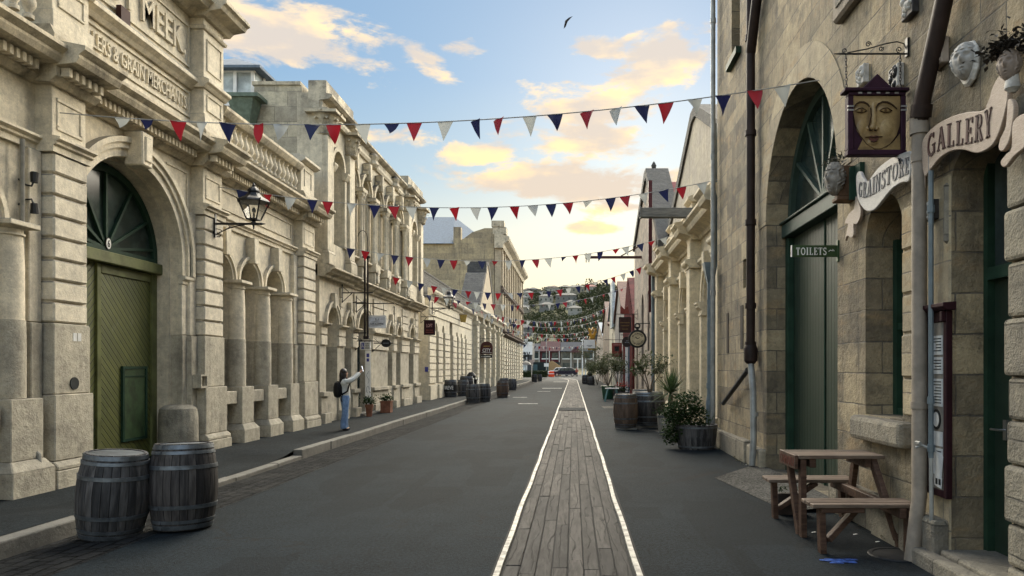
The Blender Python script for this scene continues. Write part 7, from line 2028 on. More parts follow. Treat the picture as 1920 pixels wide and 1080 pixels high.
# ------------------------------------------------------------------ lanterns
def lantern():
    t = thing('wall_lantern', 'black glazed wall lantern on the stone pier left of the triple arches', 'lantern', (0, 0, 0))
    mb = MB(); mb.box(-.02, .03, -.03, .03, -.28, .26); mb.build('wall_plate', BLACK, t, world=False)
    mb = MB(); mb.bar((0, 0, 0), (.86, 0, 0), .04); mb.tube([(.86, 0, 0), (.89, 0, 0), (.92, 0, 0), (.98, 0, 0)], [.02, .03, .018, .003], 8)
    pts = [(.03, 0, -.22), (.12, 0, -.17), (.25, 0, -.10), (.42, 0, -.045), (.58, 0, -.02)]; mb.tube(pts, .012, 6)
    mb.tube([(.25, 0, -.10), (.30, 0, -.055), (.27, 0, -.03)], .009, 6); mb.tube([(.05, 0, -.26), (.1, 0, -.27), (.12, 0, -.23)], .010, 6); mb.tube([(.03, 0, -.1), (.1, 0, -.115), (.16, 0, -.15)], .008, 6)
    mb.build('bracket', BLACK, t, world=False)
    c = .75
    mb = MB(); mb.lathe([(.012, -.11), (.02, -.03), (.05, -.02), (.05, .03), (.03, .05), (.06, .07), (.11, .08)], (c, 0, 0), 8); mb.build('base_socket', BLACK, t, world=False)
    b0, b1, z0, z1 = .095, .205, .09, .46
    bo = [(c - b0, -b0, z0), (c + b0, -b0, z0), (c + b0, b0, z0), (c - b0, b0, z0)]; to = [(c - b1, -b1, z1), (c + b1, -b1, z1), (c + b1, b1, z1), (c - b1, b1, z1)]
    mb = MB()
    for i in range(4):
        mb.bar(bo[i], to[i], .02); mb.bar(bo[i], bo[(i + 1) % 4], .022); mb.bar(to[i], to[(i + 1) % 4], .026)
        a = Vector(to[i]); mb.bar(a, a + (a - Vector((c, 0, z1))) * .10 + Vector((0, 0, .035)), .016)
    mb.build('frame', BLACK, t, world=False)
    lg, nt_, b_ = mat('lantern glass'); b_.inputs['Roughness'].default_value = .05; b_.inputs['Transmission Weight'].default_value = .9; b_.inputs['Base Color'].default_value = (.9, .9, .86, 1); b_.inputs['IOR'].default_value = 1.05
    mb = MB(); q = .985
    for i in range(4):
        j = (i + 1) % 4
        A = [Vector((c, 0, 0)) + (Vector(p) - Vector((c, 0, 0))) * 1 for p in (bo[i], bo[j], to[j], to[i])]
        mb.add([(c + (p.x - c) * q, p.y * q, p.z) for p in A], [(0, 1, 2, 3)])
    mb.build('glass', lg, t, world=False)
    mb = MB(); mb.lathe([(.31, .45), (.28, .49), (.17, .56), (.12, .62), (.095, .66), (.12, .665), (.115, .69), (.085, .73), (.05, .76), (.025, .78), (.035, .80), (.018, .83), (.0, .87)], (c, 0, 0), 8); mb.build('canopy', BLACK, t, world=False)
    mb = MB(); mb.tube([(c, 0, .10), (c, 0, .22)], .02, 6); mb.lathe([(.0, .22), (.035, .25), (.04, .30), (.0, .35)], (c, 0, 0), 8); mb.build('burner', plain('pale burner', (.6, .58, .5), .4), t, world=False)
    t.location = (-6.85, 13.74, 4.40); t['group'] = 'black wall lanterns on the left side'
    return t
l0 = lantern(); l0.scale = (1, 1, .92)
for lab, loc, s_ in (('black lantern on the low rusticated building beside the hanging basket sign', (-6.85, 34.9, 4.55), 1.1), ('black lantern on the tall warehouse nearest the arched sign', (-6.8, 69.5, 5.1), 1.4), ('black lantern at the far corner of the tall warehouse', (-6.8, 88, 4.6), 1.4)):
    copy_thing(l0, lab, loc, 0, None, (s_, s_, s_))
# small floodlights on the first building
for k, (py, d) in enumerate(((337, 1), (385, -1))):
    Y_ = 9.25; z = zz(py, Y_); t = thing('floodlight', ('small black floodlight pointing up on the arch at far left', 'small black floodlight pointing down on the arch at far left')[k], 'floodlight', (-7.1, Y_, z)); t['group'] = 'floodlights on the left arch'
    mb = MB(); mb.tube([(-7.1, Y_ - .04, z), (-7.02, Y_ - .02, z - .07 * d), (-6.96, Y_, z - .08 * d), (-6.94, Y_ + .01, z - .02 * d)], .012, 6); mb.build('bracket', BLACK, t)
    mb = MB(); mb.tube([(-6.94, Y_ + .02, z - .03 * d), (-6.94, Y_ + .03, z + .10 * d)], [.042, .05], 10); mb.build('housing', BLACK, t)
# ------------------------------------------------------------------ hanging signs along both sides
def arm(mb, wx, x1, Y, z, side):
    mb.bar((wx, Y, z), (x1, Y, z), .03); s_ = -side
    mb.bar((wx, Y, z + .25), (wx, Y, z - .3), .03); mb.bar((wx, Y, z - .28), (wx + s_ * .3, Y, z), .018); mb.bar((wx, Y, z + .2), (wx + s_ * .22, Y, z), .014)
def hang(label, px0, px1, py0, py1, Y, wx, m, pz=None, name='hanging_sign', th=.03, frame=None, shape=None, text=(), gap=.08, cat='sign', armx=None):
    side = 1 if wx > 0 else -1
    xa, xb = xx(px0, Y), xx(px1, Y); z1, z0 = zz(py0, Y), zz(py1, Y); za = zz(pz, Y) if pz else z1 + gap
    t = thing(name, label, cat, ((xa + xb) / 2, Y, z0))
    mb = MB(); arm(mb, wx, armx if armx is not None else (xb + .06 if side < 0 else xa - .06), Y, za, side)
    for q in (.15, .85): x = xa + (xb - xa) * q; mb.bar((x, Y, z1), (x, Y, za), .012)
    mb.build('bracket', BLACK, t)
    mb = MB()
    if shape == 'round':
        cx_, cz_ = (xa + xb) / 2, (z0 + z1) / 2; rx, rz_ = (xb - xa) / 2, (z1 - z0) / 2
        mb.prism([(cx_ + rx * math.cos(k * .2618), cz_ + rz_ * math.sin(k * .2618)) for k in range(24)], lambda u, v, q: (u, q, v), Y - th, Y + th)
    elif shape == 'arch':
        w = (xb - xa) / 2; cx_ = (xa + xb) / 2; zs = z0 + (z1 - z0) * .55
        mb.prism([(xa, z0), (xb, z0), (xb, zs)] + [(cx_ + w * math.cos(k * math.pi / 14), zs + (z1 - zs) * math.sin(k * math.pi / 14)) for k in range(1, 14)] + [(xa, zs)], lambda u, v, q: (u, q, v), Y - th, Y + th)
    else: mb.box(xa, xb, Y - th, Y + th, z0, z1)
    mb.build('board', m, t, bevel=.006)
    if frame:
        mb = MB(); w = .05 * (xb - xa)
        mb.box(xa - w * .3, xa + w, Y - th - .012, Y - th + .01, z0, z1); mb.box(xb - w, xb + w * .3, Y - th - .012, Y - th + .01, z0, z1); mb.box(xa + w, xb - w, Y - th - .011, Y - th + .01, z1 - w, z1 + w * .3); mb.box(xa + w, xb - w, Y - th - .011, Y - th + .01, z0 - w * .3, z0 + w); mb.build('frame', frame, t)
    for (s_, uc, vc, wf, hf, tm) in text:
        mb = MB(); cx_ = xa + (xb - xa) * uc; zb = z0 + (z1 - z0) * vc
        if s_ == '-': mb.box(cx_ - (xb - xa) * wf / 2, cx_ + (xb - xa) * wf / 2, Y - th - .006, Y - th - .001, zb, zb + (z1 - z0) * hf)
        else: add_text(mb, s_, lambda u, v, q: (cx_ + u, Y - th - q, zb + v), (z1 - z0) * hf, (xb - xa) * wf, .001, .008, .012)
        mb.build('lettering', tm, t)
    return t
GREYT = plain('grey print', (.16, .17, .19), .6)
hang('white framed hanging sign with cutlery marks by the dark entrance', 690, 724, 592, 615, 22.9, -6.9, plain('pale sign board', (.60, .62, .66), .5), 569, frame=WHITE, armx=-5.7,
     text=(('-', .47, .62, .02, .2, GREYT), ('-', .42, .62, .025, .2, GREYT), ('-', .57, .62, .07, .03, GREYT), ('-', .60, .62, .02, .18, GREYT), ('-', .3, .7, .025, .05, GREYT), ('-', .75, .7, .025, .05, GREYT), ('-', .5, .47, .6, .03, GREYT), ('-', .5, .2, .5, .02, GREYT), ('CAFE & COFFEE', .5, .28, .72, .12, GLYPH)))
mb = MB(); arm(mb, -6.9, xx(700, 21.5), 21.5, zz(549, 21.5), -1); tag(mb.build('empty_bracket', BLACK, None, loc=(-6.9, 21.5, zz(549, 21.5))), 'empty black iron sign bracket left of the white hanging sign', 'bracket')
hang('white sign with blue wheelchair symbol and directions by the entrance', 676, 695, 641, 656, 22.95, -6.93, WHITE, None, gap=.03,
     text=(('ACCESS AT', .70, .68, .42, .16, GLYPH), ('REAR OF', .70, .42, .36, .16, GLYPH), ('BUILDING', .70, .16, .42, .16, GLYPH)))
Y_ = 22.95 - .033; xa = xx(677.5, Y_); xb = xx(683, Y_); mb = MB(); mb.box(xa, xb, Y_ - .006, Y_, zz(654.5, Y_), zz(642.5, Y_)); 
wt = [o for o in col.objects if o.get('label', '').startswith('white sign with blue')][0]; bl = mb.build('blue_symbol', BLUESIGN, wt)
mb = MB(); cx_, cz_ = (xa + xb) / 2, zz(650.5, Y_); mb.tube([(cx_ + .028 * math.cos(k * .6), Y_ - .009, cz_ + .028 * math.sin(k * .6)) for k in range(8)], .005, 5); mb.tube([(cx_, Y_ - .009, cz_ + .085), (cx_, Y_ - .009, cz_ + .02), (cx_ + .025, Y_ - .009, cz_ + .01), (cx_ + .04, Y_ - .009, cz_ - .03)], .006, 5); mb.lathe([(0, .0), (.01, .01), (0, .02)], (cx_, Y_ - .008, cz_ + .09), 6); mb.build('wheelchair_mark', WHITE, bl)
hang('round black sign with a pale bar right of the entrance', 715, 733, 636, 651, 24.9, -6.93, GLYPH, 643.5, 'round_sign', shape='round', text=(('-', .5, .45, .6, .10, GREYT),), gap=0)
t = thing('banner_sign', 'tall narrow white banner board with logo in the entrance doorway', 'sign', (-6.62, 23.3, .2)); Y_ = 23.3
mb = MB(); mb.box(xx(685, Y_), xx(695, Y_), Y_ - .015, Y_ + .015, .2, zz(657, Y_)); mb.build('board', WHITE, t)
mb = MB(); xm = xx(690, Y_)
for za, zb_, w in ((2.0, 2.12, .09), (1.86, 1.96, .08)): mb.box(xm - w / 2, xm + w / 2, Y_ - .019, Y_ - .0155, za, zb_)
mb.build('blue_panel', BLUESIGN, t)
mb = MB(); mb.tube([(xm + .045 * math.cos(k * .6) , Y_ - .018, .95 + .11 * math.sin(k * .6)) for k in range(9)], .007, 5); mb.tube([(xm + .04 * math.sin(k * .9), Y_ - .018, 1.15 + .05 * k) for k in range(9)], .006, 5); mb.build('script_mark', GREYT, t)
# twin-rod hoop above the entrance
mb = MB(); Y_ = 22.6
for px in (684, 689.5): mb.tube([(xx(px, Y_), Y_, zz(632, Y_)), (xx(px, Y_), Y_, zz(484, Y_))], .03, 8)
mb.lathe([(.05, 0), (.13, .03), (.13, .07), (.04, .1)], (xx(687, Y_), Y_, zz(485, Y_)), 10)
mb.tube([(xx(689, Y_), Y_, zz(480, Y_))] + [(xx(680 + 9 * math.cos(R(a)), Y_), Y_, zz(446 - 14 * math.sin(R(a)), Y_)) for a in (0, 30, 60, 90, 120, 150, 170)], .012, 6)
for z in (2.75, 3.7): mb.bar((xx(687, Y_), Y_, z), (-6.92, Y_, z), .03)
mb.box(xx(682, Y_), xx(692, Y_), Y_ - .05, Y_ + .05, zz(636, Y_), zz(630, Y_))
tag(mb.build('flue_pipe', plain('dark flue paint', (.02, .014, .014), .5), None, loc=(xx(687, Y_), Y_, 2.7)), 'pair of tall dark rods with thin hooked pipe above the entrance', 'flue pipe')
hang('maroon hanging sign lettered LOFT at the end of the arcaded building', 795, 816, 600, 628, 32.6, -6.9, MAROON, 594, text=(('LOFT', .5, .52, .55, .22, plain('faded pink letters', (.35, .2, .2), .5)), ('-', .5, .3, .6, .04, REDSIGN), ('-', .5, .16, .7, .04, REDSIGN)))
hang('maroon arched hanging sign lettered CITY on the pedimented front', 901, 924, 640, 664, 52.8, -6.85, plain('brown maroon board', (.06, .022, .02), .5), 635, shape='arch', text=(('CITY', .5, .18, .66, .26, WHITE), ('-', .5, .6, .5, .05, TAN if 0 else GOLD), ('-', .5, .1, .8, .03, OFFWHITE)))
hang('narrow dark sign board slung under the arched CITY sign', 901, 923, 666, 671, 52.78, -6.84, GLYPH, 665.4, text=(('-', .55, .35, .6, .3, OFFWHITE), ('-', .12, .3, .1, .4, OFFWHITE)), gap=0)
t = thing('hanging_banner', 'mustard coloured tapering cloth hung from a thin scroll bracket', 'banner', (xx(868, 43.5), 43.5, zz(604, 43.5))); Y_ = 43.5
mb = MB(); mb.prism([(xx(861, Y_), zz(590, Y_)), (xx(876, Y_), zz(590, Y_)), (xx(873, Y_), zz(604, Y_)), (xx(864, Y_), zz(604, Y_))], lambda u, v, q: (u, q, v), Y_ - .02, Y_ + .02); mb.build('cloth', GOLD, t)
mb = MB(); mb.bar((-6.9, Y_, zz(589, Y_)), (xx(877, Y_), Y_, zz(589, Y_)), .03); mb.tube([(-6.9, Y_, zz(578, Y_)), (xx(860, Y_), Y_, zz(580, Y_)), (xx(872, Y_), Y_, zz(588, Y_))], .012, 5); mb.build('bracket', BLACK, t)
mb = MB(); mb.box(-6.68, -6.66, 34.26, 34.28, 1.6, 1.7) if 0 else mb.box(xx(796, 34.2), xx(802, 34.2), 34.27, 34.295, zz(697, 34.2), zz(688, 34.2)); tag(mb.build('wall_sign', BLUESIGN, None, loc=(xx(799, 34.2), 34.28, zz(693, 34.2))), 'small blue sign on the grey end wall of the low building', 'sign')
hang('dark brown carved sign board in front of the red shed', 1160.5, 1183, 595, 623.5, 37, 3.3, plain('dark carved board', (.045, .022, .018), .6), 589, frame=GLYPH, armx=xx(1152, 37), text=(('-', .5, .62, .8, .05, plain('gilt line', (.14, .085, .03), .5)), ('-', .5, .42, .7, .05, plain('gilt line', (.14, .085, .03), .5)), ('-', .5, .2, .5, .05, plain('gilt line', (.14, .085, .03), .5))))
mb = MB(); Y_ = 37.0
tag(MB().prism([(xx(1163, Y_), zz(588, Y_)), (xx(1180, Y_), zz(588, Y_)), (xx(1177, Y_), zz(572, Y_)), (xx(1171, Y_), zz(580, Y_)), (xx(1163, Y_), zz(572, Y_))], lambda u, v, q: (u, q, v), Y_ - .03, Y_ + .03).build('sign_crest', REDSIGN, None, loc=(xx(1170, Y_), Y_, zz(588, Y_))), 'dull red pointed crest standing above the carved sign board', 'crest')
hang('dull red hanging sign with a small dark picture on the right side', 1147, 1166, 643, 670, 44, 3.25, REDSIGN, 637, armx=xx(1133, 44), text=(('-', .5, .42, .46, .34, GLYPH), ('-', .5, .55, .10, .12, OFFWHITE), ('-', .5, .84, .74, .05, plain('pink line', (.4, .2, .18), .5)), ('-', .5, .14, .7, .05, plain('pink line', (.4, .2, .18), .5))))
hang('dark round sign behind the pocket watch sign', 1166, 1185, 631, 651, 35.0, 3.3, plain('dark disc', (.03, .022, .022), .5), 628, 'round_sign', shape='round', text=(('-', .5, .4, .4, .08, GREYT), ('-', .5, .55, .2, .08, GREYT)))
hang('white hanging sign with a line drawing by the far sheds', 1094.5, 1116, 637, 653, 80, 3.35, WHITE, 635, text=(('-', .5, .3, .5, .05, GREYT), ('-', .5, .2, .3, .05, GREYT)))
# pocket watch sign
Yc = 31.0; cx_, cz_ = xx(1195, Yc), zz(635.5, Yc); k_ = Yc / F
t = thing('pocket_watch_sign', 'round pocket watch shaped sign with cream dial on the pinkish storehouse', 'sign', (cx_, Yc, cz_))
mb = MB(); mb.tube([(cx_, Yc - .07, cz_), (cx_, Yc + .07, cz_)], 17 * k_, 36); mb.build('case', GLYPH, t, bevel=.01)
mb = MB(); mb.tube([(cx_, Yc - .08, cz_), (cx_, Yc - .06, cz_)], 13.2 * k_, 36); mb.build('dial', plain('cream dial', (.50, .42, .27), .5), t)
mb = MB(); mb.tube([(cx_ + 4.5 * k_ * math.cos(a * .4), Yc, cz_ + 24.5 * k_ + 4.5 * k_ * math.sin(a * .4)) for a in range(17)], .035, 6); mb.box(cx_ - .05, cx_ + .05, Yc - .03, Yc + .03, cz_ + 17 * k_, cz_ + 23 * k_); mb.build('crown_ring', GLYPH, t)
mb = MB(); mb.bar((cx_ - .02, Yc, cz_ + 29 * k_), (3.3, Yc, cz_ + 29 * k_), .03); mb.bar((3.3, Yc, cz_ + 33 * k_), (3.3, Yc, cz_ + 20 * k_), .03); mb.build('bracket', BLACK, t)
mb = MB()
for s_, a0, sg in (('BUCALIES', 90, -1), ('THE PIECES', 270, 1)):
    r_ = 8.7 * k_ if sg < 0 else 11.6 * k_
    wd = {8: 2.35, 10: 2.6}[len(s_)] * 10 * k_
    add_text(mb, s_, lambda u, v, q: (cx_ + ((r_ + v * (1 if sg < 0 else -1)) * math.cos(R(a0) + sg * u / (10 * k_))), Yc - .08 - q, cz_ + (r_ + v * (1 if sg < 0 else -1)) * math.sin(R(a0) + sg * u / (10 * k_))), 2.9 * k_, wd, .001, .006, .02)
mb.build('lettering', GLYPH, t)
mb = MB(); mb.bar((cx_, Yc - .088, cz_), (cx_ - 4 * k_, Yc - .088, cz_ + 3.5 * k_), .035, .01, (0, 1, 0)); mb.bar((cx_, Yc - .086, cz_), (cx_ + 4 * k_, Yc - .086, cz_ + 2.5 * k_), .03, .01, (0, 1, 0)); mb.build('hands', GLYPH, t)
# yellow sculpture on the long shed
Y_ = 92; t = thing('yellow_sculpture', 'tall yellow twisted metal sculpture fixed high at the far right', 'sculpture', (xx(1110, Y_), Y_, 4)); mb = MB(); r = random.Random(6)
def yp(px, py): return (xx(px, Y_), Y_, zz(py, Y_))
mb.tube([yp(1106, 655), yp(1104, 645), yp(1108, 634), yp(1107, 624), yp(1104, 615)], [.18, .24, .22, .2, .12], 8)
mb.tube([yp(1113, 655), yp(1115, 644), yp(1112, 633), yp(1115, 624), yp(1117, 616)], [.18, .24, .22, .2, .12], 8)
mb.tube([yp(1104, 616), yp(1109, 622), yp(1113, 614)], [.14, .24, .14], 8); mb.tube([yp(1102, 628), yp(1110, 629), yp(1119, 622)], [.1, .2, .1], 8); mb.tube([yp(1102, 655), yp(1109, 653), yp(1118, 655)], [.16, .28, .16], 8)
mb.build('figure', YELLOW, t, smooth=True)
mb = MB(); mb.bar(yp(1109, 654), (3.4, Y_, zz(654, Y_)), .12); mb.bar(yp(1110, 630), (3.4, Y_, zz(630, Y_)), .1); mb.build('bracket', BLACK, t)

# ------------------------------------------------------------------ bunting
flag_cache = {}
def flag_mesh(w, h, var):
    key = (round(w, 3), round(h, 3), var)
    if key in flag_cache: return flag_cache[key]
    r = random.Random(var * 13 + 5); me = bpy.data.meshes.new('flag'); V, Fc = [], []; n = 4
    tw = r.uniform(-.6, .6); bl = r.uniform(-.2, .2); sk = r.uniform(-.16, .16); sh = 1.0 if var != 6 else .5
    for j in range(n + 1):
        q = j / n
        for i in range(n + 1):
            u = (i / n - .5) * w * (1 - q) + sk * h * q * q
            V.append((u, tw * u * q * 2 + bl * h * math.sin(q * 1.7) + .03 * h * math.sin(u / w * 9), -h * q * sh))
    for j in range(n):
        for i in range(n): Fc.append((j * (n + 1) + i, j * (n + 1) + i + 1, (j + 1) * (n + 1) + i + 1, (j + 1) * (n + 1) + i))
    me.from_pydata(V, [], Fc); [setattr(p, 'use_smooth', True) for p in me.polygons]
    flag_cache[key] = me; return me
flag_mats = {}
def bunting(label, A, B, sag, n, c0, w, h, s0=.06, s1=.97):
    A, B = Vector(A), Vector(B); t = thing('bunting', label, 'bunting', A, 0, 'strings of triangular flags across the street')
    P = lambda q: A.lerp(B, q) - Vector((0, 0, sag * 4 * q * (1 - q)))
    mb = MB(); mb.tube([P(i / 40) for i in range(41)], .006 + .00012 * A.y, 5); mb.build('cord', plain('pale cord', (.30, .30, .29), .8), t)
    r = random.Random(int(A.y * 10))
    for i in range(n):
        q = s0 + (s1 - s0) * (i + r.uniform(-.14, .14)) / (n - 1); c = (c0 + i) % 3; var = r.choice((1, 2, 3, 4, 5, 1, 2, 3, 4, 5, 6))
        base = flag_mesh(w, h, var); key = (base.name, c)
        if key not in flag_mats:
            m_ = base.copy(); m_.name = 'flag'; m_.materials.append(FLAGS[c]); flag_mats[key] = m_
        o = bpy.data.objects.new('flag', flag_mats[key]); col.objects.link(o); o.parent = t
        p = P(q); d = (P(q + .01) - P(q - .01)); o.location = p - A
        o.rotation_euler = (r.uniform(-.3, .3), -math.atan2(d.z, math.hypot(d.x, d.y)) + r.uniform(-.06, .06), math.atan2(d.y, d.x) + r.choice((r.uniform(-.3, .3), r.uniform(-.75, .75))))
    return t
bunting('bunting string nearest the viewer crossing above the GALLERY side', (-6.86, 9.62, 5.06), (3.1, 9.05, 5.27), .33, 25, 0, .205, .255, .088, .955)
bunting('bunting string second from the viewer, from the lantern pier', (-6.88, 13.95, 5.16), (3.1, 15.4, 5.68), .50, 24, 1, .23, .27, .05, .96)
bunting('bunting string third from the viewer, by the twin rods', (-6.9, 21.3, 5.24), (3.3, 23.8, 6.03), .62, 24, 1, .25, .30, .03, .97)
bunting('bunting string fourth from the viewer, ending on the pinkish storehouse', (-6.9, 26.8, 5.1), (3.3, 33, 6.36), .95, 25, 2, .26, .31, .03, .97)
bunting('bunting string fifth from the viewer, starting at the end of the arcaded building', (-6.9, 32.2, 5.0), (3.25, 44, 6.6), .80, 26, 1, .27, .33, .03, .97)
bunting('bunting string sixth from the viewer, starting on the low building', (-6.9, 36.5, 5.3), (3.3, 66, 7.3), 1.35, 30, 1, .30, .36, .03, .97)
bunting('bunting string seventh from the viewer, below the dark gable coping', (-6.9, 45, 5.4), (3.3, 84, 8.2), 1.1, 30, 2, .34, .42)
bunting('bunting string eighth from the viewer, from the pedimented front', (-6.9, 53, 5.5), (3.3, 88, 7.6), .95, 28, 0, .34, .42)
bunting('bunting string ninth from the viewer, above the red barriers', (-6.9, 62, 5.3), (3.4, 98, 7.1), .85, 26, 0, .36, .44)
bunting('bunting string tenth from the viewer, between warehouse and long shed', (-6.9, 72, 5.3), (3.4, 105, 6.6), .7, 26, 2, .36, .44)
bunting('lowest and furthest bunting string before the junction', (-6.9, 84, 4.6), (3.4, 107, 5.4), .6, 24, 0, .36, .44)
# ------------------------------------------------------------------ picnic table
pt = thing('picnic_table', 'small brown timber picnic table with OAMARU carved on its end board', 'picnic table', (2.62, 7.2, 0))
def planks(name, x0, x1, y0, y1, z, n, th=.035, sk=.03, m=TABLET):
    mb = MB()
    for i in range(n):
        a = y0 + (y1 - y0) * i / n + .004; b = y0 + (y1 - y0) * (i + 1) / n - .004; e = rnd.uniform(-.008, .008)
        mb.box(x0 + e - sk * (a - y0), x1 + e, a, b, z - th, z + rnd.uniform(-.002, .002))
    return mb.build(name, m, pt, bevel=.006)
planks('tabletop', 2.19, 3.03, 6.98, 7.52, .80, 5)
planks('bench', 2.10, 3.03, 6.30, 6.62, .455, 3)
planks('bench', 2.10, 3.03, 7.70, 8.02, .455, 3)
mb = MB(); mb.box(2.150, 2.182, 6.985, 7.52, .665, .803); eb = mb.build('end_board', TABLEW, pt, bevel=.004)
mb = MB(); add_text(mb, 'OAMARU', lambda u, v, t: (2.150 - t, 7.25 - u, .69 + v), .085, .44, .0, .003, .012); mb.build('lettering', plain('burnt lettering', (.10, .03, .02), .7), eb)
def leg(a, b, w=.055, h=.09, name='leg', m=TABLEW, up=(0, 1, 0)):
    mb = MB(); mb.bar(a, b, w, h, up); return mb.build(name, m, pt, bevel=.005)
leg((2.235, 7.03, .76), (2.245, 7.04, 0)); leg((2.225, 7.45, .76), (2.245, 7.14, 0.)); leg((2.93, 7.06, .76), (3.0, 6.60, 0), .055, .09); leg((2.93, 7.46, .76), (2.97, 7.80, 0))
leg((2.20, 6.40, .42), (2.22, 6.42, 0)); leg((2.20, 7.90, .42), (2.22, 7.92, 0)); leg((2.96, 6.36, .42), (2.98, 6.40, 0)); leg((2.96, 7.96, .42), (2.98, 7.96, 0))
leg((2.26, 6.40, .12), (2.62, 6.55, .42), .05, .08, 'brace'); leg((2.26, 7.90, .12), (2.62, 7.75, .42), .05, .08, 'brace')
mb = MB(); mb.box(2.18, 2.56, 6.32, 6.40, .375, .418); mb.box(2.86, 2.92, 6.30, 8.02, .33, .418); mb.build('cross_rail', TABLEW, pt, bevel=.005)
mb = MB(); mb.box(2.30, 2.36, 7.0, 7.50, .68, .762); mb.build('tabletop_batten', TABLEW, pt, bevel=.005); mb = MB(); mb.box(2.84, 2.90, 7.0, 7.50, .68, .762); mb.build('tabletop_batten', TABLEW, pt, bevel=.005)
t = thing('wall_planter', 'low dark planter box against the wall under the picnic table', 'planter', (2.6, 8.0, 0)); mb = MB(); mb.box(2.30, 2.62, 7.98 + .1, 8.16, 0, .24); mb.build('box', plain('dark box', (.05, .04, .035), .8), t, bevel=.006)
mb = MB(); leaves(mb, [(rnd.uniform(2.32, 2.6), rnd.uniform(8.09, 8.15), .26 + abs(rnd.gauss(0, .03))) for _ in range(70)], .04, rnd); mb.build('plants', IVY, t)
# litter and weeds along the wall
mb = MB(); r = random.Random(12)
for _ in range(46): 
    y = r.uniform(6.0, 15.5); leaves(mb, [(2.97 + r.gauss(0, .04), y + r.gauss(0, .06), .01 + abs(r.gauss(0, .02))) for _ in range(5)], .04, r)
w_ = mb.build('wall_foot_weeds', leafmat('dry weeds', (.05, .06, .025), (.10, .09, .05))); w_['kind'] = 'stuff'; w_['label'] = 'small weeds and dry leaves at the foot of the stone wall'
mb = MB()
for px, py in ((1525, 999), (1645, 1017), (1603, 1003), (1642, 995), (1400, 872)):
    Y_ = F * H / (py - HY); X = xx(px, Y_); mb = MB(); mb.add([(X - .02, Y_ - .015, .006), (X + .025, Y_ - .01, .012), (X + .02, Y_ + .02, .008), (X - .015, Y_ + .014, .005)], [(0, 1, 2, 3)])
    tag(mb.build('litter', PAPER, None, loc=(X, Y_, 0)), {1525: 'paper scrap left of the near bench leg', 1645: 'white scrap nearest the downpipe foot', 1603: 'tiny scrap under the near bench', 1642: 'white scrap beside the right bench leg', 1400: 'white scrap on the pavement by the brown downpipe'}[px], 'litter')
# ------------------------------------------------------------------ bird
Y_ = 30.; c = Vector((xx(1062, Y_), Y_, zz(41, Y_))); t = None
mb = MB(); k_ = Y_ / F
mb.tube([c + Vector((-2.5 * k_, 0, -5 * k_)), c + Vector((-1 * k_, 0, -1 * k_)), c + Vector((.6 * k_, 0, 2 * k_)), c + Vector((2 * k_, 0, 4 * k_))], [.01, .05, .055, .012], 8)
for tip, m_ in ((c + Vector((-5 * k_, -.05, -14 * k_)), c + Vector((-3 * k_, .05, -7 * k_))), (c + Vector((12 * k_, .05, 12 * k_)), c + Vector((6 * k_, -.02, 7 * k_)))):
    d = Vector((.05, 0, -.02)); b0 = c + Vector((0, 0, 1.5 * k_)); mb.add([b0 - d, b0 + d, m_ + d * .8, tip, m_ - d * .6, b0 - d + Vector((0, .012, 0)), b0 + d + Vector((0, .012, 0)), m_ + d * .8 + Vector((0, .012, 0)), m_ - d * .6 + Vector((0, .012, 0))], [(0, 1, 2, 4), (4, 2, 3), (5, 8, 7, 6), (8, 3, 7), (0, 4, 8, 5), (1, 6, 7, 2), (4, 3, 8), (2, 7, 3)])
tag(mb.build('bird', plain('dark plumage', (.02, .02, .022), .7), None, smooth=True, loc=c), 'small dark bird gliding high over the street', 'bird')
# ------------------------------------------------------------------ woman photographing
PX, PY, PZ = -5.60, 17.65, .122
fw = Vector((.90, .43, 0)).normalized(); rt = Vector((fw.y, -fw.x, 0))
PS = .945
def W(a, b, z): return Vector((PX, PY, PZ)) + fw * (a * PS) + rt * (b * PS) + Vector((0, 0, z * PS))
def skin_obj(name, verts, edges, m, parent, sub=2, root=0):
    me = bpy.data.meshes.new(name); off = Vector((PX, PY, PZ)) if parent else Vector((0, 0, 0))
    me.from_pydata([tuple(W(*v[:3]) - Vector((PX, PY, PZ))) for v in verts], edges, [])
    o = bpy.data.objects.new(name, me); col.objects.link(o); me.materials.append(m)
    s_ = o.modifiers.new('skin', 'SKIN'); s_.use_smooth_shade = True
    if not me.skin_vertices: raise RuntimeError('no skin layer')
    for i, v in enumerate(verts):
        sv = me.skin_vertices[0].data[i]; rr = v[3] if isinstance(v[3], tuple) else (v[3], v[3]); sv.radius = (rr[0] * PS, rr[1] * PS); sv.use_root = (i == root)
    b = o.modifiers.new('sub', 'SUBSURF'); b.levels = sub; b.render_levels = sub
    if parent: o.parent = parent
    else: o.location = (PX, PY, PZ)
    return o
SKIN = plain('skin', (.42, .25, .17), .5, 0, .08)
V = [(0, 0, .84, .11), (0, 0, 1.0, .10), (.01, 0, 1.18, .11), (.0, 0, 1.30, .06), (.005, 0, 1.36, .042), (-.01, 0, 1.44, .075), (-.035, 0, 1.52, .07)]
E = [(0, 1), (1, 2), (2, 3), (3, 4), (4, 5), (5, 6)]
def add(v, to): V.append(v); E.append((to, len(V) - 1)); return len(V) - 1
chin = add((.075, 0, 1.43, .026), 5); nose = add((.088, 0, 1.485, .012), 5)
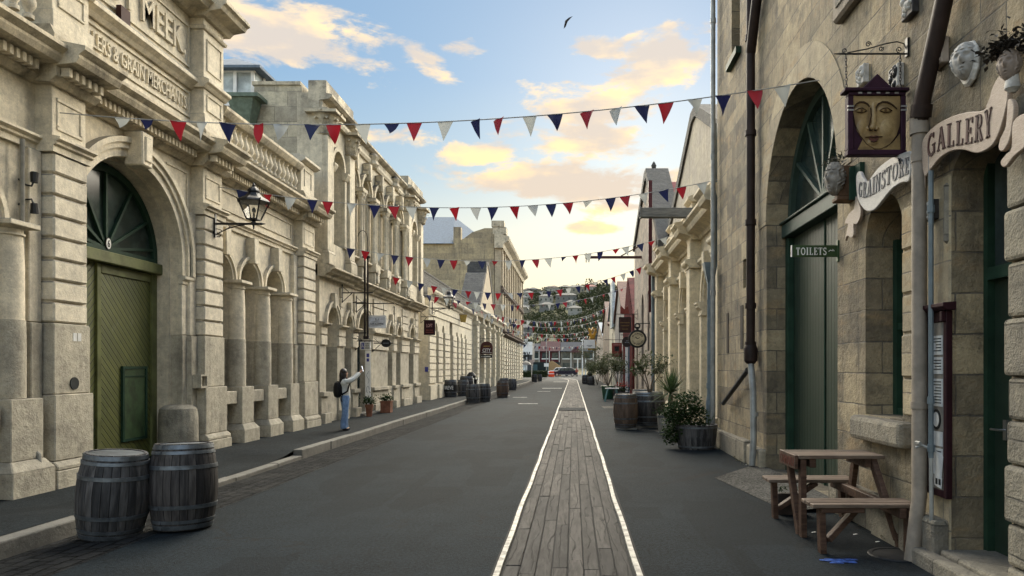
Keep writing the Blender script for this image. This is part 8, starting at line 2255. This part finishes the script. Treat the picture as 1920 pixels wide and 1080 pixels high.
for s_ in (-1, 1):
    sh = add((.0, s_ * .155, 1.27, .05), 3); el = add((.20, s_ * .15, 1.33, .036), sh); wr = add((.375, s_ * .07, 1.50, .025), el)
    pm = add((.41, s_ * .052, 1.535, .024), wr)
    for k in range(4):
        b_ = (k - 1.5) * .013
        f1 = add((.432 + .004 * (1.5 - abs(k - 1.5)), s_ * (.046), 1.552 + b_, .009), pm); f2 = add((.446, s_ * .030, 1.562 + b_, .0085), f1); add((.440, s_ * .016, 1.566 + b_, .0075), f2)
    t1 = add((.405, s_ * .034, 1.548, .010), pm); add((.415, s_ * .020, 1.565, .008), t1)
    hp = add((0, s_ * .09, .80, .085), 0); kn = add((.015 - s_ * .02, s_ * .095, .45, .058), hp); an = add((-.02 - s_ * .03, s_ * .095, .08, .038), kn); add((.10 - s_ * .03, s_ * .115, .03, .032), an)
person = skin_obj('person', V, E, SKIN, None)
tag(person, 'person in pale jacket and blue jeans raising a phone on the footpath', 'person')
# clothing
JK = plain('pale grey jacket', (.60, .61, .58), .8, 0, .12, 9, .25)
V2 = [(0, 0, .80, (.15, .165)), (0, 0, .86, (.15, .165)), (0, 0, 1.02, (.13, .155)), (0, 0, 1.18, (.135, .165)), (.0, 0, 1.29, (.09, .12)), (-.012, 0, 1.345, .058)]; E2_ = [(0, 1), (1, 2), (2, 3), (3, 4), (4, 5)]
for s_ in (-1, 1):
    a = len(V2); V2 += [(.0, s_ * .155, 1.265, .075), (.12, s_ * .165, 1.285, .066), (.21, s_ * .150, 1.335, .062), (.29, s_ * .11, 1.415, .054), (.35, s_ * .08, 1.475, .046), (.365, s_ * .075, 1.492, .040)]
    E2_ += [(4, a), (a, a + 1), (a + 1, a + 2), (a + 2, a + 3), (a + 3, a + 4), (a + 4, a + 5)]
skin_obj('jacket', V2, E2_, JK, person)
JN = plain('blue denim', (.15, .235, .39), .85, 0, .25, 10, .3)
V3 = [(0, 0, .99, (.115, .14)), (0, 0, .84, (.135, .17))]; E3 = [(0, 1)]
for s_ in (-1, 1):
    a = len(V3); V3 += [(.0, s_ * .088, .74, (.105, .10)), (.01 - s_ * .02, s_ * .10, .45, .085), (-.015 - s_ * .028, s_ * .102, .2, .088), (-.015 - s_ * .03, s_ * .104, .07, .092), (-.01 - s_ * .03, s_ * .104, .045, .09)]
    E3 += [(1, a), (a, a + 1), (a + 1, a + 2), (a + 2, a + 3), (a + 3, a + 4)]
skin_obj('jeans', V3, E3, JN, person, 2, 1)
HR = plain('dark brown hair', (.012, .009, .008), .45, 0, .3, 30, .3)
mb = MB()
def lump(a, b, z, ra, rb, rz_, n=16, m=10, front=None):
    o = len(mb.v)
    for j in range(m + 1):
        t = -math.pi / 2 + math.pi * j / m
        for i in range(n):
            q = 2 * math.pi * i / n; ca = math.cos(q) * math.cos(t); wv = 1 + .04 * math.sin(7 * q) * math.cos(t)
            mb.v.append(tuple(W(a + ra * ca * wv, b + rb * math.sin(q) * math.cos(t) * wv, z + rz_ * math.sin(t)) - Vector((PX, PY, PZ))))
    for j in range(m):
        for i in range(n): mb.f.append((o + j * n + i, o + j * n + (i + 1) % n, o + (j + 1) * n + (i + 1) % n, o + (j + 1) * n + i))
lump(-.035, 0, 1.525, .092, .094, .085); lump(-.075, 0, 1.42, .070, .090, .13); lump(-.085, 0, 1.33, .055, .085, .09)
for s_ in (-1, 1): lump(-.015, s_ * .068, 1.43, .04, .026, .10)
mb.build('hair', HR, person, world=False, smooth=True)
for s_ in (-1, 1):
    skin_obj('shoe', [(-.05 - s_ * .03, s_ * .108, .035, (.042, .04)), (.04 - s_ * .03, s_ * .112, .034, (.04, .036)), (.12 - s_ * .03, s_ * .118, .028, (.036, .028))], [(0, 1), (1, 2)], plain('dark sneaker', (.02, .02, .024), .6), person, 2)
PERSON_EYES = MB()
for s_ in (-1, 1):
    p = W(.060, s_ * .030, 1.505); PERSON_EYES.lathe([(0, -.008), (.009, 0), (0, .008)], tuple(p - Vector((PX, PY, PZ))), 8)
PERSON_EYES.build('eye', GLYPH, person, world=False, smooth=True)
# backpack and phone
bpk = thing('backpack', 'black soft backpack worn by the person in the pale jacket', 'backpack', W(-.17, .03, .86)); CL = plain('black nylon', (.008, .008, .009), .7, 0, .3, 10, .3)
mb = MB()
prof = [(.02, 0), (.15, .03), (.19, .12), (.185, .26), (.14, .36), (.05, .40), (0, .41)]
base = W(-.18, .02, .85); o = len(mb.v)
for (q, z) in prof:
    for k in range(16):
        a = 2 * math.pi * k / 16; mb.v.append(tuple(base + rt * (q * math.cos(a) * 1.0) + fw * (q * math.sin(a) * .55) + Vector((0, 0, z))))
for j in range(len(prof) - 1):
    for k in range(16): mb.f.append((o + j * 16 + k, o + j * 16 + (k + 1) % 16, o + (j + 1) * 16 + (k + 1) % 16, o + (j + 1) * 16 + k))
mb.build('bag_body', CL, bpk, smooth=True)
for s_ in (-1, 1):
    mb = MB(); mb.tube([W(-.12, s_ * .10, 1.16), W(-.10, s_ * .11, 1.33), W(-.02, s_ * .12, 1.375), W(.06, s_ * .11, 1.34), W(.10, s_ * .12, 1.22), W(.04, s_ * .17, 1.02), W(-.10, s_ * .14, .93)], .02, 7); mb.build('shoulder_strap', CL, bpk, smooth=True)
mb = MB(); mb.tube([W(-.10, .10, .90), W(-.09, .12, .76), W(-.04, .13, .68), W(.02, .12, .70), W(.03, .10, .82)], .014, 6); mb.build('loose_strap', CL, bpk, smooth=True)
mb = MB(); ctr = W(.452, 0, 1.60); up = (Vector((0, 0, 1)) * .96 - fw * .25).normalized(); n_ = rt.cross(up).normalized()
vs = []
for k in (-1, 1):
    for a, b in ((-1, -1), (1, -1), (1, 1), (-1, 1)): vs.append(ctr + rt * .036 * a + up * .075 * b + n_ * .004 * k)
mb.add(vs, [(0, 1, 2, 3), (4, 5, 6, 7), (0, 1, 5, 4), (1, 2, 6, 5), (2, 3, 7, 6), (3, 0, 4, 7)])
ph = mb.build('phone', GLYPH, None, bevel=.002, loc=ctr); tag(ph, 'mobile phone held up in both hands by the person in the pale jacket', 'phone')
sm, snt, sb = mat('phone screen glow'); sb.inputs['Base Color'].default_value = (.05, .05, .05, 1); sb.inputs['Emission Color'].default_value = (.9, .95, 1, 1); sb.inputs['Emission Strength'].default_value = .8
mb = MB(); sgn = -1 if n_.dot(-fw) < 0 else 1
vs = [ctr + rt * .033 * a + up * .07 * b + n_ * .0052 * sgn for a, b in ((-1, -1), (1, -1), (1, 1), (-1, 1))]; mb.add(vs, [(0, 1, 2, 3)]); mb.build('screen', sm, ph)
